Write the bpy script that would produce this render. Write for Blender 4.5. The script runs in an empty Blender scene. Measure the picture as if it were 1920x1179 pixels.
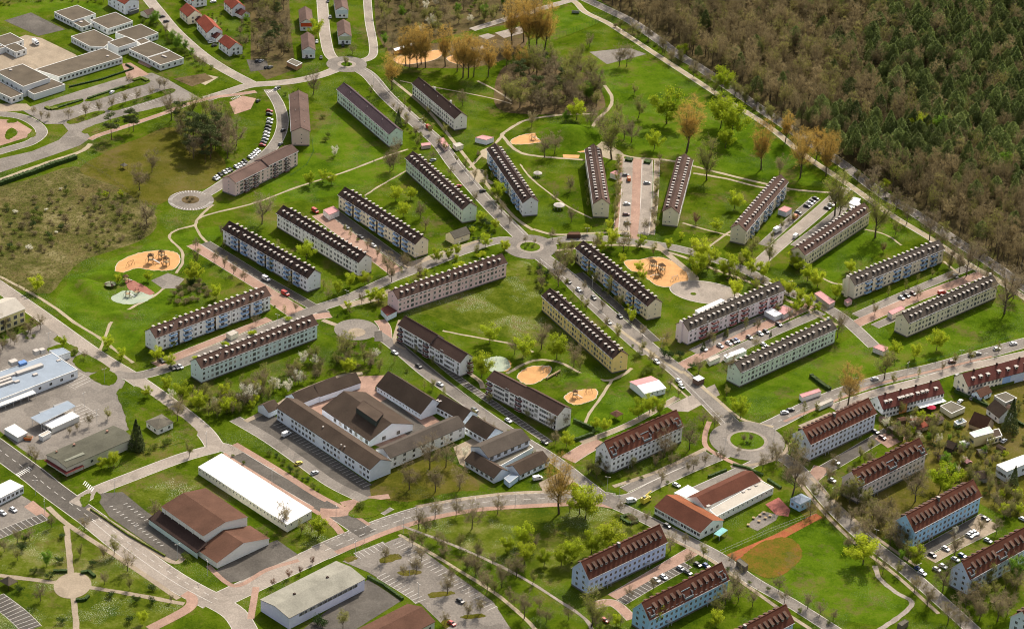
import bpy, math, random
from mathutils import Vector, Matrix
rnd = random.Random(7)
R = math.radians
SC = bpy.context.scene
COL = SC.collection

# ------------------------------------------------------------------ camera, sky, sun, exposure
F_PX, PITCH, ROLL, CAM_H, CAM_Y = 4847.77, 0.489774, 0.0522963, 642.628, -1205.5
_right, _fwd, _up = Vector((1, 0, 0)), Vector((0, math.cos(PITCH), -math.sin(PITCH))), Vector((0, math.sin(PITCH), math.cos(PITCH)))
CR = _right * math.cos(ROLL) + _up * math.sin(ROLL)
CU = _up * math.cos(ROLL) - _right * math.sin(ROLL)
cam = bpy.data.cameras.new('camera'); cam.sensor_width = 36; cam.lens = F_PX / 1920 * 36; cam.clip_start = 10; cam.clip_end = 9000
camo = bpy.data.objects.new('camera', cam); COL.objects.link(camo)
m = Matrix.Identity(4)
for i, v in enumerate((CR, CU, -_fwd)):
    for j in range(3): m[j][i] = v[j]
m.translation = Vector((0, CAM_Y, CAM_H)); camo.matrix_world = m
SC.camera = camo
SUN_AZ, SUN_EL = R(69), R(42)      # direction to the sun: angle from +x, height
w = bpy.data.worlds.new('World'); SC.world = w; w.use_nodes = True
nt = w.node_tree; bg = nt.nodes['Background']
sky = nt.nodes.new('ShaderNodeTexSky'); sky.sky_type = 'NISHITA'; sky.sun_disc = False
sky.sun_elevation = SUN_EL; sky.sun_rotation = R(90) - SUN_AZ; sky.air_density = .8; sky.dust_density = 4.0; sky.ozone_density = .3
hz = nt.nodes.new('ShaderNodeHueSaturation'); hz.inputs['Saturation'].default_value = .42      # bright broken cloud: a pale sky
nt.links.new(sky.outputs[0], hz.inputs['Color']); nt.links.new(hz.outputs[0], bg.inputs[0]); bg.inputs[1].default_value = 0.15
sl = bpy.data.lights.new('sun', 'SUN'); sl.energy = 4.9; sl.angle = R(0.5); sl.color = (1, .9, .76)
so = bpy.data.objects.new('sun', sl); COL.objects.link(so)
so.rotation_euler = Vector((math.cos(SUN_AZ) * math.cos(SUN_EL), math.sin(SUN_AZ) * math.cos(SUN_EL), math.sin(SUN_EL))).to_track_quat('Z', 'Y').to_euler()
so.location = (100, 400, 400)
vs = SC.view_settings; vs.view_transform = 'Standard'; vs.look = 'None'; vs.exposure = 0.25; vs.gamma = 1
SC.cycles.max_bounces = 5; SC.cycles.diffuse_bounces = 3; SC.cycles.transparent_max_bounces = 6
SC.cycles.use_adaptive_sampling = True; SC.cycles.adaptive_threshold = .01
SC.cycles.use_denoising = True; SC.cycles.denoiser = 'OPENIMAGEDENOISE'; SC.cycles.denoising_input_passes = 'RGB_ALBEDO_NORMAL'; SC.cycles.denoising_prefilter = 'FAST'; SC.cycles.filter_width = 1.1

# ------------------------------------------------------------------ geometry helpers
def G(px, py, z=0.0):
    """point of the survey photograph (1920 px wide) on the level z, in metres"""
    d = _fwd + CR * ((px - 960) / F_PX) - CU * ((py - 589.5) / F_PX)
    t = (z - CAM_H) / d.z
    return Vector((d.x * t, CAM_Y + d.y * t, z))
def PX(P):
    q = P - Vector((0, CAM_Y, CAM_H)); zz = q.dot(_fwd)
    return (960 + F_PX * q.dot(CR) / zz, 589.5 - F_PX * q.dot(CU) / zz)
def hgt(px, py, dpx):
    """height in metres of something dpx photo pixels tall standing at px,py"""
    b = G(px, py); lo, hi = 0, 80
    for _ in range(24):
        mid = (lo + hi) / 2
        if py - PX(b + Vector((0, 0, mid)))[1] < dpx: lo = mid
        else: hi = mid
    return lo

def link(o, parent=None):
    COL.objects.link(o)
    if parent is not None: o.parent = parent
    return o
def tag(o, label=None, cat=None, group=None, kind=None):
    if label: o['label'] = label
    if cat: o['category'] = cat
    if group: o['group'] = group
    if kind: o['kind'] = kind
    return o
def empty(name, loc=(0, 0, 0), rz=0.0):
    o = bpy.data.objects.new(name, None); o.empty_display_size = .5
    o.location = loc; o.rotation_euler = (0, 0, rz); COL.objects.link(o); return o
def inst(name, me, parent=None, loc=(0, 0, 0), rz=0.0, scale=None):
    o = bpy.data.objects.new(name, me); o.location = loc
    if rz: o.rotation_euler = (0, 0, rz)
    if scale: o.scale = scale
    return link(o, parent)

class MB:
    """collects faces, builds one mesh"""
    def __init__(s): s.v = []; s.f = []; s.m = []
    def poly(s, pts, mi=0):
        n = len(s.v); s.v += [tuple(p) for p in pts]; s.f.append(tuple(range(n, n + len(pts)))); s.m.append(mi); return s
    def box(s, x0, y0, z0, x1, y1, z1, mi=0, top=None):
        n = len(s.v)
        s.v += [(x0, y0, z0), (x1, y0, z0), (x1, y1, z0), (x0, y1, z0), (x0, y0, z1), (x1, y0, z1), (x1, y1, z1), (x0, y1, z1)]
        for k, f in enumerate(((0, 3, 2, 1), (4, 5, 6, 7), (0, 1, 5, 4), (1, 2, 6, 5), (2, 3, 7, 6), (3, 0, 4, 7))):
            s.f.append(tuple(n + i for i in f)); s.m.append(top if (k == 1 and top is not None) else mi)
        return s
    def prism(s, pts, z0, z1, mi=0, top=None):
        pts = [(p[0], p[1]) for p in pts]
        if sum(a[0] * b[1] - b[0] * a[1] for a, b in zip(pts, pts[1:] + pts[:1])) < 0: pts = pts[::-1]
        n = len(s.v); k = len(pts)
        s.v += [(p[0], p[1], z0) for p in pts] + [(p[0], p[1], z1) for p in pts]
        for i in range(k):
            j = (i + 1) % k; s.f.append((n + i, n + j, n + k + j, n + k + i)); s.m.append(mi)
        s.f.append(tuple(n + k + i for i in range(k))); s.m.append(mi if top is None else top)
        s.f.append(tuple(n + k - 1 - i for i in range(k))); s.m.append(mi)
        return s
    def slab(s, pts, th, mi=0, side=None):
        """roof plane: polygon of 3-D points with thickness th downwards"""
        side = mi if side is None else side
        a, b, c = Vector(pts[0]), Vector(pts[1]), Vector(pts[2])
        if (b - a).cross(c - a).z < 0: pts = pts[::-1]
        lo = [(p[0], p[1], p[2] - th) for p in pts]; k = len(pts); n = len(s.v)
        s.v += [tuple(p) for p in pts] + lo
        s.f.append(tuple(range(n, n + k))); s.m.append(mi)
        s.f.append(tuple(n + k + k - 1 - i for i in range(k))); s.m.append(side)
        for i in range(k):
            j = (i + 1) % k; s.f.append((n + i, n + k + i, n + k + j, n + j)); s.m.append(side)
        return s
    def bar(s, a, b, r, mi=0, n=4, r2=None):
        a, b = Vector(a), Vector(b); d = (b - a)
        if d.length < 1e-6: return s
        d.normalize(); x = d.cross(Vector((0, 0, 1)) if abs(d.z) < .9 else Vector((1, 0, 0))).normalized(); y = d.cross(x)
        k = len(s.v); r2 = r if r2 is None else r2
        for p, rr in ((a, r), (b, r2)):
            for i in range(n):
                t = 2 * math.pi * (i + .5) / n; s.v.append(tuple(p + x * (rr * math.cos(t)) + y * (rr * math.sin(t))))
        for i in range(n):
            j = (i + 1) % n; s.f.append((k + j, k + i, k + n + i, k + n + j)); s.m.append(mi)
        s.f.append(tuple(k + i for i in range(n))); s.m.append(mi)
        s.f.append(tuple(k + n + n - 1 - i for i in range(n))); s.m.append(mi)
        return s
    def mesh(s, name, mats):
        me = bpy.data.meshes.new(name); me.from_pydata(s.v, [], s.f)
        for mt in (mats if isinstance(mats, (list, tuple)) else [mats]): me.materials.append(mt)
        if any(s.m): me.polygons.foreach_set('material_index', s.m)
        me.update(); return me
    def build(s, name, mats, parent=None, loc=(0, 0, 0), rz=0.0):
        return inst(name, s.mesh(name, mats), parent, loc, rz)

# ------------------------------------------------------------------ materials
MATS = {}
def _ramp(nt, fac, cols):
    r = nt.nodes.new('ShaderNodeValToRGB'); e = r.color_ramp.elements
    while len(e) < len(cols): e.new(.5)
    for el, (p, c) in zip(e, cols): el.position = p; el.color = (*c, 1)
    nt.links.new(fac, r.inputs[0]); return r.outputs[0]
def _noise(nt, vec, scale, detail=3, rough=.55):
    n = nt.nodes.new('ShaderNodeTexNoise'); n.inputs['Scale'].default_value = scale
    n.inputs['Detail'].default_value = detail; n.inputs['Roughness'].default_value = rough
    nt.links.new(vec, n.inputs['Vector']); return n.outputs[0]
def _mix(nt, fac, a, b, mode='MIX'):
    n = nt.nodes.new('ShaderNodeMix'); n.data_type = 'RGBA'; n.blend_type = mode
    for sock, v in ((n.inputs[0], fac), (n.inputs[6], a), (n.inputs[7], b)):
        if isinstance(v, (int, float)): sock.default_value = v
        elif isinstance(v, tuple): sock.default_value = (*v, 1)
        else: nt.links.new(v, sock)
    return n.outputs[2]
def _math(nt, op, a, b=0.0):
    n = nt.nodes.new('ShaderNodeMath'); n.operation = op; n.use_clamp = False
    for sock, v in ((n.inputs[0], a), (n.inputs[1], b)):
        if isinstance(v, (int, float)): sock.default_value = v
        else: nt.links.new(v, sock)
    return n.outputs[0]
def newmat(name):
    mt = bpy.data.materials.new(name); mt.use_nodes = True
    return mt, mt.node_tree, mt.node_tree.nodes['Principled BSDF']
def mat(name, col, var=.18, scale=.35, rough=.85, fine=None, bump=0.0, spec=.06, metal=0.0, rand=0.0, dirt=None, patch=0.0):
    """plain surface: colour with two scales of variation"""
    if name in MATS: return MATS[name]
    mt, nt, b = newmat(name)
    geo = nt.nodes.new('ShaderNodeNewGeometry').outputs['Position']
    n1 = _noise(nt, geo, scale, 4); n2 = _noise(nt, geo, fine or scale * 9, 2)
    s = _math(nt, 'ADD', _math(nt, 'MULTIPLY', n1, .6), _math(nt, 'MULTIPLY', n2, .4))
    lo = tuple(c * (1 - var * 1.6) for c in col); hi = tuple(min(1, c * (1 + var * 1.6)) for c in col)
    c = _ramp(nt, s, ((.3, lo), (.7, hi)))
    if dirt: c = _mix(nt, _math(nt, 'MULTIPLY', _math(nt, 'SUBTRACT', _noise(nt, geo, dirt[1], 5, .65), .5), dirt[2]), c, dirt[0])
    if patch:      # repaired squares and slabs of slightly different age
        vo = nt.nodes.new('ShaderNodeTexVoronoi'); vo.distance = 'MANHATTAN'; vo.inputs['Scale'].default_value = .11; vo.inputs['Randomness'].default_value = .9; nt.links.new(geo, vo.inputs['Vector'])
        sp = nt.nodes.new('ShaderNodeSeparateColor'); nt.links.new(vo.outputs['Color'], sp.inputs[0])
        c = _mix(nt, 1.0, c, _ramp(nt, sp.outputs[0], ((0, (1 - patch,) * 3), (.75, (1, 1, 1)))), 'MULTIPLY')
        cr = _noise(nt, geo, .5, 6, .7); c = _mix(nt, 1.0, c, _ramp(nt, cr, ((.44, (1, 1, 1)), (.5, (1 - patch * 1.2,) * 3), (.56, (1, 1, 1)))), 'MULTIPLY')
    if rand:
        oi = nt.nodes.new('ShaderNodeObjectInfo').outputs['Random']
        hs = nt.nodes.new('ShaderNodeHueSaturation'); nt.links.new(c, hs.inputs['Color'])
        nt.links.new(_math(nt, 'ADD', _math(nt, 'MULTIPLY', oi, rand * 2), 1 - rand), hs.inputs['Value'])
        hs.inputs['Saturation'].default_value = 1; c = hs.outputs[0]
    nt.links.new(c, b.inputs['Base Color']); b.inputs['Roughness'].default_value = rough
    b.inputs['Specular IOR Level'].default_value = spec; b.inputs['Metallic'].default_value = metal
    if bump:
        bp = nt.nodes.new('ShaderNodeBump'); bp.inputs['Strength'].default_value = bump; bp.inputs['Distance'].default_value = .1
        nt.links.new(n2, bp.inputs['Height']); nt.links.new(bp.outputs[0], b.inputs['Normal'])
    MATS[name] = mt; return mt
def lawn_mat(name, cols, daisies=0.0, s=1.0):
    """mown grass: cols = dark, mid, bright, dry"""
    mt, nt, b = newmat(name)
    geo = nt.nodes.new('ShaderNodeNewGeometry').outputs['Position']
    big = _noise(nt, geo, .016 * s, 5, .6); mid = _noise(nt, geo, .085 * s, 5, .65); fine = _noise(nt, geo, .8, 4, .75)
    f = _math(nt, 'ADD', _math(nt, 'MULTIPLY', big, .40), _math(nt, 'ADD', _math(nt, 'MULTIPLY', mid, .36), _math(nt, 'MULTIPLY', fine, .24)))
    c = _ramp(nt, f, ((.40, cols[0]), (.475, cols[1]), (.535, cols[2]), (.61, cols[3])))
    wm = _ramp(nt, _math(nt, 'ADD', _math(nt, 'MULTIPLY', _noise(nt, geo, .035, 4, .6), .7), _math(nt, 'MULTIPLY', _noise(nt, geo, .3, 3, .7), .3)), ((.545, (0, 0, 0)), (.63, (1, 1, 1))))
    c = _mix(nt, _math(nt, 'MULTIPLY', wm, .62), c, (.125, .092, .04))
    dm = _ramp(nt, _noise(nt, geo, .05, 5, .65), ((.36, (1, 1, 1)), (.47, (0, 0, 0))))
    c = _mix(nt, _math(nt, 'MULTIPLY', dm, .5), c, cols[0])
    v = _math(nt, 'ADD', _math(nt, 'MULTIPLY', _noise(nt, geo, 2.6, 2, .7), 1.0), .5)
    c = _mix(nt, 1.0, c, _ramp(nt, v, ((.75, (.62, .62, .62)), (1.25, (1, 1, 1)))), 'MULTIPLY')
    if daisies:
        msk = _ramp(nt, _noise(nt, geo, .045, 3), ((.50, (0, 0, 0)), (.60, (1, 1, 1))))
        sp = _ramp(nt, _noise(nt, geo, 2.2, 3, .8), ((.575, (0, 0, 0)), (.66, (1, 1, 1))))
        c = _mix(nt, _math(nt, 'MULTIPLY', _math(nt, 'MULTIPLY', msk, sp), daisies), c, (.62, .66, .5))
    nt.links.new(c, b.inputs['Base Color']); b.inputs['Roughness'].default_value = 1; b.inputs['Specular IOR Level'].default_value = .0
    bp = nt.nodes.new('ShaderNodeBump'); bp.inputs['Strength'].default_value = .55; bp.inputs['Distance'].default_value = .35
    nt.links.new(_noise(nt, geo, 1.3, 4, .8), bp.inputs['Height']); nt.links.new(bp.outputs[0], b.inputs['Normal'])
    MATS[name] = mt; return mt
def leaf_mat(name, c1, c2, trans=.35, rand=.16, rough=.7):
    if name in MATS: return MATS[name]
    mt, nt, b = newmat(name)
    oi = nt.nodes.new('ShaderNodeObjectInfo').outputs['Random']
    geo = nt.nodes.new('ShaderNodeNewGeometry')
    n = _noise(nt, geo.outputs['Position'], .55, 3)
    f = _math(nt, 'ADD', _math(nt, 'MULTIPLY', oi, .5), _math(nt, 'SUBTRACT', _math(nt, 'MULTIPLY', n, 1.2), .35))
    c = _ramp(nt, f, ((.1, c1), (.9, c2)))
    hs = nt.nodes.new('ShaderNodeHueSaturation'); nt.links.new(c, hs.inputs['Color'])
    rr = _math(nt, 'FRACT', _math(nt, 'MULTIPLY', oi, 37.7))
    nt.links.new(_math(nt, 'ADD', _math(nt, 'MULTIPLY', rr, rand * 2), 1 - rand), hs.inputs['Value'])
    c = hs.outputs[0]
    nt.links.new(c, b.inputs['Base Color']); b.inputs['Roughness'].default_value = rough; b.inputs['Specular IOR Level'].default_value = .12
    if trans:
        tr = nt.nodes.new('ShaderNodeBsdfTranslucent'); nt.links.new(c, tr.inputs[0])
        mx = nt.nodes.new('ShaderNodeMixShader'); mx.inputs[0].default_value = trans
        out = nt.nodes['Material Output']
        nt.links.new(b.outputs[0], mx.inputs[1]); nt.links.new(tr.outputs[0], mx.inputs[2]); nt.links.new(mx.outputs[0], out.inputs[0])
    MATS[name] = mt; return mt

lawn_mat('lawn', ((.026, .050, .003), (.052, .084, .004), (.074, .110, .006), (.122, .108, .028)), daisies=.35)
lawn_mat('lawn_fresh', ((.032, .066, .003), (.060, .106, .005), (.080, .132, .007), (.120, .128, .022)), daisies=.25)
lawn_mat('lawn_dry', ((.050, .055, .007), (.084, .082, .011), (.110, .096, .021), (.142, .107, .043)), daisies=.2)
lawn_mat('lawn_daisy', ((.036, .062, .005), (.067, .090, .007), (.096, .119, .014), (.163, .159, .052)), daisies=1.3, s=1.6)
lawn_mat('heath', ((.043, .052, .010), (.086, .086, .024), (.133, .116, .045), (.206, .181, .086)), s=2.6)
lawn_mat('forest_floor', ((.043, .037, .015), (.077, .062, .029), (.112, .086, .043), (.086, .090, .026)), s=2)
lawn_mat('soil', ((.052, .041, .019), (.103, .077, .041), (.138, .099, .056), (.090, .099, .019)), s=2)
lawn_mat('clay_grass', ((.060, .085, .008), (.115, .098, .012), (.165, .095, .020), (.205, .082, .028)), s=1.5)
asph = mat('asphalt', (.215, .192, .168), .18, .05, fine=1.1, dirt=((.273, .238, .202), .045, 1.5), patch=.2)
asph_d = mat('asphalt_dark', (.110, .099, .086), .16, .06, fine=1.2, dirt=((.185, .167, .145), .06, 1.3), patch=.2)
conc = mat('concrete_road', (.317, .273, .231), .14, .06, fine=1.4, dirt=((.220, .194, .167), .05, 1.6), patch=.18)
pave = mat('pink_paving', (.343, .220, .169), .16, .1, fine=1.5, dirt=((.290, .229, .185), .05, 1.6), patch=.15)
pave2 = mat('buff_paving', (.326, .264, .194), .15, .1, fine=1.5, dirt=((.246, .211, .167), .05, 1.4), patch=.15)
gravel = mat('gravel_path', (.317, .264, .185), .16, .12, fine=1.6, dirt=((.176, .176, .088), .1, 1.0))
sand = mat('play_sand', (.50, .275, .115), .14, .2, fine=2.2, dirt=((.34, .2, .1), .3, 1.8))
kerbm = mat('kerb', (.5, .47, .43), .12, .3)
white_line = mat('road_paint', (.62, .6, .56), .12, .3)
clay = mat('clay_court', (.26, .08, .033), .3, .08, fine=1.2, dirt=((.19, .14, .025), .12, 4.0))

# ------------------------------------------------------------------ ground pieces
def smooth(pts, n=6, closed=False):
    P = [Vector(p) for p in pts]; k = len(P)
    if k < 3: return P
    out = []
    for i in range(k if closed else k - 1):
        if closed: a, b, c, d = P[(i - 1) % k], P[i], P[(i + 1) % k], P[(i + 2) % k]
        else: a, b, c, d = P[max(i - 1, 0)], P[i], P[i + 1], P[min(i + 2, k - 1)]
        for j in range(n):
            t = j / n
            out.append(.5 * ((2 * b) + (c - a) * t + (2 * a - 5 * b + 4 * c - d) * t * t + (3 * b - a - 3 * c + d) * t ** 3))
    if not closed: out.append(P[-1])
    return out
def ribbon_mesh(W, width, z, mb=None, mi=0, off=0.0, jit=0.0):
    mb = mb or MB(); k = len(W); L, Rr = [], []
    for i, p in enumerate(W):
        t = (W[min(i + 1, k - 1)] - W[max(i - 1, 0)]); t.z = 0
        t = t.normalized() if t.length > 1e-6 else Vector((1, 0, 0)); nrm = Vector((-t.y, t.x, 0))
        jl, jr = (rnd.uniform(-jit, jit), rnd.uniform(-jit, jit)) if jit else (0, 0)
        L.append((p.x + nrm.x * (off + jl + width / 2), p.y + nrm.y * (off + jl + width / 2), z)); Rr.append((p.x + nrm.x * (off + jr - width / 2), p.y + nrm.y * (off + jr - width / 2), z))
    for i in range(k - 1): mb.poly((Rr[i], Rr[i + 1], L[i + 1], L[i]), mi)
    return mb
_zi = {}
def lift(key='m'):
    _zi[key] = _zi.get(key, 0) + 1; return _zi[key] * .00061
def road(pts, width, mt=asph, name='road', z=.06, kerb=.35, sm=True, line=None, lines=()):
    W = [G(*p) for p in pts]; W = smooth(W) if sm else W
    z += lift(z)
    o = ribbon_mesh(W, width, z, jit=.22 if name == 'path' else 0).build(name, mt); tag(o, kind='structure')
    if kerb:
        ribbon_mesh(W, width + 2 * kerb, .03 + lift('k') * .2).build('kerb', kerbm, o)
    mb = MB(); dash(mb, W, z, lines)
    if mb.f: mb.build('lane_marking', white_line, o)
    return W
def dash(mb, W, z, lines):
    for off, lw, on, gap in lines:
        acc = 0.0
        for i in range(len(W) - 1):
            a, b = W[i], W[i + 1]; L = (b - a).length
            if L < 1e-6: continue
            t = (b - a) / L; nrm = Vector((-t.y, t.x, 0)); s = 0.0
            while s < L:
                ph = acc % (on + gap) if gap else 0
                step = min(L - s, (on - ph) if ph < on else (on + gap - ph)) if gap else L - s
                step = max(step, 1e-3)
                if ph < on:
                    p, q = a + t * s + nrm * off, a + t * (s + step) + nrm * off
                    mb.poly([(v.x, v.y, z + .012) for v in (p - nrm * lw / 2, q - nrm * lw / 2, q + nrm * lw / 2, p + nrm * lw / 2)])
                s += step; acc += step
def area(pts, mt, name, z=.05, rounded=False, kerb=0.0, world=False):
    W = [Vector(p) if world else G(*p) for p in pts]
    if rounded:
        W = smooth(W, 8, True); W = [p + Vector((rnd.uniform(-.32, .32), rnd.uniform(-.4, .4), 0)) for p in W]
    z += lift(z)
    if sum(a.x * b.y - b.x * a.y for a, b in zip(W, W[1:] + W[:1])) < 0: W = W[::-1]
    mb = MB().poly([(p.x, p.y, z) for p in W])
    o = mb.build(name, mt); tag(o, kind='structure')
    if kerb: ribbon_mesh(W + [W[0]], kerb * 2, z - .012).build('kerb', kerbm, o)
    return W, o
def disc(px, py, r, mt, name, z=.07, n=48, ry=None):
    c = G(px, py); z += lift(z)
    o = MB().poly([(c.x + r * math.cos(2 * math.pi * i / n), c.y + (ry or r) * math.sin(2 * math.pi * i / n), z) for i in range(n)]).build(name, mt)
    tag(o, kind='structure'); return c, o
def inside(p, poly):
    c = False; j = len(poly) - 1
    for i in range(len(poly)):
        a, b = poly[i], poly[j]
        if (a[1] > p[1]) != (b[1] > p[1]) and p[0] < (b[0] - a[0]) * (p[1] - a[1]) / (b[1] - a[1]) + a[0]: c = not c
        j = i
    return c
# ================================================================== THE GROUND
g = MB(); N = 24; S = 5200
for i in range(N):
    for j in range(N):
        x0, x1, y0, y1 = [-S + 2 * S * k / N for k in (i, i + 1, j, j + 1)]
        g.poly(((x0, y0, 0), (x1, y0, 0), (x1, y1, 0), (x0, y1, 0)))
tag(g.build('ground', MATS['lawn']), kind='structure')

def lawn(pts, m='lawn_fresh', z=.012, name='lawn', rounded=True): return area(pts, MATS[m], name, z, rounded)
# grass and soil of different kinds
HEATH = [(-30, 372), (60, 335), (140, 312), (165, 330), (230, 355), (270, 380), (292, 405), (290, 430), (255, 455), (160, 487), (125, 515), (100, 545), (85, 550), (40, 545), (-30, 515)]
lawn(HEATH, 'heath', name='heath')
FOREST = [(1090, -70), (1130, 5), (1180, 32), (1240, 72), (1320, 125), (1440, 205), (1583, 300), (1690, 372), (1800, 448), (1960, 560), (2300, 760), (2300, -300), (1090, -300)]
area(FOREST, MATS['forest_floor'], 'forest_floor', .014)
area([(700, -40), (1030, -40), (1010, 30), (960, 45), (870, 60), (800, 80), (720, 90), (705, 60)], MATS['forest_floor'], 'wood_floor', .016)
area([(440, -40), (540, -40), (545, 60), (555, 130), (500, 150), (470, 120), (470, 40)], MATS['forest_floor'], 'wood_floor', .018)
lawn([(150, 320), (200, 285), (260, 260), (330, 240), (420, 300), (400, 345), (330, 370), (280, 385), (220, 350)], 'lawn_dry')
lawn([(940, 130), (1000, 120), (1100, 140), (1135, 190), (1110, 210), (1000, 215), (930, 200)], 'soil', name='grove_soil')
lawn([(730, 85), (830, 80), (960, 60), (990, 75), (960, 105), (900, 125), (820, 128), (750, 122)], 'soil', name='bare_soil')
lawn([(720, 990), (780, 985), (900, 955), (1100, 945), (1220, 990), (1260, 1030), (1100, 1090), (960, 1060), (850, 1020)], 'lawn_daisy')
lawn([(0, 1028), (60, 1003), (115, 982), (150, 985), (240, 1045), (345, 1112), (342, 1135), (240, 1190), (-20, 1190)], 'lawn_daisy')
lawn([(1120, 95), (1210, 110), (1300, 160), (1420, 240), (1530, 330), (1540, 350), (1430, 335), (1300, 310), (1200, 285), (1150, 240), (1140, 180), (1110, 130)])
lawn([(1030, 80), (1036, 25), (1070, 9), (1098, 28), (1122, 44)], rounded=False)
lawn([(1360, 745), (1400, 725), (1500, 690), (1640, 610), (1700, 640), (1900, 560), (1920, 640), (1760, 675), (1650, 695), (1540, 720), (1440, 775), (1390, 770)])
lawn([(110, 550), (200, 490), (330, 440), (420, 430), (330, 520), (380, 540), (290, 600), (230, 660), (130, 600)])
lawn([(560, 300), (640, 200), (720, 285), (760, 330), (640, 365), (540, 380), (480, 395), (500, 340)])
lawn([(750, 590), (960, 490), (1020, 530), (1020, 590), (1100, 660), (1000, 640), (880, 620), (800, 590)], 'lawn_daisy')
lawn([(1060, 800), (1130, 740), (1180, 720), (1290, 745), (1250, 770), (1120, 835)])
lawn([(1520, 470), (1640, 420), (1700, 440), (1590, 510), (1550, 530)])
lawn([(0, 15), (60, 5), (130, 0), (230, 20), (160, 20), (60, 25), (0, 45)])
lawn([(600, 420), (700, 500), (760, 450), (900, 440), (860, 420), (720, 340)], 'lawn')
for p in ([(1860, 730), (1760, 760), (1650, 790), (1680, 850), (1760, 900), (1930, 960), (1930, 700)], [(1500, 960), (1600, 920), (1700, 880), (1780, 930), (1700, 960), (1640, 1010)]): lawn(p, 'lawn_dry')
lawn([(690, 925), (720, 890), (800, 850), (870, 880), (900, 915), (850, 922), (760, 940)], 'lawn_dry')

# ---- streets
C_R = ((0, .14, 3, 4),)
road([(-30, 518), (75, 590), (180, 665), (250, 708), (330, 765), (382, 808), (405, 840)], 8.5, conc)
road([(215, 700), (260, 704), (330, 684), (420, 648), (520, 608), (590, 580), (660, 556), (730, 524), (800, 497), (870, 470), (940, 450), (990, 458)], 7)
road([(992, 458), (945, 412), (900, 365), (855, 312), (822, 268), (775, 226), (725, 180), (690, 140), (655, 122)], 9, asph, lines=((-2.6, .15, 99, 0),))
road([(994, 463), (1040, 452), (1100, 446), (1180, 452), (1270, 466), (1340, 486), (1400, 508), (1460, 540), (1540, 572), (1590, 604), (1640, 650)], 7)
road([(998, 468), (1062, 517), (1110, 563), (1160, 606), (1220, 655), (1272, 697), (1312, 735), (1358, 782), (1400, 826)], 9.5, asph, lines=((-2.3, .16, 99, 0),))
road([(1405, 815), (1460, 790), (1510, 764), (1580, 735), (1660, 710), (1750, 690), (1850, 662), (1960, 632)], 8.5, asph, lines=C_R)
road([(1560, 765), (1640, 737), (1740, 710), (1800, 692), (1960, 655)], 5.5, conc)
road([(1395, 835), (1350, 855), (1290, 880), (1230, 908), (1180, 932), (1130, 936)], 6)
road([(1330, 850), (1270, 872), (1215, 897), (1170, 918)], 5)
road([(1290, 925), (1345, 900), (1400, 875), (1440, 855)], 5, asph)
LN = ((0, .18, 3.5, 3), (-4.6, .16, 1.6, 1.6))
road([(1150, 938), (1100, 932), (1000, 935), (900, 942), (810, 958), (730, 982), (660, 1010), (600, 1036)], 12, asph, lines=LN)
road([(620, 1027), (580, 1046), (520, 1074), (460, 1102), (400, 1130)], 11, conc)
road([(-30, 822), (60, 888), (100, 920), (180, 978)], 12, asph_d, lines=((0, .2, 3, 3),))
road([(175, 975), (250, 1035), (330, 1090), (400, 1128)], 12, conc, lines=((-.8, .16, 99, 0), (2.6, .16, 3, 3)))
road([(385, 1118), (440, 1150), (470, 1200)], 10, conc)
road([(405, 840), (340, 858), (250, 892), (180, 920), (140, 945)], 7, conc)
road([(438, 848), (500, 886), (560, 922), (605, 948)], 7, asph_d)
road([(395, 835), (425, 840), (445, 852)], 7, conc); road([(600, 945), (640, 968), (690, 1002)], 9, asph_d)
road([(440, 785), (500, 820), (560, 862), (620, 905), (680, 935), (730, 960)], 6, asph)
road([(690, 615), (735, 645), (800, 700), (880, 757), (960, 812), (1040, 862), (1100, 908), (1140, 938)], 6.5, asph)
FR = [(1075, -12), (1130, 14), (1179, 38), (1214, 61), (1278, 107), (1316, 130), (1440, 214), (1520, 268), (1583, 310), (1654, 364), (1715, 400), (1794, 453), (1873, 504), (1970, 575)]
road(FR, 7.5, asph, lines=((0, .2, 4, 6),))
road([(1040, 8), (1075, 3), (1097, 23), (1138, 43), (1179, 69), (1240, 109), (1291, 142), (1354, 183), (1440, 237), (1509, 292), (1593, 348), (1669, 402), (1745, 448), (1822, 499), (1873, 527), (1970, 590)], 4, gravel, 'path')
road([(270, -12), (300, 25), (330, 60), (375, 100), (420, 130), (475, 159)], 7.5, conc)
road([(603, -15), (606, 30), (610, 70), (620, 105), (645, 120)], 6.8, conc)
road([(688, -10), (692, 40), (700, 85), (695, 108), (660, 118)], 5, conc)
road([(650, 122), (605, 140), (560, 151), (520, 156), (470, 160), (430, 172), (385, 186)], 7, conc)
road([(505, 168), (522, 195), (530, 225), (524, 255), (503, 285), (470, 310), (430, 336), (400, 356), (372, 372)], 6.5, asph)
road([(885, 56), (950, 36), (1045, 8), (1085, -3)], 5, conc)
road([(1440, 838), (1500, 882), (1560, 950), (1620, 1008), (1700, 1070), (1780, 1140), (1840, 1195)], 7, asph)
road([(1135, 938), (1180, 958), (1235, 985), (1300, 1018), (1350, 1045), (1410, 1088), (1480, 1128), (1570, 1185)], 6.5, asph)
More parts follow.
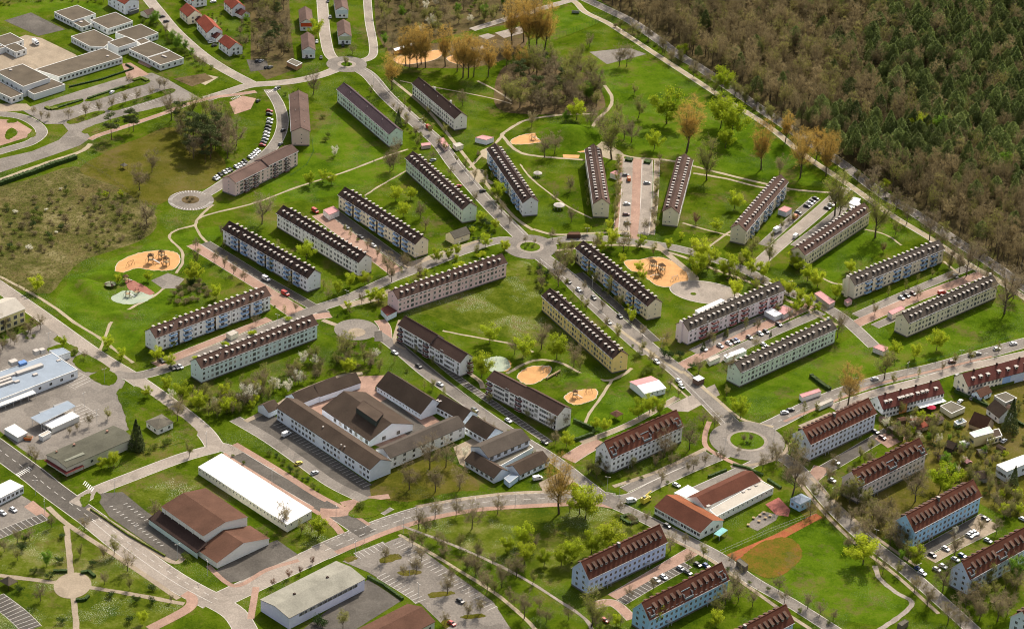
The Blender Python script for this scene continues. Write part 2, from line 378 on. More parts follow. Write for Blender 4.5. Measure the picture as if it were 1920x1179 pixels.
# ---- roundabouts
for (x, y, ro, rr, ri) in ((994, 463, 15, 7.6, 5.6), (1401, 826, 18.5, 10, 8.3), (650, 121, 13, 6, 3.6)):
    disc(x, y, ro, asph, 'roundabout', .085); disc(x, y, rr, conc, 'roundabout_apron', .115)
    disc(x, y, ri, MATS['lawn_fresh'], 'roundabout_island', .15)
c, o = disc(358, 376, 13, asph, 'turning_circle', .085)
mb = MB()
for i in range(44):
    a = 2 * math.pi * i / 44 + .1
    if 0 < a % 6.283 < .9: continue
    ribbon_mesh([c + Vector((math.cos(a), math.sin(a), 0)) * 10.4, c + Vector((math.cos(a), math.sin(a), 0)) * 12.9], .25, .125, mb)
mb.build('bay_marking', white_line, o)
disc(357, 375, 5, MATS['soil'], 'planted_island', .13)
disc(668, 618, 11.5, asph, 'paved_circle', .085); disc(669, 623, 4.5, pave2, 'paved_circle', .12)
# ---- parking courts, yards and paved areas
def par(pts, width, mt, name='parking_area', z=.045, kerb=.2, sm=True, bays=None):
    W = [G(*p) for p in pts]; W = smooth(W) if sm else W; z += lift(z)
    o = ribbon_mesh(W, width, z).build(name, mt); tag(o, kind='structure')
    if kerb: ribbon_mesh(W, width + 2 * kerb, z - .015).build('kerb', kerbm, o)
    if bays:
        mb = MB(); acc = 0.0; nxt = 0.0
        for a, b in zip(W, W[1:]):
            L = (b - a).length; t = (b - a) / max(L, 1e-6); nrm = Vector((-t.y, t.x, 0))
            while nxt < acc + L:
                p = a + t * (nxt - acc); s0, s1 = bays
                ribbon_mesh([p + nrm * s0, p + nrm * s1], .16, z + .012, mb); nxt += 2.6
            acc += L
        if mb.f: mb.build('bay_marking', white_line, o)
    return o
par([(360, 458), (470, 526), (588, 600)], 7, pave, 'pavement'); par([(385, 455), (490, 520), (610, 588)], 6, asph_d, sm=False)
par([(598, 402), (660, 448), (745, 512)], 9, pave, 'pavement'); par([(628, 400), (700, 452), (782, 512)], 7, asph_d)
par([(1195, 298), (1192, 370), (1189, 458)], 5.4, pave, 'pavement'); par([(1177, 298), (1175, 370), (1170, 440)], 6, conc); par([(1214, 300), (1212, 370), (1206, 440)], 6, conc)
par([(1164, 295), (1160, 370), (1154, 440)], 2.5, pave, 'pavement'); par([(1232, 300), (1229, 370), (1222, 440)], 3, pave2, 'pavement')
par([(1585, 352), (1530, 402), (1440, 478), (1415, 505)], 7.5, conc); par([(1530, 372), (1480, 415), (1430, 460)], 5.5, asph); par([(1595, 378), (1545, 420), (1490, 462)], 5.5, asph)
par([(1595, 612), (1700, 566), (1845, 512)], 6.5, pave, 'pavement'); par([(1605, 592), (1700, 550), (1820, 500)], 5.5, asph); par([(1640, 612), (1720, 578), (1850, 526)], 5, asph)
par([(1272, 690), (1340, 655), (1430, 612), (1545, 560)], 7, pave, 'pavement'); par([(1300, 660), (1380, 620), (1480, 575)], 6, asph); par([(1330, 680), (1440, 628), (1540, 585)], 6, asph)
par([(1085, 512), (1150, 568), (1230, 640)], 5, asph_d); par([(1020, 480), (1075, 540), (1150, 612), (1210, 665)], 4.5, asph)
par([(290, 684), (380, 648), (505, 598)], 5, pave, 'pavement'); par([(300, 690), (400, 652), (560, 596)], 4, pave, 'pavement')
par([(620, 590), (560, 600), (520, 622)], 6, pave, 'pavement'); par([(515, 560), (560, 590), (590, 600)], 10, pave, 'pavement')
par([(640, 575), (700, 560), (735, 545)], 5, pave2, 'pavement'); par([(760, 500), (830, 476), (905, 452)], 5, pave2, 'pavement')
par([(740, 640), (800, 690), (870, 745), (930, 790)], 4.5, asph_d); par([(780, 640), (850, 702), (930, 760), (1030, 830)], 4, asph_d, bays=(-2.2, 2.2))
par([(712, 600), (722, 615), (724, 640)], 6, pave, 'pavement'); area([(702, 622), (716, 620), (718, 640), (702, 640)], asph_d, 'parking_area', .1)
par([(1065, 862), (1090, 846), (1125, 826)], 8, pave, 'pavement'); par([(1090, 830), (1180, 795), (1270, 745)], 3.5, pave2, 'path')
area([(1250, 762), (1340, 720), (1350, 740), (1290, 772), (1262, 770)], conc, 'pavement', .05)
# between the steep-roofed blocks
par([(1150, 1120), (1220, 1080), (1290, 1038), (1320, 1022)], 6.5, pave, 'pavement'); par([(1165, 1128), (1230, 1090), (1290, 1058)], 5, asph_d, bays=(-2.5, 2.5))
par([(1110, 1135), (1150, 1130), (1185, 1160)], 5, pave, 'pavement')
par([(1500, 905), (1560, 872), (1640, 825), (1668, 808)], 7, asph_d); area([(1640, 822), (1675, 805), (1700, 822), (1665, 840)], pave, 'pavement', .06)
par([(1712, 1045), (1770, 1012), (1850, 968)], 6.5, asph_d); par([(1745, 1050), (1790, 1025), (1860, 990)], 5, pave2, 'parking_area'); area([(1835, 965), (1875, 985), (1840, 1008), (1815, 985)], pave2, 'parking_area', .06)
par([(1510, 905), (1530, 890), (1540, 875)], 7, pave, 'pavement')
# sidewalks in pink and buff
for pts, wd, mt in (
    ([(1150, 950), (1100, 944), (1000, 948), (900, 955), (810, 971), (735, 994), (665, 1022), (630, 1036)], 3.2, pave), ([(1140, 926), (1050, 922), (950, 925), (850, 938), (780, 950)], 2.4, pave2),
    ([(418, 850), (500, 903), (560, 940), (600, 962), (628, 985), (640, 1000)], 3.5, pave), ([(440, 832), (520, 880), (590, 925), (640, 952), (690, 985)], 3.5, pave),
    ([(640, 945), (690, 935), (730, 930)], 4, pave), ([(600, 960), (640, 960), (680, 945)], 7, pave),
    ([(165, 952), (240, 1000), (320, 1052), (345, 1045)], 2.6, pave2), ([(90, 950), (130, 985), (230, 1050), (335, 1122)], 2.6, pave2),
    ([(390, 1060), (440, 1098), (500, 1068), (560, 1050)], 2.4, pave), ([(345, 1112), (360, 1122), (350, 1142), (280, 1179)], 5, pave), ([(480, 1100), (475, 1130), (470, 1160)], 3, pave),
    ([(735, 150), (800, 205), (850, 265), (885, 310), (920, 355), (962, 405), (1000, 432)], 2.2, gravel), ([(1000, 430), (1040, 440), (1100, 438), (1180, 434)], 2.2, gravel),
    ([(1000, 475), (1060, 468), (1130, 460), (1200, 462), (1270, 478), (1340, 505), (1420, 535), (1500, 575), (1570, 610)], 2.2, gravel),
    ([(1230, 458), (1262, 485), (1290, 508)], 4, pave2), ([(1280, 695), (1340, 745), (1390, 785), (1450, 800)], 2, gravel), ([(1150, 610), (1230, 668), (1280, 700)], 2, gravel),
    ([(1330, 790), (1322, 815), (1325, 838), (1360, 860), (1400, 880), (1430, 905)], 2.6, pave), ([(1370, 875), (1430, 868), (1470, 850), (1480, 830)], 2.4, pave2), ([(1325, 840), (1280, 862), (1230, 885), (1150, 912)], 2.4, pave2),
    ([(1470, 790), (1540, 762), (1640, 722), (1750, 695), (1860, 668)], 1.8, pave), ([(1500, 800), (1560, 775)], 3, pave2),
    ([(1480, 880), (1540, 955), (1600, 1015), (1680, 1078), (1760, 1150)], 2, pave2), ([(1520, 895), (1580, 955), (1640, 1005), (1720, 1062)], 2, pave2),
    ([(1240, 1000), (1330, 1048), (1390, 1090), (1460, 1140), (1520, 1179)], 2, pave2), ([(750, 600), (740, 640), (760, 655)], 2, pave2),
    ([(605, 600), (640, 612), (655, 608)], 3, pave2), ([(460, 790), (520, 760), (560, 735), (640, 705), (680, 700)], 3, pave2), ([(880, 700), (900, 715), (905, 728)], 2.6, pave2)):
    road(pts, wd, mt, 'pavement', .045, 0)
# lower left: shop yards, parking, police yard
area([(-30, 695), (20, 650), (75, 618), (105, 640), (150, 660), (205, 690), (235, 715), (225, 735), (235, 775), (252, 800), (140, 855), (70, 862), (35, 838), (0, 808), (-30, 800)], asph, 'parking_area', .04)
area([(-30, 655), (60, 615), (95, 598), (120, 618), (95, 640), (60, 655), (-30, 690)], asph, 'parking_area', .038)
for p in ([(137, 676), (160, 664), (206, 692), (160, 697)], [(168, 706), (198, 694), (219, 704), (216, 718), (195, 722)], [(219, 738), (232, 727), (262, 727), (305, 757), (350, 790), (369, 808), (365, 822), (340, 830), (290, 837), (245, 808), (232, 770)], [(88, 655), (120, 645), (145, 652), (140, 668), (110, 665)]):
    lawn(p, 'lawn', .125)
par([(130, 706), (160, 722)], 12, asph, bays=(-5, 5)); par([(138, 764), (170, 785)], 10, asph, bays=(-5, 5))
area([(-20, 958), (40, 928), (85, 955), (90, 972), (50, 985), (-20, 1018)], asph, 'parking_area', .05); area([(45, 950), (62, 938), (95, 965), (80, 975)], pave, 'pavement', .075)
par([(-10, 1005), (40, 985), (85, 968)], 6, asph_d, bays=(-3, 3)); par([(-10, 1120), (30, 1150), (60, 1179)], 9, asph_d, bays=(-4.5, 4.5))
area([(175, 925), (230, 922), (270, 955), (372, 1030), (325, 1052), (205, 968)], asph_d, 'parking_area', .05)
mb = MB()
for k in range(15):
    a = G(205 + k * 6.8, 950 + k * 5.2); ribbon_mesh([a, a + Vector((1.6, 1.0, 0))], .25, .08, mb)
    a = G(232 + k * 6.4, 945 + k * 5.0); ribbon_mesh([a, a + Vector((1.6, 1.0, 0))], .25, .08, mb)
mb.build('bay_marking', white_line, tag(MB().poly([tuple(G(215 + dx, 955 + dy, .06)) for dx, dy in ((0, 0), (2, 0), (2, 1), (0, 1))]).build('parking_area', asph_d), kind='structure'))
area([(400, 1072), (470, 1030), (520, 1012), (560, 1040), (470, 1085), (430, 1092)], asph_d, 'parking_area', .05)
lawn([(150, 935), (158, 928), (170, 925), (165, 945), (155, 950)], 'lawn', .13); lawn([(173, 945), (180, 922), (190, 930), (185, 942)], 'lawn', .13)
lawn([(240, 930), (300, 905), (345, 890), (390, 905), (330, 930), (280, 960), (285, 980)], 'lawn_daisy', .02)
lawn([(540, 1010), (610, 970), (632, 985), (625, 1005), (580, 1030)], 'lawn_daisy', .02)
lawn([(655, 960), (690, 935), (735, 945), (700, 968), (665, 970)], 'lawn', .13)
# zebra crossings
for (x, y, dx, dy, n, ln, wd) in ((156, 908, 3.1, 2.6, 6, 3.2, .5), (30, 888, 3.2, -1.9, 8, 3, .5), (500, 172, 3.6, -1.1, 7, 2.6, .5), (433, 185, 3, -1, 6, 2, .4)):
    mb = MB()
    for k in range(n):
        a = G(x + k * dx, y + k * dy); b = G(x + k * dx + (4 if dy > 0 else 6), y + k * dy + (-6 if dy > 0 else 4))
        t = (b - a).normalized(); ribbon_mesh([a, a + t * ln], wd, .098, mb)
    if n: tag(mb.build('zebra_crossing', white_line), kind='structure')
# big car park by the lower hall
area([(642, 1052), (735, 1012), (752, 1006), (790, 1030), (925, 1128), (965, 1190), (850, 1190), (790, 1132), (690, 1072)], asph, 'parking_area', .045)
par([(745, 1018), (800, 1055), (870, 1102), (925, 1142)], 5, asph, bays=(-2.5, 2.5)); par([(715, 1078), (770, 1112), (790, 1128)], 5.4, asph, bays=(-2.6, 2.6))
par([(722, 1062), (790, 1108), (860, 1155), (900, 1185)], 10, asph, z=.05, kerb=0, bays=(-5, 5)); par([(670, 1042), (725, 1020)], 5, asph, bays=(-2.5, 2.5))
for p in ([(712, 1048), (740, 1038), (752, 1046), (720, 1056)], [(745, 1072), (775, 1068), (790, 1073), (760, 1080)], [(805, 1112), (845, 1108), (850, 1114), (810, 1120)], [(865, 1155), (900, 1150), (910, 1156), (875, 1160)], [(645, 1048), (660, 1042), (670, 1046), (655, 1054)], [(828, 1165), (842, 1160), (845, 1170), (835, 1178)]): lawn(p, 'lawn_dry', .13)
area([(560, 1185), (690, 1085), (752, 1126), (650, 1190)], asph_d, 'yard', .05)
# school yards and car park in the upper left
area([(-20, 92), (48, 66), (78, 72), (142, 103), (150, 112), (66, 132), (-20, 150)], pave2, 'school_yard', .05)
area([(8, 39), (58, 24), (122, 56), (72, 68)], asph_d, 'ball_court', .055)
area([(40, 206), (150, 170), (235, 144), (285, 137), (312, 148), (378, 186), (330, 192), (250, 217), (185, 237), (162, 247), (170, 259), (150, 273), (100, 291), (40, 311), (-20, 330), (-20, 302), (60, 284), (110, 263), (128, 246), (118, 233), (85, 233)], asph, 'parking_area', .05)
area([(-20, 195), (50, 195), (62, 205), (40, 208), (-20, 212)], pave2, 'pavement', .05)
for p in ([(165, 184), (235, 160), (270, 148), (281, 155), (240, 168), (172, 190)], [(126, 228), (180, 209), (196, 212), (142, 232)], [(206, 201), (268, 182), (318, 167), (325, 174), (266, 194), (214, 208)], [(85, 205), (120, 192), (155, 187), (150, 195), (112, 206)], [(155, 245), (185, 232), (245, 214), (330, 195), (332, 200), (250, 222), (170, 250)]): lawn(p, 'lawn', .13)
par([(215, 190), (262, 174)], 5, asph, bays=(-2.4, 2.4), z=.09, kerb=0); par([(150, 212), (185, 200)], 5, asph, bays=(-2.4, 2.4), z=.09, kerb=0); par([(228, 206), (300, 186)], 4, asph, bays=(-2, 2), z=.09, kerb=0)
road([(-20, 212), (35, 218), (66, 232), (78, 249), (60, 266), (30, 276), (-20, 290)], 6.5, asph)
area([(-20, 222), (30, 226), (60, 244), (50, 258), (-20, 280)], pave, 'pavement', .05)
for p in ([(10, 250), (22, 240), (33, 250), (15, 262)], [(52, 252), (66, 248), (66, 256), (55, 258)], [(14, 226), (26, 224), (32, 229), (15, 231)]): lawn(p, 'lawn', .13)
road([(168, 262), (185, 254), (228, 240), (272, 225), (315, 210), (345, 198), (395, 184), (440, 178), (480, 172)], 3.6, pave, 'pavement', .045, .2)
area([(430, 192), (455, 180), (480, 185), (470, 205), (440, 215)], pave, 'pavement', .05)
road([(-20, 345), (20, 330), (90, 305), (150, 285), (170, 270)], 3, gravel, 'path', .045, 0)
area([(258, 118), (272, 100), (305, 112), (280, 128)], pave, 'pavement', .055); area([(228, 120), (245, 118), (280, 140), (240, 150)], pave, 'pavement', .056)
area([(360, 150), (385, 140), (410, 145), (385, 160)], gravel, 'pavement', .05); area([(325, 148), (360, 163), (400, 148), (385, 138)], MATS['soil'], 'play_patch', .045)
area([(462, 112), (500, 115), (505, 130), (470, 135)], asph_d, 'parking_area', .05)
# courts and pitches
area([(1105, 98), (1180, 90), (1212, 102), (1138, 121)], asph, 'ball_court', .05)
area([(1470, 995), (1548, 972), (1600, 1020), (1640, 1088), (1712, 1132), (1664, 1175), (1560, 1160), (1470, 1115), (1390, 1066)], MATS['lawn_fresh'], 'sports_field', .03)
area([(1440, 1012), (1480, 1008), (1502, 1028), (1500, 1050), (1475, 1072), (1440, 1084), (1400, 1066), (1380, 1054), (1395, 1040), (1412, 1026)], MATS['clay_grass'], 'clay_court', .045, True)
area([(1362, 1040), (1450, 1003), (1530, 962), (1542, 970), (1475, 1006), (1440, 1024), (1405, 1046), (1380, 1052)], clay, 'clay_court', .06)
road([(1640, 1060), (1650, 1085), (1680, 1110), (1710, 1130), (1680, 1160), (1640, 1185)], 2.4, conc, 'path', .06, 0)
area([(1435, 945), (1460, 932), (1482, 955), (1478, 968), (1455, 965)], mat('red_rubber', (.30, .11, .09), .15), 'play_patch', .05)
area([(1400, 985), (1430, 958), (1460, 965), (1455, 975), (1420, 995)], asph, 'play_patch', .055)
# playgrounds
mint = mat('mint_rubber', (.30, .35, .27), .14, .2, dirt=((.36, .31, .23), .2, 2.0)); redr = mat('red_rubber_faded', (.27, .115, .09), .15, .2, dirt=((.3, .2, .14), .2, 2.0))
for p in ([(217, 508), (225, 490), (260, 475), (300, 470), (330, 474), (337, 490), (325, 505), (295, 507), (255, 503), (228, 512)], [(1172, 490), (1200, 487), (1230, 482), (1262, 490), (1285, 508), (1290, 525), (1275, 535), (1238, 537), (1218, 526), (1200, 512), (1180, 505)],
          [(970, 706), (985, 691), (1010, 686), (1032, 688), (1030, 700), (1010, 715), (988, 720)], [(1058, 745), (1070, 735), (1090, 731), (1105, 725), (1120, 733), (1115, 747), (1095, 755), (1075, 758)],
          [(960, 262), (985, 252), (1018, 252), (1016, 266), (966, 271)], [(1075, 276), (1105, 271), (1108, 282), (1088, 286)], [(742, 108), (800, 97), (830, 95), (815, 112), (755, 121)], [(838, 110), (872, 99), (896, 110), (865, 122)]):
    area(p, sand, 'sandpit', .05, True, .25)
area([(1055, 290), (1087, 291), (1085, 297), (1056, 296)], sand, 'sandpit', .05)
for p in ([(928, 62), (975, 50), (990, 60), (945, 72)], [(897, 68), (915, 63), (929, 68), (912, 75)], [(880, 92), (905, 86), (912, 92), (890, 97)]): area(p, conc, 'paved_patch', .05)
area([(208, 560), (232, 545), (262, 547), (287, 553), (270, 566), (232, 570)], mint, 'play_patch', .055, True); area([(236, 527), (250, 526), (287, 546), (283, 553), (262, 547), (242, 543)], redr, 'play_patch', .05, True)
area([(905, 676), (928, 668), (950, 672), (955, 690), (925, 698)], mint, 'play_patch', .05, True); area([(938, 680), (955, 676), (958, 690), (945, 696)], sand, 'play_patch', .056, True)
area([(283, 526), (315, 512), (346, 523), (330, 541), (305, 541)], asph, 'ball_court', .05)
cc = G(1322, 548); area([(cc.x + 18.5 * math.cos(t * .1309) - 3.5 * math.sin(t * .1309), cc.y + 13 * math.sin(t * .1309), 0) for t in range(48)], conc, 'plaza', .05, kerb=.4, world=True)
disc(1300, 551, 1.6, MATS['lawn'], 'planting_hole', .1)
area([(660, 706), (726, 703), (765, 745), (840, 800), (800, 838), (720, 840), (600, 805), (560, 770)], pave, 'school_yard', .046)
area([(700, 760), (730, 745), (810, 810), (795, 830), (730, 800)], asph_d, 'school_yard', .075)
area([(452, 788), (505, 772), (560, 812), (692, 908), (696, 932), (640, 925), (540, 850)], asph_d, 'parking_area', .048)
par([(520, 795), (600, 850), (690, 912)], 5, asph_d, z=.07, kerb=0, bays=(-2.3, 2.3))
area([(850, 838), (900, 815), (905, 850), (880, 880), (862, 870)], pave2, 'pavement', .05); area([(1010, 905), (1060, 880), (1090, 900), (1020, 925)], pave2, 'pavement', .05)
# footpaths
for pts, wd in (
    ([(185, 664), (200, 625), (212, 600), (250, 575), (285, 557), (308, 540)], 1.6), ([(330, 512), (342, 492), (340, 470), (318, 446), (330, 432), (365, 422), (372, 410), (400, 400), (480, 380), (560, 350), (640, 325), (720, 295), (765, 280)], 1.5),
    ([(400, 384), (385, 396), (367, 418), (375, 440), (392, 458)], 1.6), ([(-20, 508), (50, 545), (100, 575), (140, 605), (185, 632), (215, 655), (250, 680)], 1.8),
    ([(684, 367), (710, 350), (745, 330), (775, 312)], 1.2), ([(1133, 160), (1147, 182), (1143, 202), (1120, 225), (1108, 250), (1125, 272), (1180, 294), (1260, 302), (1340, 322), (1440, 346), (1500, 357), (1575, 362)], 2.2),
    ([(940, 252), (965, 236), (990, 225), (1050, 216), (1120, 214)], 2.0), ([(940, 252), (965, 280), (1000, 292), (1095, 300)], 2.2), ([(975, 308), (1000, 338), (1060, 384), (1110, 410)], 1.2), ([(1300, 325), (1360, 335), (1420, 350), (1480, 358)], 2),
    ([(950, 700), (1000, 676), (1050, 680), (1100, 705), (1140, 713), (1165, 704), (1185, 690)], 1.8), ([(1148, 712), (1130, 740), (1105, 775), (1095, 800)], 1.6), ([(830, 620), (880, 630), (960, 645), (1000, 660)], 1.4), ([(1255, 715), (1290, 745), (1305, 762)], 1.5),
    ([(1320, 470), (1360, 440), (1380, 430)], 1.6), ([(1280, 418), (1320, 430), (1370, 442)], 1.6), ([(750, 152), (900, 180), (960, 195)], 1.2), ([(895, 152), (930, 170), (960, 190)], 1.6), ([(880, 315), (905, 290), (930, 268), (945, 250)], 1.8), ([(900, 330), (925, 345)], 3),
    ([(1540, 520), (1560, 530), (1590, 535)], 1.5), ([(1620, 430), (1660, 440), (1690, 460)], 1.2), ([(1770, 490), (1800, 515)], 1.6)):
    road(pts, wd, gravel, 'path', .04, 0)
for pts, wd, mt in (([(752, 985), (850, 1022), (960, 1072), (1085, 1150), (1110, 1179)], 1.7, conc), ([(748, 1002), (830, 1050), (940, 1120), (1010, 1185)], 2, gravel),
    ([(125, 985), (130, 1040), (135, 1095), (140, 1140), (144, 1190)], 2.6, pave2), ([(-20, 1076), (60, 1086), (135, 1096), (240, 1112), (345, 1132)], 2.6, pave2)):
    road(pts, wd, mt, 'path', .05, 0)
disc(136, 1097, 8, pave2, 'path', .06, ry=10)
for p in ([(1112, 262), (1135, 268), (1168, 288), (1165, 300), (1140, 298), (1118, 285)], [(900, 285), (925, 275), (935, 290), (915, 300)], [(870, 325), (905, 318), (915, 335), (885, 345)], [(1285, 505), (1310, 520), (1300, 540), (1280, 545)]): area(p, gravel, 'worn_ground', .036, True)
# mounds of the playgrounds: low grassed hills
def mound(px, py, rx, ry, h, rot=0, name='grass_mound', m='lawn_fresh'):
    c = G(px, py); mb = MB(); n, k = 28, 9; ring = []
    for j in range(k + 1):
        t = j / k
        for i in range(n):
            a = 2 * math.pi * i / n; r = 1 - t * .97 + .05 * math.sin(3 * a + px) * (1 - t)
            x, y = rx * r * math.cos(a), ry * r * math.sin(a); z = h * (.5 - .5 * math.cos(math.pi * t)) + .02
            ring.append((c.x + x * math.cos(rot) - y * math.sin(rot), c.y + x * math.sin(rot) + y * math.cos(rot), z))
    mb.v = ring
    for j in range(k):
        for i in range(n): mb.f.append((j * n + i, j * n + (i + 1) % n, (j + 1) * n + (i + 1) % n, (j + 1) * n + i)); mb.m.append(0)
    mb.f.append(tuple(k * n + i for i in range(n))); mb.m.append(0)
    o = mb.build(name, MATS[m]); tag(o, kind='structure')
    for p in o.data.polygons: p.use_smooth = True
mound(1068, 256, 21, 22, 6.5); mound(170, 545, 10, 22, 2.6, .5); mound(190, 520, 14, 8, 2.2, .3); mound(225, 592, 14, 7, 1.6, .2); mound(1090, 715, 12, 9, 1.5)
# ================================================================== BUILDINGS
LAND = []          # (x, y, short description) of what other things can be described by
def landmark(x, y, s): LAND.append((x, y, s))
dk = mat('dark_glass', (.03, .033, .036), .3, .5, rough=.15, spec=.5)
def glass():
    mt, nt, b = newmat('window_glass'); oi = nt.nodes.new('ShaderNodeObjectInfo').outputs['Random']
    c = _ramp(nt, oi, ((.0, (.016, .018, .02)), (.74, (.035, .038, .042)), (.78, (.1, .095, .085)), (.93, (.14, .135, .12)), (.95, (.4, .38, .35)), (1, (.45, .43, .4))))
    nt.links.new(c, b.inputs['Base Color']); b.inputs['Roughness'].default_value = .2; b.inputs['Specular IOR Level'].default_value = .4; return mt
pane = glass()
frm = mat('window_frame', (.62, .62, .6), .05, .5)
trimw = mat('white_trim', (.72, .71, .68), .07, .3)
rail = mat('zinc', (.45, .46, .47), .1, .5, rough=.5)
lidm = mat('dormer_lid', (.45, .415, .38), .06, .3)
dcheek = mat('dormer_cheek', (.055, .035, .03), .2, .5)
plm = mat('plinth', (.16, .15, .13), .15, .3)
def roofm(name, c, rough=.9): return mat(name, c, .2, .12, rough, fine=1.6, bump=.3, spec=.08, rand=.12, dirt=(tuple(x * 1.5 for x in c), .2, .6))
RF = dict(dark=roofm('roof_dark_brown', (.047, .030, .025)), brown=roofm('roof_brown', (.084, .052, .041)), grey=roofm('roof_grey_brown', (.08, .066, .054)), red=roofm('roof_red_brown', (.115, .044, .028)),
          old=roofm('roof_old_brown', (.115, .075, .062)), tile=roofm('roof_red_tile', (.22, .058, .036)), wine=roofm('roof_wine', (.125, .045, .036)), slate=roofm('roof_school', (.064, .046, .034)), felt=roofm('roof_felt', (.125, .113, .088)), gravelr=roofm('roof_gravel', (.098, .080, .058)),
          orange=roofm('roof_orange', (.23, .08, .036)), mauve=roofm('roof_mauve', (.075, .052, .058)), brk=roofm('roof_brick_brown', (.105, .054, .036)), white=mat('roof_white', (.86, .86, .88), .03, .1), pale=mat('roof_pale', (.42, .385, .33), .1, .2), hallg=roofm('roof_hall_grey', (.085, .083, .062)), blue=mat('roof_blue_grey', (.25, .295, .35), .08, .2), green=mat('roof_green', (.45, .6, .5), .08, .2), pink=mat('roof_pink', (.47, .25, .25), .1, .2))
WALLS = {}
def wallm(c):
    c = tuple(x * min(.88 / max(c), 1.46 if max(c) < .67 and min(c) > .15 else 1.2) for x in c); k = 'wall_%02d_%02d_%02d' % tuple(int(x * 99) for x in c)
    return mat(k, c, .05, .08, .9, fine=.9, dirt=(tuple(x * .72 for x in c), .15, .5))
MESH = {}
def win_mesh(w, h, mull=1, fr=None, key=None):
    k = ('w', w, h, mull, key)
    if k in MESH: return MESH[k]
    b = MB(); f = .085          # local: x along wall, y outwards = -y, z up, origin at centre
    b.box(-w / 2, -.05, -h / 2, -w / 2 + f, .03, h / 2); b.box(w / 2 - f, -.05, -h / 2, w / 2, .03, h / 2)
    b.box(-w / 2 + f, -.05, h / 2 - f, w / 2 - f, .03, h / 2); b.box(-w / 2 + f, -.07, -h / 2, w / 2 - f, .03, -h / 2 + f)
    for i in range(mull):
        x = -w / 2 + w * (i + 1) / (mull + 1); b.box(x - .045, -.045, -h / 2 + f, x + .045, .03, h / 2 - f)
    b.poly(((-w / 2 + f, -.015, -h / 2 + f), (w / 2 - f, -.015, -h / 2 + f), (w / 2 - f, -.015, h / 2 - f), (-w / 2 + f, -.015, h / 2 - f)), 1)
    MESH[k] = b.mesh('window', [fr or frm, pane]); return MESH[k]
WIN = dict(w=(1.4, 1.5, 1), s=(.8, .95, 0), D=(2.0, 1.9, 2), d=(1.1, 2.1, 0), b=(2.2, 2.1, 2), g=(.7, .75, 0), t=(1.7, 1.55, 1))
def win(kind, parent, u, z, side, W, L):
    me = win_mesh(*WIN[kind])
    if side == 'f': return inst('window', me, parent, (u, 0, z))
    if side == 'k': return inst('window', me, parent, (u, W, z), math.pi)
    if side == '0': return inst('window', me, parent, (0, u, z), -math.pi / 2)
    return inst('window', me, parent, (L, u, z), math.pi / 2)
def gable_shell(root, L, W, he, hr, wm, rm, ov=.6, ovg=.4, u0=0.0, th=.28, dz=0.0, edge=None, plinth=.7):
    b = MB(); b.poly(((u0, 0, 0), (L, 0, 0), (L, 0, he), (u0, 0, he))); b.poly(((L, W, 0), (u0, W, 0), (u0, W, he), (L, W, he)))
    b.poly(((u0, W, 0), (u0, 0, 0), (u0, 0, he), (u0, W / 2, hr - th), (u0, W, he))); b.poly(((L, 0, 0), (L, W, 0), (L, W, he), (L, W / 2, hr - th), (L, 0, he)))
    wl = b.build('wall', wm, root, (0, 0, dz))
    if plinth:
        p = MB(); e = .03; h = plinth
        p.box(u0 - e, -e, 0, L + e, .0, h); p.box(u0 - e, W, 0, L + e, W + e, h); p.box(u0 - e, 0, 0, u0, W, h); p.box(L, 0, 0, L + e, W, h); p.build('plinth', plm, root)
    sl = (hr - he) / (W / 2); ze = he - sl * ov
    b = MB()
    b.slab([(u0 - ovg, -ov, ze + .1), (L + ovg, -ov, ze + .1), (L + ovg, W / 2, hr), (u0 - ovg, W / 2, hr)], th, 0, 1)
    b.slab([(u0 - ovg, W + ov, ze + .1), (L + ovg, W + ov, ze + .1), (L + ovg, W / 2 + .002, hr), (u0 - ovg, W / 2 + .002, hr)], th, 0, 1)
    rf = b.build('roof', [rm, edge or dcheek], root, (0, 0, dz))
    g = MB(); g.bar((u0 - ovg, -ov - .1, ze - .05), (L + ovg, -ov - .1, ze - .05), .13); gt = g.build('gutter', rail, rf)
    mb = MB(); mb.bar((u0 - ovg, W / 2, hr + .02), (L + ovg, W / 2, hr + .02), .16); mb.build('ridge_cap', rm, rf)
    return rf, sl
def dormer_mesh(W, he, hr):
    k = ('dormer', W, he, hr)
    if k in MESH: return MESH[k]
    sl = (hr - he) / (W / 2); v0 = 1.25; zt = he + sl * 2.95; zb = he + sl * v0; v1 = 3.0; b = MB(); h = .62
    b.poly(((-h, v0, zb), (h, v0, zb), (h, v0, zt), (-h, v0, zt)), 0)
    b.poly(((-h, v0, zb), (-h, v0, zt), (-h, v1, zt)), 0); b.poly(((h, v0, zb), (h, v1, zt), (h, v0, zt)), 0)
    b.box(-h - .06, v0 - .22, zt, h + .06, v1 - .35, zt + .12, 1)
    b.box(-.5, v0 - .05, zb + .3, .5, v0 - .01, zt - .12, 2); b.poly(((-.38, v0 - .06, zb + .42), (.38, v0 - .06, zb + .42), (.38, v0 - .06, zt - .24), (-.38, v0 - .06, zt - .24)), 3)
    MESH[k] = b.mesh('dormer', [dcheek, lidm, frm, dk]); return MESH[k]
def balcony_mesh(w, col, key):
    k = ('balc', w, key)
    if k in MESH: return MESH[k]
    b = MB(); d = 1.35
    b.box(-w / 2, -d, 0, w / 2, 0, .16, 1); b.box(-w / 2, -d, .16, w / 2, -d + .07, 1.1); b.box(-w / 2, -d + .07, .16, -w / 2 + .07, 0, 1.1); b.box(w / 2 - .07, -d + .07, .16, w / 2, 0, 1.1)
    b.box(-w / 2 - .02, -d - .03, 1.1, w / 2 + .02, -d + .1, 1.16, 1)
    MESH[k] = b.mesh('balcony', [col, trimw]); return MESH[k]
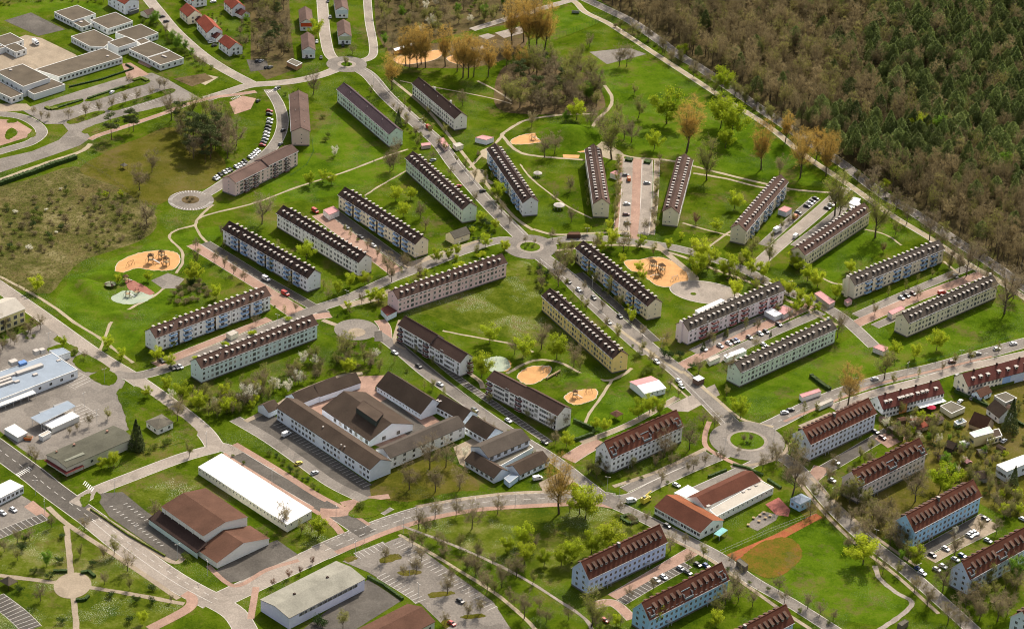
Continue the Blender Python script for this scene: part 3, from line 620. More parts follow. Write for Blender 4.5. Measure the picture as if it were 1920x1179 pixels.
DORM_U = [3.8, 7.5, 11.2, 17.1, 20.7, 24.3, 27.9, 31.5, 35.1, 38.9 + .9, 43.4, 47, 50.6, 54.2, 57.8, 63, 66.6, 70.2]
PLAIN = [(1.6, 'w'), (4.2, 's'), (6.8, 'w'), (9.7, 'D'), (12.5, 'w'), (15.3, 'w'), (18.1, 'D'), (20.9, 'w'), (24.6, 'w'), (28.1, 'w'), (30.8, 's'), (33.1, 'D'), (35.8, 'w'), (38.6, 's'), (41.2, 'D'), (43.7, 's'), (46.1, 'w'), (49.6, 'w'), (53.1, 'w'), (56, 'D'), (58.6, 'w'), (61.4, 'w'), (64, 'D'), (66.7, 'w'), (69.2, 's'), (71.7, 'w')]
BALC = [(2.2, 'w'), (5.6, 'w'), (10.7, 'B'), (14.3, 'S'), (19.6, 'B'), (22.9, 's'), (25.2, 'w'), (28.6, 'w'), (34, 'B'), (37.6, 'S'), (42.6, 'B'), (46.5, 'w'), (49.8, 'w'), (52.4, 's'), (56.7, 'B'), (60.2, 'S'), (65.2, 'B'), (68.9, 'w'), (71.8, 'w')]
BCOL = dict(blue=mat('balcony_blue', (.20, .37, .64), .12, .2, rand=.14), slate=mat('balcony_slate', (.13, .22, .34), .12, .2, rand=.12), red=mat('balcony_red', (.30, .055, .05), .12, .2, rand=.1), dred=mat('balcony_dark_red', (.13, .035, .03), .12, .2, rand=.1))
stairm = mat('stair_recess', (.2, .13, .05), .3, .3)
def frame(fit, flip=False):
    x, y, t, L, W, he, hr = fit; t = R(t)
    if flip: x, y, t = x + math.cos(t) * L - math.sin(t) * W, y + math.sin(t) * L + math.cos(t) * W, t + math.pi
    return Vector((x, y, 0)), t, L, W, he, hr
def sees(root_loc, t, L, W):
    """which of the four sides look towards the viewer"""
    r = []
    for s, n, o in (('f', (math.sin(t), -math.cos(t)), (L / 2, 0)), ('k', (-math.sin(t), math.cos(t)), (L / 2, W)), ('0', (-math.cos(t), -math.sin(t)), (0, W / 2)), ('L', (math.cos(t), math.sin(t)), (L, W / 2))):
        p = root_loc + Vector((o[0] * math.cos(t) - o[1] * math.sin(t), o[0] * math.sin(t) + o[1] * math.cos(t), 0))
        v = Vector((0, CAM_Y)) - p.xy
        if v.normalized().dot(Vector(n)) > -.12: r.append(s)
    return r
VENT = MB().box(-.16, -.16, -.2, .16, .16, .7).mesh('roof_vent', lidm)
AERIAL = MB().bar((0, 0, -.1), (0, 0, 2.2), .05).bar((-.7, 0, 2.0), (.7, 0, 2.0), .04).mesh('aerial', rail)
def std_block(fit, short, label, wall, roof='dark', balc=None, dorm=True, flip=False, gable=None, chimney=None, rows=(2.45, 5.3, 8.1), stair=None, pattern=None, name='apartment_block'):
    o, t, L, W, he, hr = frame(fit, flip)
    root = empty(name, o, t); tag(root, label, 'apartment block', 'long apartment blocks of the estate')
    d = Vector((math.cos(t), math.sin(t), 0)); q = Vector((-d.y, d.x, 0)); c = o + d * L / 2 + q * W / 2
    for f in (.08, .5, .92): landmark(*(o + d * L * f + q * W / 2).xy, short)
    wm = wallm(wall); rf, sl = gable_shell(root, L, W, he, hr, wm, RF[roof])
    vis = sees(o, t, L, W)
    if dorm:
        me = dormer_mesh(W, he, hr)
        for u in DORM_U:
            u = u * L / 74
            inst('dormer', me, rf, (u, 0, 0)); inst('dormer', me, rf, (u, W, 0), math.pi)
    for u in (L * .19, L * .505, L * .79):
        for v in (2.6, W - 2.6): inst('roof_vent', VENT, rf, (u + rnd.uniform(-.8, .8), v, he + sl * 2.6))
    inst('aerial', AERIAL, rf, (L * rnd.uniform(.2, .8), W / 2, hr))
    pat = pattern or (BALC if balc else PLAIN); k = L / 74
    for side in vis:
        if side in 'fk':
            P = pat if side == 'f' else PLAIN
            for u, kd in P:
                u *= k; u = u if side == 'f' else L - u
                if kd == 'B':
                    for z in rows:
                        inst('balcony', balcony_mesh(4.5, BCOL[balc], balc), root, (u, 0, z - 1.25)); win('b', root, u, z + .1, 'f', W, L)
                elif kd == 'S':
                    b = MB(); b.box(u - .75, -.04, .2, u + .75, -.01, he - .2, 0)
                    for z in rows: b.box(u - .75, -.09, z + .6, u + .75, -.05, z + 1.6, 1)
                    b.build('stairwell_strip', [dk, stair or stairm], root)
                else:
                    for z in rows: win(kd, root, u, z, side, W, L)
        else:
            for z in rows: win('g', root, W * .55, z + .5, side, W, L)
            win('g', root, W * .18 if side == 'L' else W * .8, rows[0], side, W, L)
    if 'f' in vis:
        b = MB()
        for u in (L * .325, L * .655): b.bar((u, -.1, .3), (u, -.1, he - .2), .09)
        b.build('downpipe', rail, root)
    if chimney:
        for (u, v, h) in chimney:
            b = MB(); zb = he + sl * (v if v < W / 2 else W - v)
            b.box(u - .55, v - .55, zb - .3, u + .55, v + .55, h, 0, 1); b.box(u - .65, v - .65, h, u + .65, v + .65, h + .15, 1); b.build('chimney', [wm, lidm], rf)
    if gable:   # wall of a taller flue on the gable
        u, v0, v1, h = gable; b = MB(); u0, u1 = (u - 1.1, u - .012) if u <= 0 else (u + .012, u + 1.1)
        b.box(u0, v0, 0, u1, v1, h, 0, 1); b.build('flue_stack', [wm, lidm], root)
    return root, L, W
CREAM, MINT, PINK, WHITE, YEL, IVORY = (.68, .62, .46), (.58, .67, .55), (.74, .53, .52), (.78, .79, .80), (.66, .51, .20), (.70, .63, .48)
FITS = {
 'A':(116.75,-65.47,44.76,74.0,8.8,9.2,12.5),'B':(208.51,-2.90,43.12,74.0,8.8,9.2,12.5),'C':(-152.45,-90.15,44.49,74.0,8.8,9.2,12.5),'D':(-133.58,88.42,-47.75,74.0,8.8,9.2,12.5),
 'E':(-66.62,170.35,-60.98,74.0,8.8,9.2,12.5),'F':(-114.95,266.49,-59.97,72.8,8.8,9.2,12.5),'G':(-60.14,-6.27,41.09,74.0,8.8,9.2,12.5),'H':(38.58,196.00,-86.39,74.0,8.8,9.2,12.5),
 'I':(92.88,189.82,-98.12,74.0,8.8,9.2,12.5),'J':(184.01,37.36,42.83,74.0,8.8,9.2,12.5),'K':(91.86,-24.14,43.93,74.0,8.8,9.2,12.5),'L':(-179.38,-61.74,44.84,74.0,8.8,9.2,12.5),
 'M':(15.63,6.07,-60.28,74.0,8.8,9.2,12.5),'N':(33.23,64.37,-59.06,74.0,8.8,9.2,12.5),'O':(159.30,70.65,55.39,74.0,8.8,9.2,12.5),'P':(148.26,168.52,-112.30,74.0,8.8,9.2,12.5),
 'Q':(-101.55,116.35,-50.79,74.0,8.8,9.2,12.5),'R':(-160.85,65.09,-45.64,73.7,8.8,9.2,12.5),'S':(-19.59,188.71,-72.14,74.0,8.8,9.2,12.5),'T':(-69.32,283.35,-60.60,58.1,8.3,8.4,11.7),
 'U':(-142.93,253.10,-83.04,54.9,10.4,9.6,12.2),'V':(-161.24,124.87,56.23,55.8,9.7,9.0,11.4),'Wa':(-58.09,-34.96,-46.36,48.5,8.8,8.8,12.2),'Wb':(-10.59,-85.94,-43.01,48.4,9.6,8.9,11.9),
 'Ba':(50.53,-156.37,43.64,48.2,10.5,10.0,16.1),'Bb':(146.55,-134.74,43.82,48.1,11.5,10.3,15.8),'Bd':(188.27,-207.41,44.18,48.7,11.2,10.0,15.9),'Bf':(39.67,-258.86,43.51,48.3,10.5,9.4,15.4),
 'Bg':(65.57,-286.82,43.87,49.5,9.9,8.9,14.7),'Bc':(166.68,-170.62,44.14,49.1,10.4,9.8,15.3),'Be':(208.84,-243.58,44.05,48.6,10.5,9.7,15.8),'Bh':(92.48,-317.85,43.71,48.6,10.7,9.7,15.6),
 'Bi':(230.44,-279.69,44.55,48.6,10.7,9.8,15.6)}
std_block(FITS['A'], 'mint-green block by the parking court', 'mint-green dormered apartment block below the red-balconied block', MINT, 'grey', chimney=[(73.2, 5.2, 13.4)])
std_block(FITS['B'], 'ivory block by the forest road', 'ivory dormered apartment block at the far right end of the estate', IVORY, 'grey', chimney=[(73.2, 5.2, 13.4)])
std_block(FITS['C'], 'pale mint block by the shrub belt', 'pale mint dormered apartment block in front of the white block with blue balconies', (.58, .66, .66), 'brown')
std_block(FITS['D'], 'plain white dormered block', 'plain white dormered apartment block without balconies beside the red van', (.60, .58, .56), 'dark')
std_block(FITS['E'], 'pale green dormered block', 'pale green dormered apartment block above the small cream house', MINT, 'dark')
std_block(FITS['F'], 'green block without dormers', 'pale green apartment block with a plain dark roof without dormers', (.46, .56, .48), 'mauve', dorm=False)
std_block(FITS['G'], 'long pink dormered block', 'long pink dormered apartment block with a small shed at its left gable', PINK, 'brown')
std_block(FITS['H'], 'left strip-side cream block', 'cream apartment block standing end-on left of the pink parking strip', CREAM, 'brown', flip=False)
std_block(FITS['I'], 'right strip-side cream block', 'cream apartment block standing end-on right of the pink parking strip', CREAM, 'brown', flip=True)
std_block(FITS['J'], 'ivory blue-balconied block', 'ivory apartment block with blue balconies below the forest edge', (.60, .54, .44), 'grey', 'blue', gable=(0, 4.1, 6.0, 12.7), stair=trimw)
std_block(FITS['K'], 'pink block with red balconies', 'pale pink apartment block with dark red balconies beside the oval plaza', (.60, .52, .54), 'grey', 'red', gable=(0, 4.1, 6.0, 12.7), stair=trimw)
std_block(FITS['L'], 'white brown-roofed balcony block', 'white apartment block with blue balconies and brown roof below the left playground', WHITE, 'brown', 'blue')
std_block(FITS['M'], 'yellow block with a side chimney', 'yellow dormered apartment block with a chimney on its gable', YEL, 'dark', chimney=[(72.9, 4.4, 13.2)])
std_block(FITS['N'], 'cream block beside the big sandpit', 'cream apartment block with blue balconies beside the big sandpit', (.56, .50, .37), 'dark', 'blue')
std_block(FITS['O'], 'beige block by the forest', 'beige dormered apartment block beside the white canopies near the forest', (.50, .44, .32), 'brown')
std_block(FITS['P'], 'beige blue-balconied block', 'beige apartment block with slate-blue balconies facing a parking court', (.52, .47, .36), 'brown', 'slate', flip=True, stair=trimw)
std_block(FITS['Q'], 'cream block with blue balconies', 'cream apartment block with blue balconies behind the pink-roofed garage', (.60, .54, .40), 'dark', 'blue')
std_block(FITS['R'], 'white dark-roofed balcony block', 'white apartment block with blue balconies and dark roof beside the white van', (.63, .64, .66), 'dark', 'blue')
std_block(FITS['S'], 'white block above the roundabout', 'white apartment block with blue balconies above the small roundabout', (.58, .58, .60), 'dark', 'blue')
TP = [(1.8 + 3.65 * i, 'w' if i % 4 else 'D') for i in range(20)]
std_block(FITS['T'], 'white block below the poplars', 'short white apartment block with plain dark roof below the orange poplars', (.60, .57, .52), 'dark', dorm=False, pattern=TP, chimney=[(20, 5.2, 12.6), (42, 5.2, 12.6)], rows=(2.2, 4.8, 7.3))
ROWS4 = (1.0, 3.3, 5.6, 7.9)
VP = [(2.5, 's'), (6.5, 'w'), (8.2, 'w'), (12.5, 'B'), (17, 'w'), (19, 'w'), (23, 'B'), (27.5, 'w'), (32, 'w'), (38, 's'), (42, 'w'), (46.5, 'B'), (52, 'w'), (54, 'w'), (60, 'B'), (65.5, 's'), (71, 'w')]
BCOL['brown'] = mat('balcony_brown', (.13, .07, .06), .2, .2, rand=.1)
def stepped(fit, short, label, wall, roof, balc, pat, rows, dz, uf, name='apartment_block', flip=False, gbal=None):
    """block of two sections, the second one a step higher or lower"""
    o, t, L, W, he, hr = frame(fit, flip); root = empty(name, o, t); tag(root, label, 'apartment block', 'short stepped apartment blocks')
    d = Vector((math.cos(t), math.sin(t), 0)); q = Vector((-d.y, d.x, 0))
    for f in (.1, .5, .9): landmark(*(o + d * L * f + q * W / 2).xy, short)
    wm = wallm(wall); us = L * uf
    gable_shell(root, us, W, he + max(0, -dz), hr + max(0, -dz), wm, RF[roof], ovg=.3)
    gable_shell(root, L, W, he + max(0, dz), hr + max(0, dz), wm, RF[roof], u0=us + .02, ovg=.3)
    for side in sees(o, t, L, W):
        if side in 'fk':
            for u, kd in (pat if side == 'f' else [(a, 'w' if k == 'B' else k) for a, k in pat]):
                u *= L / 74; u = u if side == 'f' else L - u
                for z in rows:
                    if kd == 'B':
                        inst('balcony', balcony_mesh(3.6, BCOL[balc], balc), root, (u, 0, z - 1.2)); win('b', root, u, z + .1, 'f', W, L)
                    elif kd == 'S': win('b', root, u, z + 1.0, side, W, L)
                    else: win(kd, root, u, z, side, W, L)
        else:
            for z in rows:
                win('g', root, W * .5, z + .3, side, W, L)
                if gbal and side == gbal:
                    ob = inst('balcony', balcony_mesh(3.2, BCOL[balc], balc), root, (L, W * .72, z - 1.2), math.pi / 2); win('d', root, W * .72, z, side, W, L)
    return root
stepped(FITS['V'], 'pink stepped block', 'pink four-storey apartment block with a stepped old brown roof', (.58, .43, .41), 'old', 'brown', VP, ROWS4, .7, .52)
std_block(FITS['U'], 'brownish block on the curved street', 'brownish pink apartment block standing end-on beside the curved street', (.46, .37, .32), 'old', dorm=False, pattern=VP[:0] + [(3 + 4.2 * i, 'w') for i in range(17)], rows=(1.6, 4.2, 6.8))
WP = [(3.2, 'B'), (8.5, 'w'), (10.6, 'w'), (12.8, 'w'), (15, 'w'), (17.4, 'w'), (21.2, 'S'), (25.5, 'w'), (27.6, 'w'), (30.5, 'w'), (34.4, 'B'), (39.5, 'w'), (42, 'w'), (46, 'w'), (48.5, 'w'), (52, 'S'), (56.5, 'w'), (58.8, 'w'), (61, 'w'), (63.4, 'w'), (66, 'w'), (71.5, 'd')]
stepped(FITS['Wa'], 'white red-balconied block', 'white stepped apartment block with dark red balconies beside the paved circle', (.62, .62, .64), 'brown', 'dred', WP, (1.9, 4.6, 7.3), -.8, .52, gbal='L')
stepped(FITS['Wb'], 'grey-white red-balconied block', 'grey-white stepped apartment block with dark red balconies behind the school', (.55, .53, .52), 'brown', 'dred', WP, (1.9, 4.6, 7.3), .7, .47)
# ---- blocks with steep roofs
def shed_dormer_mesh(W, he, hr, w=1.25):
    k = ('shed', W, he, hr, w)
    if k in MESH: return MESH[k]
    sl = (hr - he) / (W / 2); v0, v1 = 1.35, W / 2 * .72; zb, z1 = he + sl * v0, he + sl * v1; zt = zb + 1.35; h = w / 2; b = MB()
    b.poly(((-h, v0, zb), (h, v0, zb), (h, v0, zt), (-h, v0, zt)), 0); b.poly(((-h, v0, zb), (-h, v0, zt), (-h, v1, z1)), 0); b.poly(((h, v0, zb), (h, v1, z1), (h, v0, zt)), 0)
    b.slab([(-h - .15, v0 - .3, zt + .08), (h + .15, v0 - .3, zt + .08), (h + .15, v1, z1 + .12), (-h - .15, v1, z1 + .12)], .12, 1, 2)
    b.box(-.48, v0 - .05, zb + .2, .48, v0 - .01, zt - .1, 2); b.poly(((-.36, v0 - .06, zb + .32), (.36, v0 - .06, zb + .32), (.36, v0 - .06, zt - .22), (-.36, v0 - .06, zt - .22)), 3)
    MESH[k] = b.mesh('shed_dormer', [dcheek, roofm('roof_dormer', (.125, .075, .055)), trimw, dk]); return MESH[k]
def terrace_mesh(W, he, hr, w):
    """roof terrace cut into the slope: side walls, door, parapet"""
    k = ('terr', W, he, hr, w)
    if k in MESH: return MESH[k]
    sl = (hr - he) / (W / 2); b = MB(); h = w / 2; z0 = he + .3; v0, v1 = .35, 2.5; zt = he + sl * v1 + .35
    b.box(-h - .07, v0, z0, -h, v1, zt - .8, 0); b.box(h, v0, z0, h + .07, v1, zt - .8, 0); b.box(-h - .12, v1, zt - .25, h + .12, v1 + .3, zt, 3)
    b.poly(((-h, v0 + .1, z0 + .75), (h, v0 + .1, z0 + .75), (h, v1, z0 + .8), (-h, v1, z0 + .8)), 1); b.poly(((-h, v1 - .02, z0), (h, v1 - .02, z0), (h, v1 - .02, zt), (-h, v1 - .02, zt)), 2)
    for i in range(int(w / 1.1) + 1):
        x = -h + i * w / (int(w / 1.1)); b.box(x - .06, v1 - .1, z0, x + .06, v1 - .03, zt, 0)
    b.box(-h - .12, v0 - .5, z0 - .3, h + .12, v0 - .4, z0 + .75, 3); b.box(-h - .1, v0 - .52, z0 + .75, h + .1, v0 - .38, z0 + .85, 0)
    MESH[k] = b.mesh('roof_terrace', [rail, dcheek, dk, mat('terrace_panel', (.2, .27, .3), .1)]); return MESH[k]
def steep_block(fit, short, label, wall, wall2=None, dorm=12, terr=(), roof='red', eave=trimw, chim=True, stairs=(.25, .75), pat=None):
    o, t, L, W, he, hr = frame(fit); root = empty('apartment_house', o, t); tag(root, label, 'apartment block', 'apartment blocks with steep red-brown roofs')
    d = Vector((math.cos(t), math.sin(t), 0)); q = Vector((-d.y, d.x, 0))
    for f in (.1, .5, .9): landmark(*(o + d * L * f + q * W / 2).xy, short)
    wm = wallm(wall); rf, sl = gable_shell(root, L, W, he, hr, wm, RF[roof], edge=eave, plinth=.9)
    me = shed_dormer_mesh(W, he, hr)
    if dorm == 12: us = [2.6 + (L - 5.2) * i / 14 for i in range(15)]
    else: us = [L * .11 + L * .30 * i / 4 for i in range(5)] + [L * .60 + L * .30 * i / 4 for i in range(5)]
    for u in us: inst('dormer', me, rf, (u, 0, 0)); inst('dormer', me, rf, (u, W, 0), math.pi)
    for u, w in terr: inst('roof_terrace', terrace_mesh(W, he, hr, w), rf, (u, 0, 0))
    rows = (2.6, 5.5, 8.35)
    for i in range(16):
        u = 2.0 + (L - 4.0) * i / 15
        st = any(abs(u / L - s) < .025 for s in stairs)
        for z in rows:
            if st: win('d', root, u, z - 1.2 if z > 3 else z + 1.4, 'f', W, L)
            else: win('t' if i % 5 == 2 else 'w', root, u, z, 'f', W, L)
    for s in stairs:
        b = MB(); b.box(L * s - 1.3, -1.3, 2.5, L * s + 1.3, 0, 2.66); b.box(L * s - 1.2, -1.2, 0, L * s - 1.05, -1.05, 2.5); b.box(L * s + 1.05, -1.2, 0, L * s + 1.2, -1.05, 2.5); b.build('porch', rail, root)
    for side in sees(o, t, L, W):
        if side in '0L':
            for v in (.3, .7):
                for z in rows: win('w', root, W * v, z, side, W, L)
            win('g', root, W * .4, 11, side, W, L); win('g', root, W * .6, 11, side, W, L)
    if chim:
        b = MB(); b.box(L * .45, W / 2 - 1.2, hr - 1.4, L * .45 + 1.1, W / 2 + .3, hr + 1.0, 0, 1); b.build('chimney', [plm, lidm], rf)
    b = MB(); b.bar((L * .5, -.1, .3), (L * .5, -.1, he - .2), .1); b.build('downpipe', trimw, root)
    return root
LB, LB2 = (.54, .65, .90), (.38, .63, .86)
T2 = lambda L: ((L * .505, 5.0), (L * .045, 2.6), (L * .955, 2.6))
steep_block(FITS['Ba'], 'white steep-roofed block', 'white apartment block with steep red roof left of the big roundabout', (.62, .63, .65), dorm=10, terr=T2(48), chim=False, eave=dcheek)
steep_block(FITS['Bb'], 'blue-white steep-roofed block', 'pale blue-white steep-roofed block right of the big roundabout', (.60, .66, .76))
steep_block(FITS['Bc'], 'pinkish steep-roofed block', 'pinkish grey steep-roofed block behind bare trees', (.52, .44, .42), dorm=10, terr=T2(49), chim=False)
steep_block(FITS['Bd'], 'light blue steep-roofed block', 'light blue steep-roofed block right of the sports field', LB2)
steep_block(FITS['Be'], 'pale blue steep-roofed block', 'pale blue steep-roofed block with roof terraces at the right edge', (.50, .60, .76), dorm=10, terr=T2(48), chim=False)
steep_block(FITS['Bf'], 'lavender blue block below the meadow', 'lavender blue steep-roofed block below the daisy meadow', LB)
steep_block(FITS['Bg'], 'turquoise block with roof terraces', 'turquoise blue steep-roofed block with roof terraces near the bottom edge', LB2, dorm=10, terr=T2(49), chim=False)
steep_block(FITS['Bh'], 'block cut by the bottom edge', 'steep-roofed light blue block cut off by the bottom edge', LB)
steep_block(FITS['Bi'], 'block in the bottom right corner', 'pale steep-roofed block in the bottom right corner', (.56, .62, .66))
# ------------------------------------------------------------------ other buildings
def gab_frame(e0, eL, he, b=None, W=None, ovg=.3):
    P0, P1 = G(*e0, he), G(*eL, he); d = (P1 - P0); d.z = 0; L = d.length; d.normalize(); q = Vector((-d.y, d.x, 0))
    if b is not None:
        pb = G(*b, he); W = (pb - P1).dot(q); 
    return Vector((P0.x, P0.y, 0)), math.atan2(d.y, d.x), L, W
def wing(parent, e0, eL, he, hr, W=None, b=None, wall=(.6, .62, .64), roof='slate', roof2=None, rows=None, n=8, kind='t', gwin=0, name='wing', ov=.35, ovg=.3, z0=0.0, us=None, edge=None):
    """gabled building body as one part with its roof and windows under it; e0, eL = ends of the front eave"""
    o, t, L, W = gab_frame(e0, eL, he, b, W)
    m = MB(); th = .22
    m.poly(((0, 0, z0), (L, 0, z0), (L, 0, he), (0, 0, he))); m.poly(((L, W, z0), (0, W, z0), (0, W, he), (L, W, he)))
    m.poly(((0, W, z0), (0, 0, z0), (0, 0, he), (0, W / 2, hr - th), (0, W, he))); m.poly(((L, 0, z0), (L, W, z0), (L, W, he), (L, W / 2, hr - th), (L, 0, he)))
    body = m.build(name, wallm(wall)); body.location = o; body.rotation_euler = (0, 0, t)
    if parent is not None:
        body.parent = parent; body.location = o - parent.location
    sl = (hr - he) / (W / 2); ze = he - sl * ov; r = MB()
    r.slab([(-ovg, -ov, ze + .08), (L + ovg, -ov, ze + .08), (L + ovg, W / 2, hr), (-ovg, W / 2, hr)], th, 0, 1)
    r.slab([(-ovg, W + ov, ze + .08), (L + ovg, W + ov, ze + .08), (L + ovg, W / 2 + .002, hr), (-ovg, W / 2 + .002, hr)], th, 2, 1)
    r.build('roof', [RF[roof], edge or dcheek, RF[roof2 or roof]], body)
    vis = sees(o, t, L, W)
    if rows:
        for z in rows:
            for i in range(n):
                u = L * (i + .5) / n
                if us and not us(u / L): continue
                inst('window', win_mesh(*WIN[kind]), body, (u, 0, z))
            for s in vis:
                if s in '0L' and gwin:
                    for i in range(gwin):
                        v = W * (i + 1) / (gwin + 1)
                        inst('window', win_mesh(*WIN[kind]), body, (0, v, z) if s == '0' else (L, v, z), -math.pi / 2 if s == '0' else math.pi / 2)
    return body, L, W
def thing(name, px, py, label, cat, short=None, group=None, z=0.0):
    o = empty(name, G(px, py)); tag(o, label, cat, group)
    if short: landmark(*o.location.xy, short)
    return o
def flatw(parent, poly, h, wall=(.6, .6, .58), roof='gravelr', rim=trimw, edges=(), name='wing', z0=0.0, rimh=.3, rimw=.26, kind='t', wz=None):
    """flat-roofed body: roof outline in photo pixels at height h; edges = (edge number, windows)"""
    P = [G(x, y, h) for x, y in poly]; ar = sum(a.x * b.y - b.x * a.y for a, b in zip(P, P[1:] + P[:1]))
    idx = list(range(len(P)))
    if ar < 0: P = P[::-1]; idx = idx[::-1]
    o = parent.location if parent is not None else sum(P, Vector()) / len(P); o = Vector((o.x, o.y, 0)); Q = [p - o for p in P]
    m = MB(); k = len(Q)
    for i in range(k):
        a, b = Q[i], Q[(i + 1) % k]; m.poly(((a.x, a.y, z0), (b.x, b.y, z0), (b.x, b.y, h - .02), (a.x, a.y, h - .02)))
    body = m.build(name, wallm(wall), parent)
    if parent is None: body.location = o
    # rim and roof surface
    cen = sum(Q, Vector()) / k; ins = []
    for i in range(k):
        a, b, c = Q[i - 1], Q[i], Q[(i + 1) % k]; d1 = (b - a); d1.z = 0; d1.normalize(); d2 = (c - b); d2.z = 0; d2.normalize()
        n1, n2 = Vector((-d1.y, d1.x, 0)), Vector((-d2.y, d2.x, 0)); bis = (n1 + n2); 
        s = rimw / max(.35, bis.normalized().dot(n1)) if bis.length > 1e-4 else rimw
        ins.append((b + bis.normalized() * s, b - bis.normalized() * s * .35))
    r = MB(); zt = h + rimh * .4
    for i in range(k):
        j = (i + 1) % k; (ai, ao), (bi, bo) = ins[i], ins[j]
        r.poly(((ao.x, ao.y, zt), (bo.x, bo.y, zt), (bi.x, bi.y, zt), (ai.x, ai.y, zt)), 0); r.poly(((ao.x, ao.y, h - rimh), (bo.x, bo.y, h - rimh), (bo.x, bo.y, zt), (ao.x, ao.y, zt)), 0)
        r.poly(((bi.x, bi.y, h - .02), (ai.x, ai.y, h - .02), (ai.x, ai.y, zt), (bi.x, bi.y, zt)), 0)
    r.poly([(i[0].x, i[0].y, h - .02) for i in ins], 1)
    r.build('roof', [rim, RF[roof]], body)
    for e, n in edges:
        a, b = G(*poly[e], h), G(*poly[(e + 1) % k], h); d = b - a; d.z = 0; L = d.length; d.normalize(); ang = math.atan2(d.y, d.x)
        nout = Vector((d.y, -d.x, 0)); mid = (a + b) / 2 - o - cen
        if nout.dot(mid) < 0: ang += math.pi
        for i in range(n):
            p = a + d * L * (i + .5) / n - o; inst('window', win_mesh(*WIN[kind]), body, (p.x, p.y, (wz or h * .5) + (z0 if z0 else 0)), ang)
    return body
def boxes(parent, lst, mt=None, name='roof_unit'):
    """small boxes on a roof: (px, py, z, w, d, h, angle)"""
    for px, py, z, w_, d_, h_, a in lst:
        p = G(px, py, z) - parent.location; b = MB().box(-w_ / 2, -d_ / 2, 0, w_ / 2, d_ / 2, h_).build(name, mt or lidm, parent); b.location = (p.x, p.y, z); b.rotation_euler = (0, 0, R(a))
# flat-roofed school in the upper left
sc = thing('school', 190, 105, 'flat-roofed white school of many wings in the upper left', 'school', 'flat-roofed school')
for x, y in ((60, 150), (290, 100), (120, 60), (200, 60)): landmark(*G(x, y).xy, 'flat-roofed school')
SW = (.66, .67, .66)
for poly, h, ed in (([(101.8, 22.9), (145, 10.2), (179.5, 26.3), (135.7, 39.9)], 4.3, ((3, 6), (2, 3))), ([(136.5, 42.5), (153.5, 52), (171.5, 46), (156, 36)], 3.1, ((0, 2), (1, 2))),
        ([(169.5, 38), (216.6, 23.5), (249, 40), (202.6, 54.7)], 4.3, ((2, 9), (3, 3))), ([(133.2, 68.7), (176.5, 56), (213, 74.5), (195.5, 88.6), (168, 87.4)], 4.2, ((4, 7), (3, 3))),
        ([(216, 61), (264.3, 45.8), (296.8, 62.3), (254.1, 76.3)], 4.3, ((2, 7),)), ([(202, 79.5), (236.3, 68.7), (256, 78.9), (221.7, 89.7)], 6.2, ((2, 8),)),
        ([(241.4, 92.2), (282.1, 78.2), (318.4, 94.8), (275.8, 108.1)], 4.2, ((3, 6),)), ([(276, 109.2), (318.6, 95.8), (344.5, 109.4), (300.6, 122.3)], 3.9, ((3, 3), (2, 4))),
        ([(255.5, 76.8), (269.4, 71.2), (281.5, 77.6), (264.3, 84)], 4.0, ()), ([(66, 130.6), (195, 90.5), (229.5, 108), (110.3, 144.5)], 4.1, ((2, 16),)),
        ([(42.4, 120.4), (94.1, 146), (43.3, 163), (-8, 135)], 7.0, ((2, 6),)), ([(51.7, 170), (97, 148.5), (122.1, 158.6), (63.6, 177.3)], 4.0, ()),
        ([(-15, 168), (20.4, 184), (43.3, 176.4), (-2, 152)], 4.0, ((0, 4), (1, 2))), ([(-15, 73), (19.5, 62), (44.4, 75.5), (8, 87)], 4.0, ((2, 3),)), ([(-12, 90), (27, 79.7), (50, 91.6), (29.7, 98.6), (10.2, 88.4), (-12, 96)], 3.8, ((2, 2), (3, 2)))):
    flatw(sc, poly, h, SW, edges=ed)
boxes(sc, [(202, 106, 4.1, 1.6, 1.6, .5, 0), (20, 132, 7, 1.8, 1.8, .5, 0), (308, 107, 3.9, 4, 1.2, .7, -35), (152, 42, 3.1, 2, 2, .5, 0)])
# white school with dark roofs in the middle
ms = thing('school_complex', 700, 800, 'white school with dark steep roofs around pink courtyards', 'school', 'dark-roofed school')
for x, y in ((560, 800), (640, 860), (760, 730), (850, 800), (960, 880)): landmark(*G(x, y).xy, 'dark-roofed school')
MW = (.60, .65, .71)
wing(ms, (519.3, 763.1), (693.8, 879.2), 7.0, 10.2, b=(731.8, 862.6), wall=MW, rows=(2.0, 5.0), n=26, kind='t', us=lambda f: not (.085 < f < .14 or .44 < f < .50 or .70 < f < .735 or .85 < f < .87))
wing(ms, (604, 765), (692.5, 825.6), 3.6, 8.8, b=(761, 786), wall=MW, rows=(1.9,), n=9, kind='b', gwin=2, us=lambda f: f > .25)
wing(ms, (560, 757), (640, 724), 3.8, 7.4, W=10, wall=MW, roof='slate')
wing(ms, (600, 742), (676, 716), 3.6, 7.2, W=9, wall=MW, roof='slate')
wing(ms, (504, 772), (524, 763), 3.4, 6, W=8, wall=MW)
wing(ms, (706.5, 722.5), (789.2, 774.7), 3.6, 9.4, W=14.5, wall=MW, rows=(1.8,), n=14, kind='s')
wing(ms, (812, 757), (868, 788), 4.2, 8.0, W=10, wall=MW, rows=(2.2,), n=8, kind='t')
wing(ms, (732, 858), (872, 797.6), 6.4, 9.4, W=10.5, wall=(.60, .60, .58), roof='grey', rows=(2.0, 4.9), n=8, kind='t')
wing(ms, (871, 798), (912, 822), 4.4, 8.4, W=11, wall=MW, rows=(2.4,), n=5, kind='t')
wing(ms, (916, 857), (993.4, 823.5), 6.4, 9.4, W=12.5, wall=MW, roof='grey', rows=(5.2,), n=6, kind='b', gwin=0)
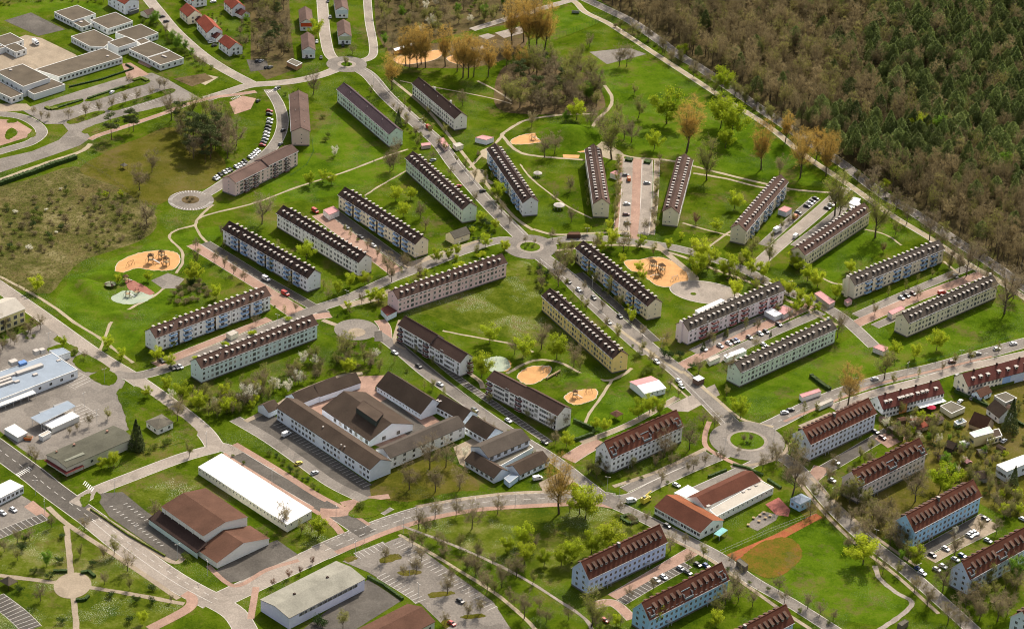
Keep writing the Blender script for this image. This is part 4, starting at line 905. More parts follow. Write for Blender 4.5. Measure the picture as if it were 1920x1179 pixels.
wing(ms, (872, 862), (926.2, 895), 3.3, 6.4, W=9.5, wall=MW, rows=(1.8,), n=6, kind='t')
wing(ms, (975, 889), (1030, 862), 3.3, 6.2, W=9.5, wall=MW, rows=(1.8,), n=5, kind='t')
flatw(ms, [(893, 866), (985, 826), (1000, 838), (940, 872)], 3.0, MW, 'felt', rimh=.2)
flatw(ms, [(945, 896), (962, 885), (972, 892), (955, 905)], 2.8, (.35, .45, .55), 'blue', rim=rail, name='porch', rimh=.2)
flatw(ms, [(668, 764), (681, 750), (719, 775), (706, 790)], 9.6, (.03, .035, .03), 'slate', rim=dcheek, name='skylight', z0=6.0, rimh=.1, rimw=.15)
boxes(ms, [(741, 714, 7, 1.6, .9, .15, 40), (779, 742, 6, 1.6, .9, .15, 40), (784, 745, 6, 1.6, .9, .15, 40), (820, 750, 6.6, 1.8, .9, .15, 40), (825, 752, 6.6, 1.8, .9, .15, 40), (606, 802, 8.6, .8, .8, .9, 0), (640, 835, 8.2, .7, .7, .7, 0), (646, 838, 8.2, .7, .7, .7, 0), (960, 842, 3, 6, 1.4, .6, 30), (975, 836, 3, 3, 1.4, .6, 30)])
def flatten(root, body):
    body.name = 'wall'; M = body.matrix_basis.copy()
    for c in list(body.children):
        c.parent = root; c.matrix_basis = M @ c.matrix_basis
def hall(name, label, cat, short, *a, at=None, group=None, **k):
    o, t, L, W = gab_frame(a[0], a[1], a[2], k.get('b'), k.get('W'))
    root = empty(name, o + Vector((math.cos(t), math.sin(t), 0)) * L / 2); tag(root, label, cat, group)
    if short: landmark(*(root.location + Vector((-math.sin(t), math.cos(t), 0)) * W / 2).xy, short)
    kk = dict(k); nm = kk.pop('part', 'body')
    bd = wing(root, *a, name=nm, **kk)[0]; flatten(root, bd); return root
def flat(name, label, cat, short, poly, h, group=None, **k):
    P = [G(x, y, h) for x, y in poly]; c = sum(P, Vector()) / len(P); root = empty(name, (c.x, c.y, 0)); tag(root, label, cat, group)
    if short: landmark(c.x, c.y, short)
    flatten(root, flatw(root, poly, h, name='body', **k)); return root
# houses at the top
RH = 'red-roofed houses beside the school street'
for i, (e0, eL, W, he, hr, lab, wl) in enumerate((((337, 18), (352.5, 31.5), 10, 5.6, 9.4, 'red-roofed house with cream gable, uphill end of its row', (.62, .56, .42)), ((369, 40), (388, 61.5), 10.5, 5.6, 9.6, 'largest red-roofed white house beside the school street', (.66, .66, .66)),
        ((410, 77), (430, 91.6), 9.5, 5.4, 9, 'red-roofed white house at the lower end of its row', (.66, .66, .66)), ((420, 3), (435, 16.5), 9.5, 5.6, 9.2, 'red-roofed white house behind the others, near the top edge', (.68, .68, .7)))):
    hh = hall('detached_house', lab, 'house', ('cream-gabled house', 'largest red-roofed house', 'lowest red-roofed house', 'topmost red-roofed house')[i], e0, eL, he, hr, W=W, wall=wl, roof='tile', rows=(1.6, 4.2), n=3, kind='w', gwin=2, group=RH)
    if i == 1: wing(hh, (393, 66), (405, 72), 3, 5.2, W=7, wall=wl, roof='wine', name='annex')
    if i == 3: wing(hh, (441, 23), (453, 29), 2.8, 5, W=7, wall=wl, roof='wine', name='annex')
    if i == 0: wing(hh, (362, 34), (372, 42), 2.8, 5, W=6, wall=wl, roof='wine', name='annex')
for e0, eL, W, he, hr, lab in (((342, -14), (362, 2), 10, 5, 8.5, 'white house cut by the top edge beside the school street'), ((202, -10), (234, 8), 11, 7.5, 11, 'tall white house at the top edge behind the school')):
    hall('detached_house', lab, 'house', None, e0, eL, he, hr, W=W, wall=(.66, .68, .72), roof='tile', rows=(1.8, 4.4), n=4, kind='w', gwin=2)
flat('carport', 'grey flat carport beside the tall white house', 'carport', None, [(233, 17), (244, 21.5), (260.5, 16.5), (249, 12)], 2.6, wall=(.12, .12, .12), roof='felt')
hall('garden_shed', 'brown-roofed shed beside the school street', 'shed', None, (276, 28), (292, 23), 2.6, 4.6, W=7, wall=(.5, .46, .38), roof='old')
SH = 'brown-roofed semi-detached houses on the cul-de-sac'
for e0, eL, lab, front in (((560.5, 19), (563, 43), 'brown-roofed house with red front left of the white street', (.5, .08, .03)), ((564.5, 67), (567, 94), 'brown-roofed house nearest the top roundabout, left of the white street', (.42, .48, .52)),
        ((626, -6), (630, 19), 'brown-roofed house right of the white street, by the top edge', (.40, .47, .52)), ((632, 43), (635, 68), 'brown-roofed house right of the white street, nearer the roundabout', (.34, .38, .24))):
    r = hall('semi_detached_house', lab, 'house', 'red-fronted house' if 'red front' in lab else None, e0, eL, 5.8, 8.4, W=8.2, wall=(.55, .57, .58), roof='old', rows=(1.7, 4.3), n=4, kind='w', gwin=2, group=SH)
    o, t, L, W = gab_frame(e0, eL, 5.8, None, 8.2)
    p = MB().box(L + .03, .3, 3.0, L + .12, W - .3, 5.6).build('cladding_panel', wallm(front), r); p.location = o - r.location; p.rotation_euler = (0, 0, t)
flat('garage', 'orange-brown garage with pale flat roof beside the top street', 'garage', None, [(538, 116), (548, 110.5), (566.5, 118.5), (556, 124.5)], 3.0, wall=(.36, .2, .1), roof='felt')
# left side
hall('gymnasium', 'yellow gymnasium with a pale roof at the left edge', 'hall', 'yellow gymnasium', (-40, 612), (46.5, 578), 8.5, 11.5, W=16, wall=(.68, .60, .28), roof='pale', roof2='pale', rows=(2.2, 5.6), n=7, kind='b', edge=trimw)
sm = flat('supermarket', 'long supermarket with blue-grey flat roof at the left edge', 'supermarket', 'blue-roofed supermarket', [(98.4, 661.7), (145.4, 692.7), (-40, 764), (-85, 727)], 4.6, wall=(.6, .63, .66), roof='blue', edges=((1, 9),), rimw=.25)
flatw(sm, [(92, 657), (118, 652), (132, 660), (108, 668)], 3.4, (.5, .52, .54), 'blue', rim=rail, name='annex', rimw=.2)
boxes(sm, [(55, 694, 4.6, 15, 2.6, 1.2, 43), (28, 702, 4.6, 20, 1.8, .9, 43), (32, 716, 4.6, 2.5, 1.5, .7, 43), (66, 703, 4.6, 2.5, 1.5, .7, 43), (25, 683, 4.6, 4, 3.2, 2.2, 43), (68, 664, 4.6, 2.6, 2.6, 2.4, 43), (79, 662, 4.6, 2.6, 2.6, 2.4, 43), (5, 716, 4.6, 10, 1.6, 1, 43), (8, 722, 4.6, 10, 1.6, 1, 43), (110, 676, 4.6, 2, 1.4, .4, 43)])
boxes(sm, [(42, 682, 4.6, 4, 3, 1.2, 43)], mat('blue_unit', (.14, .25, .5)))
aw = MB(); P0, P1 = G(-10, 757, 3.2) - sm.location, G(61, 731, 3.2) - sm.location; dd = (P1 - P0).normalized(); nn = Vector((dd.y, -dd.x, 0))
aw.slab([(P0.x, P0.y, 3.4), (P1.x, P1.y, 3.4), (P1.x + nn.x * 3, P1.y + nn.y * 3, 2.9), (P0.x + nn.x * 3, P0.y + nn.y * 3, 2.9)], .15)
for k in range(6):
    p = P0 + (P1 - P0) * k / 5 + nn * 2.8; aw.bar((p.x, p.y, 0), (p.x, p.y, 2.9), .08)
aw.build('awning', trimw, sm)
z4 = lambda x, y: (x / 4.368, 640 + y / 4.368)
def canopy(name, label, poly, h, roof, mt_post=rail, cat='canopy', side=None, short=None, th=.5, group=None):
    P = [G(x, y, h) for x, y in poly]; c = sum(P, Vector()) / len(P); c.z = 0; root = empty(name, c); tag(root, label, cat, group)
    MB().slab([tuple(p - c) for p in P], th, 0, 1).build('roof', [roof, trimw], root)
    for p in P:
        q = (p - c) * .93; MB().bar((q.x, q.y, 0), (q.x, q.y, h - th), .12).build('post', mt_post, root)
    if short: landmark(c.x, c.y, short)
    return root
ds = canopy('service_canopy', 'long blue-and-white canopy on the supermarket car park', [z4(250, 622), z4(556, 485), z4(620, 528), z4(330, 672)], 4.6, RF['blue'], short='car-park canopy')
for f in (.3, .7):
    a, b_ = G(*z4(300, 650)), G(*z4(590, 515)); p = a.lerp(b_, f) - ds.location; MB().box(-4, -1.2, 0, 4, 1.2, 3).build('booth', wallm((.2, .2, .2)), ds, (p.x, p.y, 0), R(42))
flat('container_row', 'low white-roofed container row in front of the car-park canopy', 'container', None, [z4(350, 672), z4(592, 576), z4(650, 612), z4(425, 712)], 2.9, wall=(.42, .42, .4), roof='white', edges=((3, 7),))
flat('container', 'pale grey container behind the grey hall', 'container', None, [z4(316, 766), z4(390, 728), z4(420, 742), z4(350, 782)], 2.5, wall=(.5, .5, .48), roof='pale')
flat('trolley_shelter', 'white-roofed shelter beside the orange skip at the left edge', 'shelter', None, [z4(35, 716), z4(120, 676), z4(225, 746), z4(145, 786)], 2.8, wall=(.4, .4, .38), roof='white')
gh = hall('grey_hall', 'grey-roofed hall with a red canopy on its lower left end', 'hall', 'grey-roofed hall', z4(545, 1030), z4(1090, 790), 5.0, 6.2, W=15, wall=(.42, .40, .33), roof='hallg', rows=(2.4,), n=4, kind='t', us=lambda f: f < .4)
o_, t_, L_, W_ = gab_frame(z4(545, 1030), z4(1090, 790), 5.0, None, 15)
b = MB(); b.box(-1.8, -1.6, 2.6, 9, -.02, 2.75); b.box(-1.8, 0, 2.6, -.02, W_, 2.75)
for x in (-1.6, 3, 8.7): b.bar((x, -1.5, 0), (x, -1.5, 2.6), .1)
p = b.build('red_canopy', mat('canopy_red', (.17, .045, .04)), gh); p.location = o_ - gh.location; p.rotation_euler = (0, 0, t_)
boxes(gh, [(139, 834, 5.8, 1, 1, .7, 40), (201, 809, 5.9, 1, 1, .7, 40), (106, 847, 5.6, .8, .8, .6, 40)], mat('roof_vent', (.35, .2, .15)))
pp = boxes(gh, [(134, 853, 5.55, 11, 6.5, .25, 44)], mat('patch_felt', (.2, .205, .16)))
def hip(name, label, cat, e0, e1, e2, he, hr, wall, roof, short=None, n=2, group=None, posts=False):
    """square hip-roofed building from three eave corners"""
    a, b, c = (G(*p, he) for p in (e0, e1, e2)); d = a + (c - b); cen = (a + c) / 2; cen.z = 0; root = empty(name, cen); tag(root, label, cat, group)
    if short: landmark(cen.x, cen.y, short)
    Q = [(p - cen) for p in (a, b, c, d)]; m = MB(); W4 = [q * .93 for q in Q]
    if posts:
        for q in W4: MB().bar((q.x, q.y, 0), (q.x, q.y, he), .1).build('post', dcheek, root)
    else:
        ar = sum(u.x * v.y - v.x * u.y for u, v in zip(W4, W4[1:] + W4[:1])); 
        if ar < 0: W4 = W4[::-1]; Q = Q[::-1]
        for u, v in zip(W4, W4[1:] + W4[:1]): m.poly(((u.x, u.y, 0), (v.x, v.y, 0), (v.x, v.y, he), (u.x, u.y, he)))
        bd = m.build('body', wallm(wall), root)
        for u, v in zip(W4, W4[1:] + W4[:1]):
            dd = v - u; ang = math.atan2(dd.y, dd.x); nrm = Vector((dd.y, -dd.x))
            if nrm.y < 0:
                for i in range(n):
                    p = u + dd * (i + .5) / n; inst('window', win_mesh(*WIN['w']), bd, (p.x, p.y, he * .5), ang)
    r = MB(); ap = (0, 0, hr)
    for u, v in zip(Q, Q[1:] + Q[:1]): r.slab([(u.x, u.y, he), (v.x, v.y, he), ap], .12)
    r.build('roof', RF[roof], root); return root
hip('pavilion', 'small hip-roofed grey pavilion on the lawn beside the pale road', 'pavilion', z4(1190, 652), z4(1290, 722), z4(1425, 662), 3.4, 5.4, (.6, .58, .55), 'felt', 'hip-roofed pavilion')
hip('blue_pavilion', 'light blue hip-roofed pavilion above the sports field', 'pavilion', (1480.7, 934.8), (1500.5, 945.5), (1522, 934.8), 4.2, 5.8, (.32, .48, .62), 'blue', 'light blue pavilion')
flat('police_station', 'low white flat-roofed building at the left edge near the zebra crossing', 'building', 'low white building', [(-30, 922), (19, 899), (44, 911), (-5, 936)], 3.8, wall=(.66, .68, .7), roof='white', edges=((2, 6),))
flat('white_roofed_hall', 'long hall with a brilliant white flat roof', 'hall', 'white-roofed hall', [(371.7, 875.1), (415.6, 849.8), (584.4, 957.1), (538.5, 983.4)], 4.0, wall=(.52, .50, .42), roof='white', rim=trimw, edges=((3, 26), (2, 3)), kind='s', wz=2.8)
bh = hall('brown_hall', 'sports hall with brown roofs beside the white-roofed hall', 'hall', 'brown-roofed sports hall', (303.4, 949.3), (381.5, 1003.9), 8.2, 10.6, b=(459.5, 965.9), wall=(.58, .57, .52), roof='brk', edge=trimw)
wing(bh, (371, 1030), (407, 1054), 3.2, 7.2, b=(497, 1004), wall=(.60, .58, .52), roof='brk', name='entrance_wing', edge=trimw)
o_, t_, L_, W_ = gab_frame((303.4, 949.3), (381.5, 1003.9), 8.2, (459.5, 965.9))
b = MB(); b.slab([(-2, -6.2, 3.2), (L_ + 3, -6.2, 3.2), (L_ + 3, -.02, 5.6), (-2, -.02, 5.6)], .25, 0); b.box(-2, -5.8, 0, L_ + 3, -5.6, 2.9, 1); p = b.build('lean_to', [RF['dark'], wallm((.5, .6, .54))], bh); p.location = o_ - bh.location; p.rotation_euler = (0, 0, t_)
for k in range(6):
    q = MB().box(L_ * (k + .5) / 6 - .15, -.35, 5.4, L_ * (k + .5) / 6 + .15, -.01, 8.0).build('buttress', wallm((.58, .57, .52)), bh); q.location = o_ - bh.location; q.rotation_euler = (0, 0, t_)
lh = hall('low_hall', 'white hall with a wide greenish-grey roof at the bottom edge', 'hall', 'greenish-roofed hall', (542.2, 1157.5), (683.8, 1084.4), 6.0, 7.6, b=(633.1, 1050.6), wall=(.60, .61, .74), roof='felt', rows=(4.6,), n=30, kind='t', us=lambda f: .12 < f < .9)
RF['felt_g'] = roofm('roof_green_felt', (.235, .225, .185))
for cc_ in lh.children:
    if cc_.name.startswith('roof'): cc_.data.materials[0] = RF['felt_g']; cc_.data.materials[2] = RF['felt_g']
boxes(lh, [(614, 1083, 7.3, 1, 1, .7, 40), (552, 1114, 7.3, 1, 1, .7, 40)], dcheek)
hall('brick_hall', 'hall with a brick-brown roof cut by the bottom edge', 'hall', 'brick-brown hall', (640, 1255), (815, 1164), 5.0, 8.0, W=17, wall=(.45, .43, .36), roof='brk', rows=(2.6,), n=10, kind='w', gwin=6)
# kindergarten
kg = hall('kindergarten', 'low kindergarten with orange-red roofs beside the road crossing', 'kindergarten', 'orange-roofed kindergarten', (1228, 949.4), (1313.1, 997.5), 3.9, 7.2, b=(1357, 975.2), wall=(.6, .62, .58), roof='red', roof2='orange', rows=(2.2,), n=14, kind='t', gwin=3, edge=trimw)
wing(kg, (1322, 950), (1425, 901), 4.2, 7.0, W=11, wall=(.6, .6, .58), roof='red', name='rear_wing', edge=trimw)
flatw(kg, [(1330.3, 955.4), (1427, 900.4), (1450.6, 913.3), (1344, 967.4)], 3.8, (.62, .6, .56), 'pale', name='flat_wing', edges=((2, 12),), kind='s', wz=2.6)
flatw(kg, [(1264.1, 923.6), (1290, 909), (1311.4, 921), (1288.2, 933)], 3.1, (.6, .6, .6), 'white', name='canopy_roof')
boxes(kg, [(1328, 950, 3.8, 2, 1.4, .8, 40), (1394, 922, 3.8, 1.5, 1, .4, 40), (1405, 916, 3.8, 1.5, 1, .4, 40), (1418, 910, 3.8, 1.5, 1, .4, 40)])
canopy('shade_sail', 'turquoise shade canopy beside the kindergarten', [(1338, 1000), (1354, 988), (1365, 993), (1349, 1005)], 2.6, mat('turquoise', (.2, .42, .42)), th=.12)
# terraced houses on the right
RG = 'red-roofed terraced rows on the right'
t1 = hall('terraced_houses', 'shorter red-roofed row of terraced houses with one orange front', 'terraced houses', 'shorter terraced row', (1656, 766.2), (1770, 736), 5.6, 10.2, b=(1751, 717), wall=(.64, .64, .64), roof='wine', rows=(1.6, 4.3), n=18, kind='w', gwin=2, group=RG)
t2 = hall('terraced_houses', 'longer red-roofed row of terraced houses running out at the right edge', 'terraced houses', 'longer terraced row', (1815.3, 723.4), (1985, 678), 5.8, 10.4, W=11, wall=(.62, .56, .46), roof='wine', rows=(1.6, 4.3), n=24, kind='w', gwin=2, group=RG)
for (e0, eL, he, us_, tt) in (((1656, 766.2), (1770, 736), 5.6, [.08, .15, .3, .36, .43, .5, .6, .68, .75, .9], t1), ((1815.3, 723.4), (1985, 678), 5.8, [.08, .16, .24, .36, .46, .55, .66, .75, .85], t2)):
    o_, t_, L_, W_ = gab_frame(e0, eL, he, None, 10.5)
    for u in us_:
        b = MB(); b.box(-.8, 1.6, he + 1.2, .8, 3.1, he + 2.6); b.box(-1, 1.3, he + 2.6, 1, 3.4, he + 2.75, 1); b.box(-.6, 1.55, he + 1.5, .6, 1.59, he + 2.4, 2)
        q = b.build('dormer', [trimw, lidm, dk], tt); v = Vector((math.cos(t_), math.sin(t_), 0)) * (u * L_); q.location = o_ + v - tt.location; q.rotation_euler = (0, 0, t_)
    for u in (.12, .37, .62, .87):
        b = MB().box(-.4, W_ / 2 - .4, he + 3.6, .4, W_ / 2 + .4, he + 5.4); q = b.build('chimney', dcheek, tt); v = Vector((math.cos(t_), math.sin(t_), 0)) * (u * L_); q.location = o_ + v - tt.location; q.rotation_euler = (0, 0, t_)
    if tt is t1:
        q = MB().box(L_ * .27, -.04, 0, L_ * .40, -.01, 5.5).build('orange_front', wallm((.55, .24, .06)), tt); q.location = o_ - tt.location; q.rotation_euler = (0, 0, t_)
        q = MB().box(L_ * .55, -3.6, 2.6, L_ * .98, -.02, 2.75).build('glass_roof', wallm((.75, .75, .72)), tt); q.location = o_ - tt.location; q.rotation_euler = (0, 0, t_)
    else:
        for f0, f1, c in ((.38, .47, (.3, .45, .75)), (.47, .62, (.6, .65, .8))):
            q = MB().box(L_ * f0, -.04, 0, L_ * f1, -.01, 5.7).build('painted_front', wallm(c), tt); q.location = o_ - tt.location; q.rotation_euler = (0, 0, t_)
z8 = lambda x, y: (1630 + x / 4.534, 640 + y / 4.534)
for nm, lab, cat, e0, eL, he, hr, W, wl, rf, rw in (
    ('garden_house', 'little blue-white house with a red roof below the longer terraced row', 'house', z8(945, 472), z8(1040, 425), 2.9, 5.2, 5.5, (.55, .65, .75), 'brk', 1), ('cottage', 'white house with a dark grey roof beside the dark conifer', 'house', z8(1000, 562), z8(1105, 645), 3.6, 7.4, 9, (.62, .64, .66), 'slate', 1),
    ('barn', 'barn with a steep rusty brown roof beside the narrow lane', 'barn', z8(850, 692), z8(985, 745), 2.8, 7.4, 9, (.3, .24, .18), 'brk', 0), ('garden_shed', 'black wooden shed in the gardens below the terraced row', 'shed', z8(640, 885), z8(710, 912), 2.6, 4.6, 6, (.06, .05, .045), 'slate', 0),
    ('garden_shed', 'shed with bright red corrugated roof in the gardens', 'shed', z8(455, 730), z8(505, 712), 2.4, 3.4, 9, (.4, .3, .22), 'tile', 0), ('garden_shed', 'small brown-roofed shed next to the parasol', 'shed', z8(590, 672), z8(635, 655), 2.4, 3.4, 6, (.4, .34, .26), 'old', 0),
    ('garden_shed', 'shed with orange-brown roof beside the red-roofed shed', 'shed', z8(395, 742), z8(440, 742), 2.4, 3.2, 6, (.4, .32, .24), 'brk', 0), ('barn_shed', 'dark-roofed shed left of the white house at the right edge', 'shed', z8(900, 1165), z8(1010, 1160), 2.6, 4.2, 7, (.22, .2, .18), 'slate', 0)):
    hall(nm, lab, cat, lab.split(' beside')[0].split(' below')[0] if rw else None, e0, eL, he, hr, W=W, wall=wl, roof=rf, rows=(1.6,) if rw else None, n=2, kind='w', gwin=1 if rw else 0)
flat('carport', 'carport with half white flat roof beside the lane', 'carport', None, [z8(603, 548), z8(695, 508), z8(815, 562), z8(700, 612)], 2.8, wall=(.5, .48, .35), roof='felt')
flat('garden_house', 'yellow house with a pale green flat roof in the gardens', 'house', 'green-roofed yellow house', [z8(850, 775), z8(1020, 722), z8(1058, 770), z8(892, 815)], 5.6, wall=(.55, .47, .25), roof='green', edges=((3, 3),))
flat('garden_house', 'long low annex with dark roof beside the green-roofed yellow house', 'annex', None, [z8(1020, 760), z8(1100, 740), z8(1130, 800), z8(1000, 840)], 3.2, wall=(.6, .52, .36), roof='slate', edges=((2, 4),))
flat('white_house', 'white flat-roofed house at the right edge', 'house', 'white flat-roofed house', [z8(1082, 1048), z8(1315, 962), z8(1400, 1010), z8(1170, 1105)], 6, wall=(.66, .68, .72), roof='white', edges=((3, 4), (2, 4)))
flat('garden_shed', 'white flat-roofed shed among the gardens by the black shed', 'shed', None, [z8(765, 850), z8(835, 835), z8(852, 862), z8(788, 880)], 2.4, wall=(.5, .5, .5), roof='white')
flat('greenhouse', 'glass-roofed shed with bluish panes in the gardens', 'greenhouse', None, [z8(720, 680), z8(790, 650), z8(828, 680), z8(752, 708)], 2.2, wall=(.4, .42, .4), roof='blue')
flat('garage', 'flat grey garage above the dark conifer', 'garage', None, [z8(1062, 460), z8(1160, 430), z8(1255, 480), z8(1160, 520)], 2.8, wall=(.3, .28, .25), roof='felt')
# sheds, garages and containers of the estate
for lab, poly, h, wl, rf in (
    ('pink-roofed garage with open front beside the red van', [(606, 393.5), (625, 386.5), (636.5, 395), (617.5, 403)], 3.4, (.62, .6, .58), 'pink'), ('pink-roofed white garage below the short white block', [(891, 258), (905, 253.5), (926, 257.5), (912, 263)], 3.2, (.62, .64, .68), 'pink'),
    ('small red-roofed hut beside the pink strip', [(1144, 324), (1153, 320), (1166, 323), (1157, 329)], 3.2, (.5, .52, .55), 'pink'), ('pink-roofed hut with grey walls beside the orange car', [(1459, 393), (1471, 386), (1485, 391), (1474, 398)], 3.2, (.5, .52, .56), 'pink'),
    ('long dark red-roofed shed below the street junction', [(1527, 550), (1538, 545), (1566, 565), (1555, 571)], 2.6, (.4, .36, .32), 'pink'), ('red flat-roofed shed at the gable of the ivory block', [(1583, 563), (1592, 558), (1598, 563), (1589, 568)], 2.4, (.4, .3, .28), 'pink'),
    ('pink-roofed storage shed in the court above the beige strip', [(1665, 584), (1690, 573), (1697, 578), (1673, 590)], 3, (.55, .5, .46), 'pink'), ('pink-roofed twin container by the lawn path', [(1637, 651), (1648, 645), (1668, 652), (1657, 659)], 2.8, (.55, .5, .48), 'pink'),
    ('long pink-roofed container beside the turning area', [(1499, 739), (1535, 728), (1540, 733), (1504, 745)], 2.6, (.6, .58, .56), 'pink'), ('white bus shelter roof beside the service road', [(1531, 757), (1558, 746), (1563, 750), (1537, 762)], 2.4, (.5, .5, .48), 'pale'),
    ('dark red-roofed shed at the left gable of the pink block', [(714, 579), (727, 572), (744, 583), (726, 592)], 3.2, (.5, .56, .6), 'wine'), ('white van-sized container in the mint court', [(1326, 672), (1345, 664), (1351, 669), (1331, 678)], 2.6, (.6, .58, .52), 'pale'),
    ('long white flat canopy in the mint court', [(1356, 666), (1393, 652), (1400, 657), (1363, 672)], 2.6, (.6, .6, .6), 'white'), ('blue-and-white canopy at the red-balconied block', [(1433, 583), (1447, 577), (1466, 588), (1453, 594)], 2.8, (.5, .52, .55), 'white'),
    ('pink-roofed annex beside the blue-and-white canopy', [(1456, 581), (1468, 573), (1488, 579), (1470, 590)], 2.8, (.5, .48, .5), 'pink'), ('long white flat roof behind the red-balconied block', [(1303, 582), (1352, 560), (1359, 563), (1310, 587)], 2.6, (.6, .6, .6), 'white'),
    ('white flat canopy near the forest road', [(1591, 381), (1600, 369), (1614, 373), (1606, 387)], 3.0, (.35, .35, .35), 'white'), ('second white canopy touching the beige block', [(1592, 386), (1612, 380), (1616, 388), (1600, 394)], 2.6, (.5, .45, .42), 'white'),
    ('cream container in the left court', [(424, 624), (438, 618), (447, 623), (433, 630)], 2.8, (.56, .52, .42), 'pale'), ('dark grey shelter by the mint court entrance', [(1299, 708), (1311, 703), (1321, 709), (1309, 714)], 3.0, (.15, .1, .08), 'white'),
    ('cream shed beside the pink-roofed white garage', [(849, 270), (862, 267), (869, 272), (856, 276)], 2.6, (.5, .46, .36), 'pale'), ('pink awning shed beside the garden path', [(822, 262), (831, 258), (842, 273), (834, 277)], 2.6, (.4, .3, .3), 'pink'),
    ('small pink-roofed kiosk by the curved road', [(789, 269), (806, 267), (808, 272), (791, 274)], 2.2, (.4, .3, .28), 'pink'), ('dark roofed hut at the sports field corner', [(1381, 1050), (1388, 1046), (1403, 1058), (1397, 1063)], 2.8, (.14, .11, .08), 'felt'),
    ('wooden hut on the lawn at the bottom right', [(1683, 1168), (1697, 1160), (1704, 1164), (1691, 1173)], 2.6, (.16, .13, .1), 'felt'), ('white canopy among the orange poplars', [(738, 92), (776, 80), (778, 84), (741, 96)], 3, (.25, .1, .05), 'white'),
    ('dark shelter beside the ball court', [(1075, 122), (1091, 120), (1092, 125), (1077, 127)], 2.6, (.08, .04, .03), 'slate'), ('dark bus shelter above the cream block', [(1063, 440), (1068, 435), (1086, 435), (1089, 440)], 2.4, (.08, .05, .04), 'brk')):
    flat('shed' if 'shed' in lab or 'hut' in lab else 'container' if 'container' in lab else 'garage' if 'garage' in lab else 'shelter', lab, 'shed' if 'shed' in lab or 'hut' in lab else 'container' if 'container' in lab else 'garage' if 'garage' in lab else 'shelter', None, poly, h, wall=wl, roof=rf, rim=RF[rf], rimw=.15, rimh=.2)
hall('cream_house', 'small cream house with a grey gable roof below the pale green block', 'house', 'small cream house', (852, 447), (881, 437), 4.0, 6.6, W=7.5, wall=(.58, .52, .38), roof='felt', rows=(2,), n=1, kind='s', gwin=0)
tr = hall('depot', 'white depot with half pink and half white roof beside the street', 'depot', 'pink-and-white depot', (1208.5, 737.5), (1248, 727), 3.4, 4.6, b=(1223, 704.5), wall=(.56, .6, .6), roof='white', roof2='pink', rows=(2,), n=4, kind='s', edge=trimw)
hip('gazebo', 'red square gazebo on the lawn above the white steep-roofed block', 'gazebo', (1143, 774.5), (1155.5, 782), (1169, 775.5), 2.9, 4.4, (.3, .2, .1), 'brk', 'red gazebo', posts=True)
hip('gazebo', 'brown thatched gazebo in the park at the left edge', 'gazebo', (-2, 1088), (16, 1098), (34, 1089), 2.6, 4.8, (.3, .2, .1), 'gravelr', None, posts=True)
hip('picnic_shelter', 'small grey picnic shelter on the meadow above the heath', 'shelter', (225, 309), (232, 313), (240, 309.5), 2.2, 3.4, (.3, .2, .1), 'felt', None, posts=True)
def tent(px, py, r, label):
    root = empty('round_tent', G(px, py)); tag(root, label, 'tent', 'white round tents on the lawn')
    b = MB(); n = 10
    for i in range(n):
        a0, a1 = 2 * math.pi * i / n, 2 * math.pi * (i + 1) / n; b.poly(((r * math.cos(a0), r * math.sin(a0), 2.3), (r * math.cos(a1), r * math.sin(a1), 2.3), (0, 0, 3.6)))
        b.poly(((r * math.cos(a0), r * math.sin(a0), 1.95), (r * math.cos(a1), r * math.sin(a1), 1.95), (r * math.cos(a1), r * math.sin(a1), 2.3), (r * math.cos(a0), r * math.sin(a0), 2.3)))
    b.build('canopy', lidm, root)
    for i in range(n): MB().bar((r * .96 * math.cos(i * .6283), r * .96 * math.sin(i * .6283), 0), (r * .96 * math.cos(i * .6283), r * .96 * math.sin(i * .6283), 2), .06).build('post', rail, root)
tent(1008, 331, 2.6, 'white round tent nearer the white balcony block'); tent(1048, 391, 3.3, 'larger white round tent on the lawn near the cream block')
# parasol in the gardens
pr = thing('parasol', *z8(520, 590), 'crimson parasol in the garden of the shorter terraced row', 'parasol'); b = MB()
for i in range(8):
    a0, a1 = i * .7854, (i + 1) * .7854; b.poly(((2.6 * math.cos(a0), 2.6 * math.sin(a0), 2.3), (2.6 * math.cos(a1), 2.6 * math.sin(a1), 2.3), (0, 0, 3.1)))
b.build('canopy', mat('crimson', (.35, .03, .06)), pr); MB().bar((0, 0, 0), (0, 0, 3), .05).build('pole', rail, pr)
# ================================================================== TREES AND SHRUBS
bark = mat('bark', (.10, .078, .055), .25, .6, rand=.15); bark_l = mat('bark_grey', (.12, .1, .075), .25, .6, rand=.15); bark_p = mat('bark_pine', (.12, .07, .045), .2, .6)
TW = dict(bare=leaf_mat('twigs_bare', (.21, .165, .095), (.33, .265, .16), .25), orange=leaf_mat('twigs_orange', (.40, .26, .055), (.56, .39, .10), .38), forest=leaf_mat('twigs_forest', (.19, .15, .07), (.38, .30, .155), .3, .36))
LF = dict(y=leaf_mat('leaf_yellow_green', (.27, .36, .014), (.50, .55, .035), .5), g=leaf_mat('leaf_olive', (.21, .25, .03), (.36, .38, .07), .45), G=leaf_mat('leaf_fresh', (.12, .24, .018), (.22, .36, .035), .45),
          w=leaf_mat('blossom', (.6, .57, .43), (.78, .75, .62), .35), p=leaf_mat('needles_pine', (.075, .10, .03), (.13, .16, .05), .18), c=leaf_mat('needles_spruce', (.10, .14, .036), (.22, .26, .075), .25, .36),
          s=leaf_mat('leaf_shrub', (.09, .13, .015), (.18, .22, .035), .35), d=leaf_mat('leaf_russet', (.15, .075, .045), (.24, .13, .075), .25), h=leaf_mat('leaf_hedge', (.025, .055, .012), (.06, .10, .02), .15), r=leaf_mat('leaf_dry', (.18, .145, .07), (.3, .245, .125), .25))
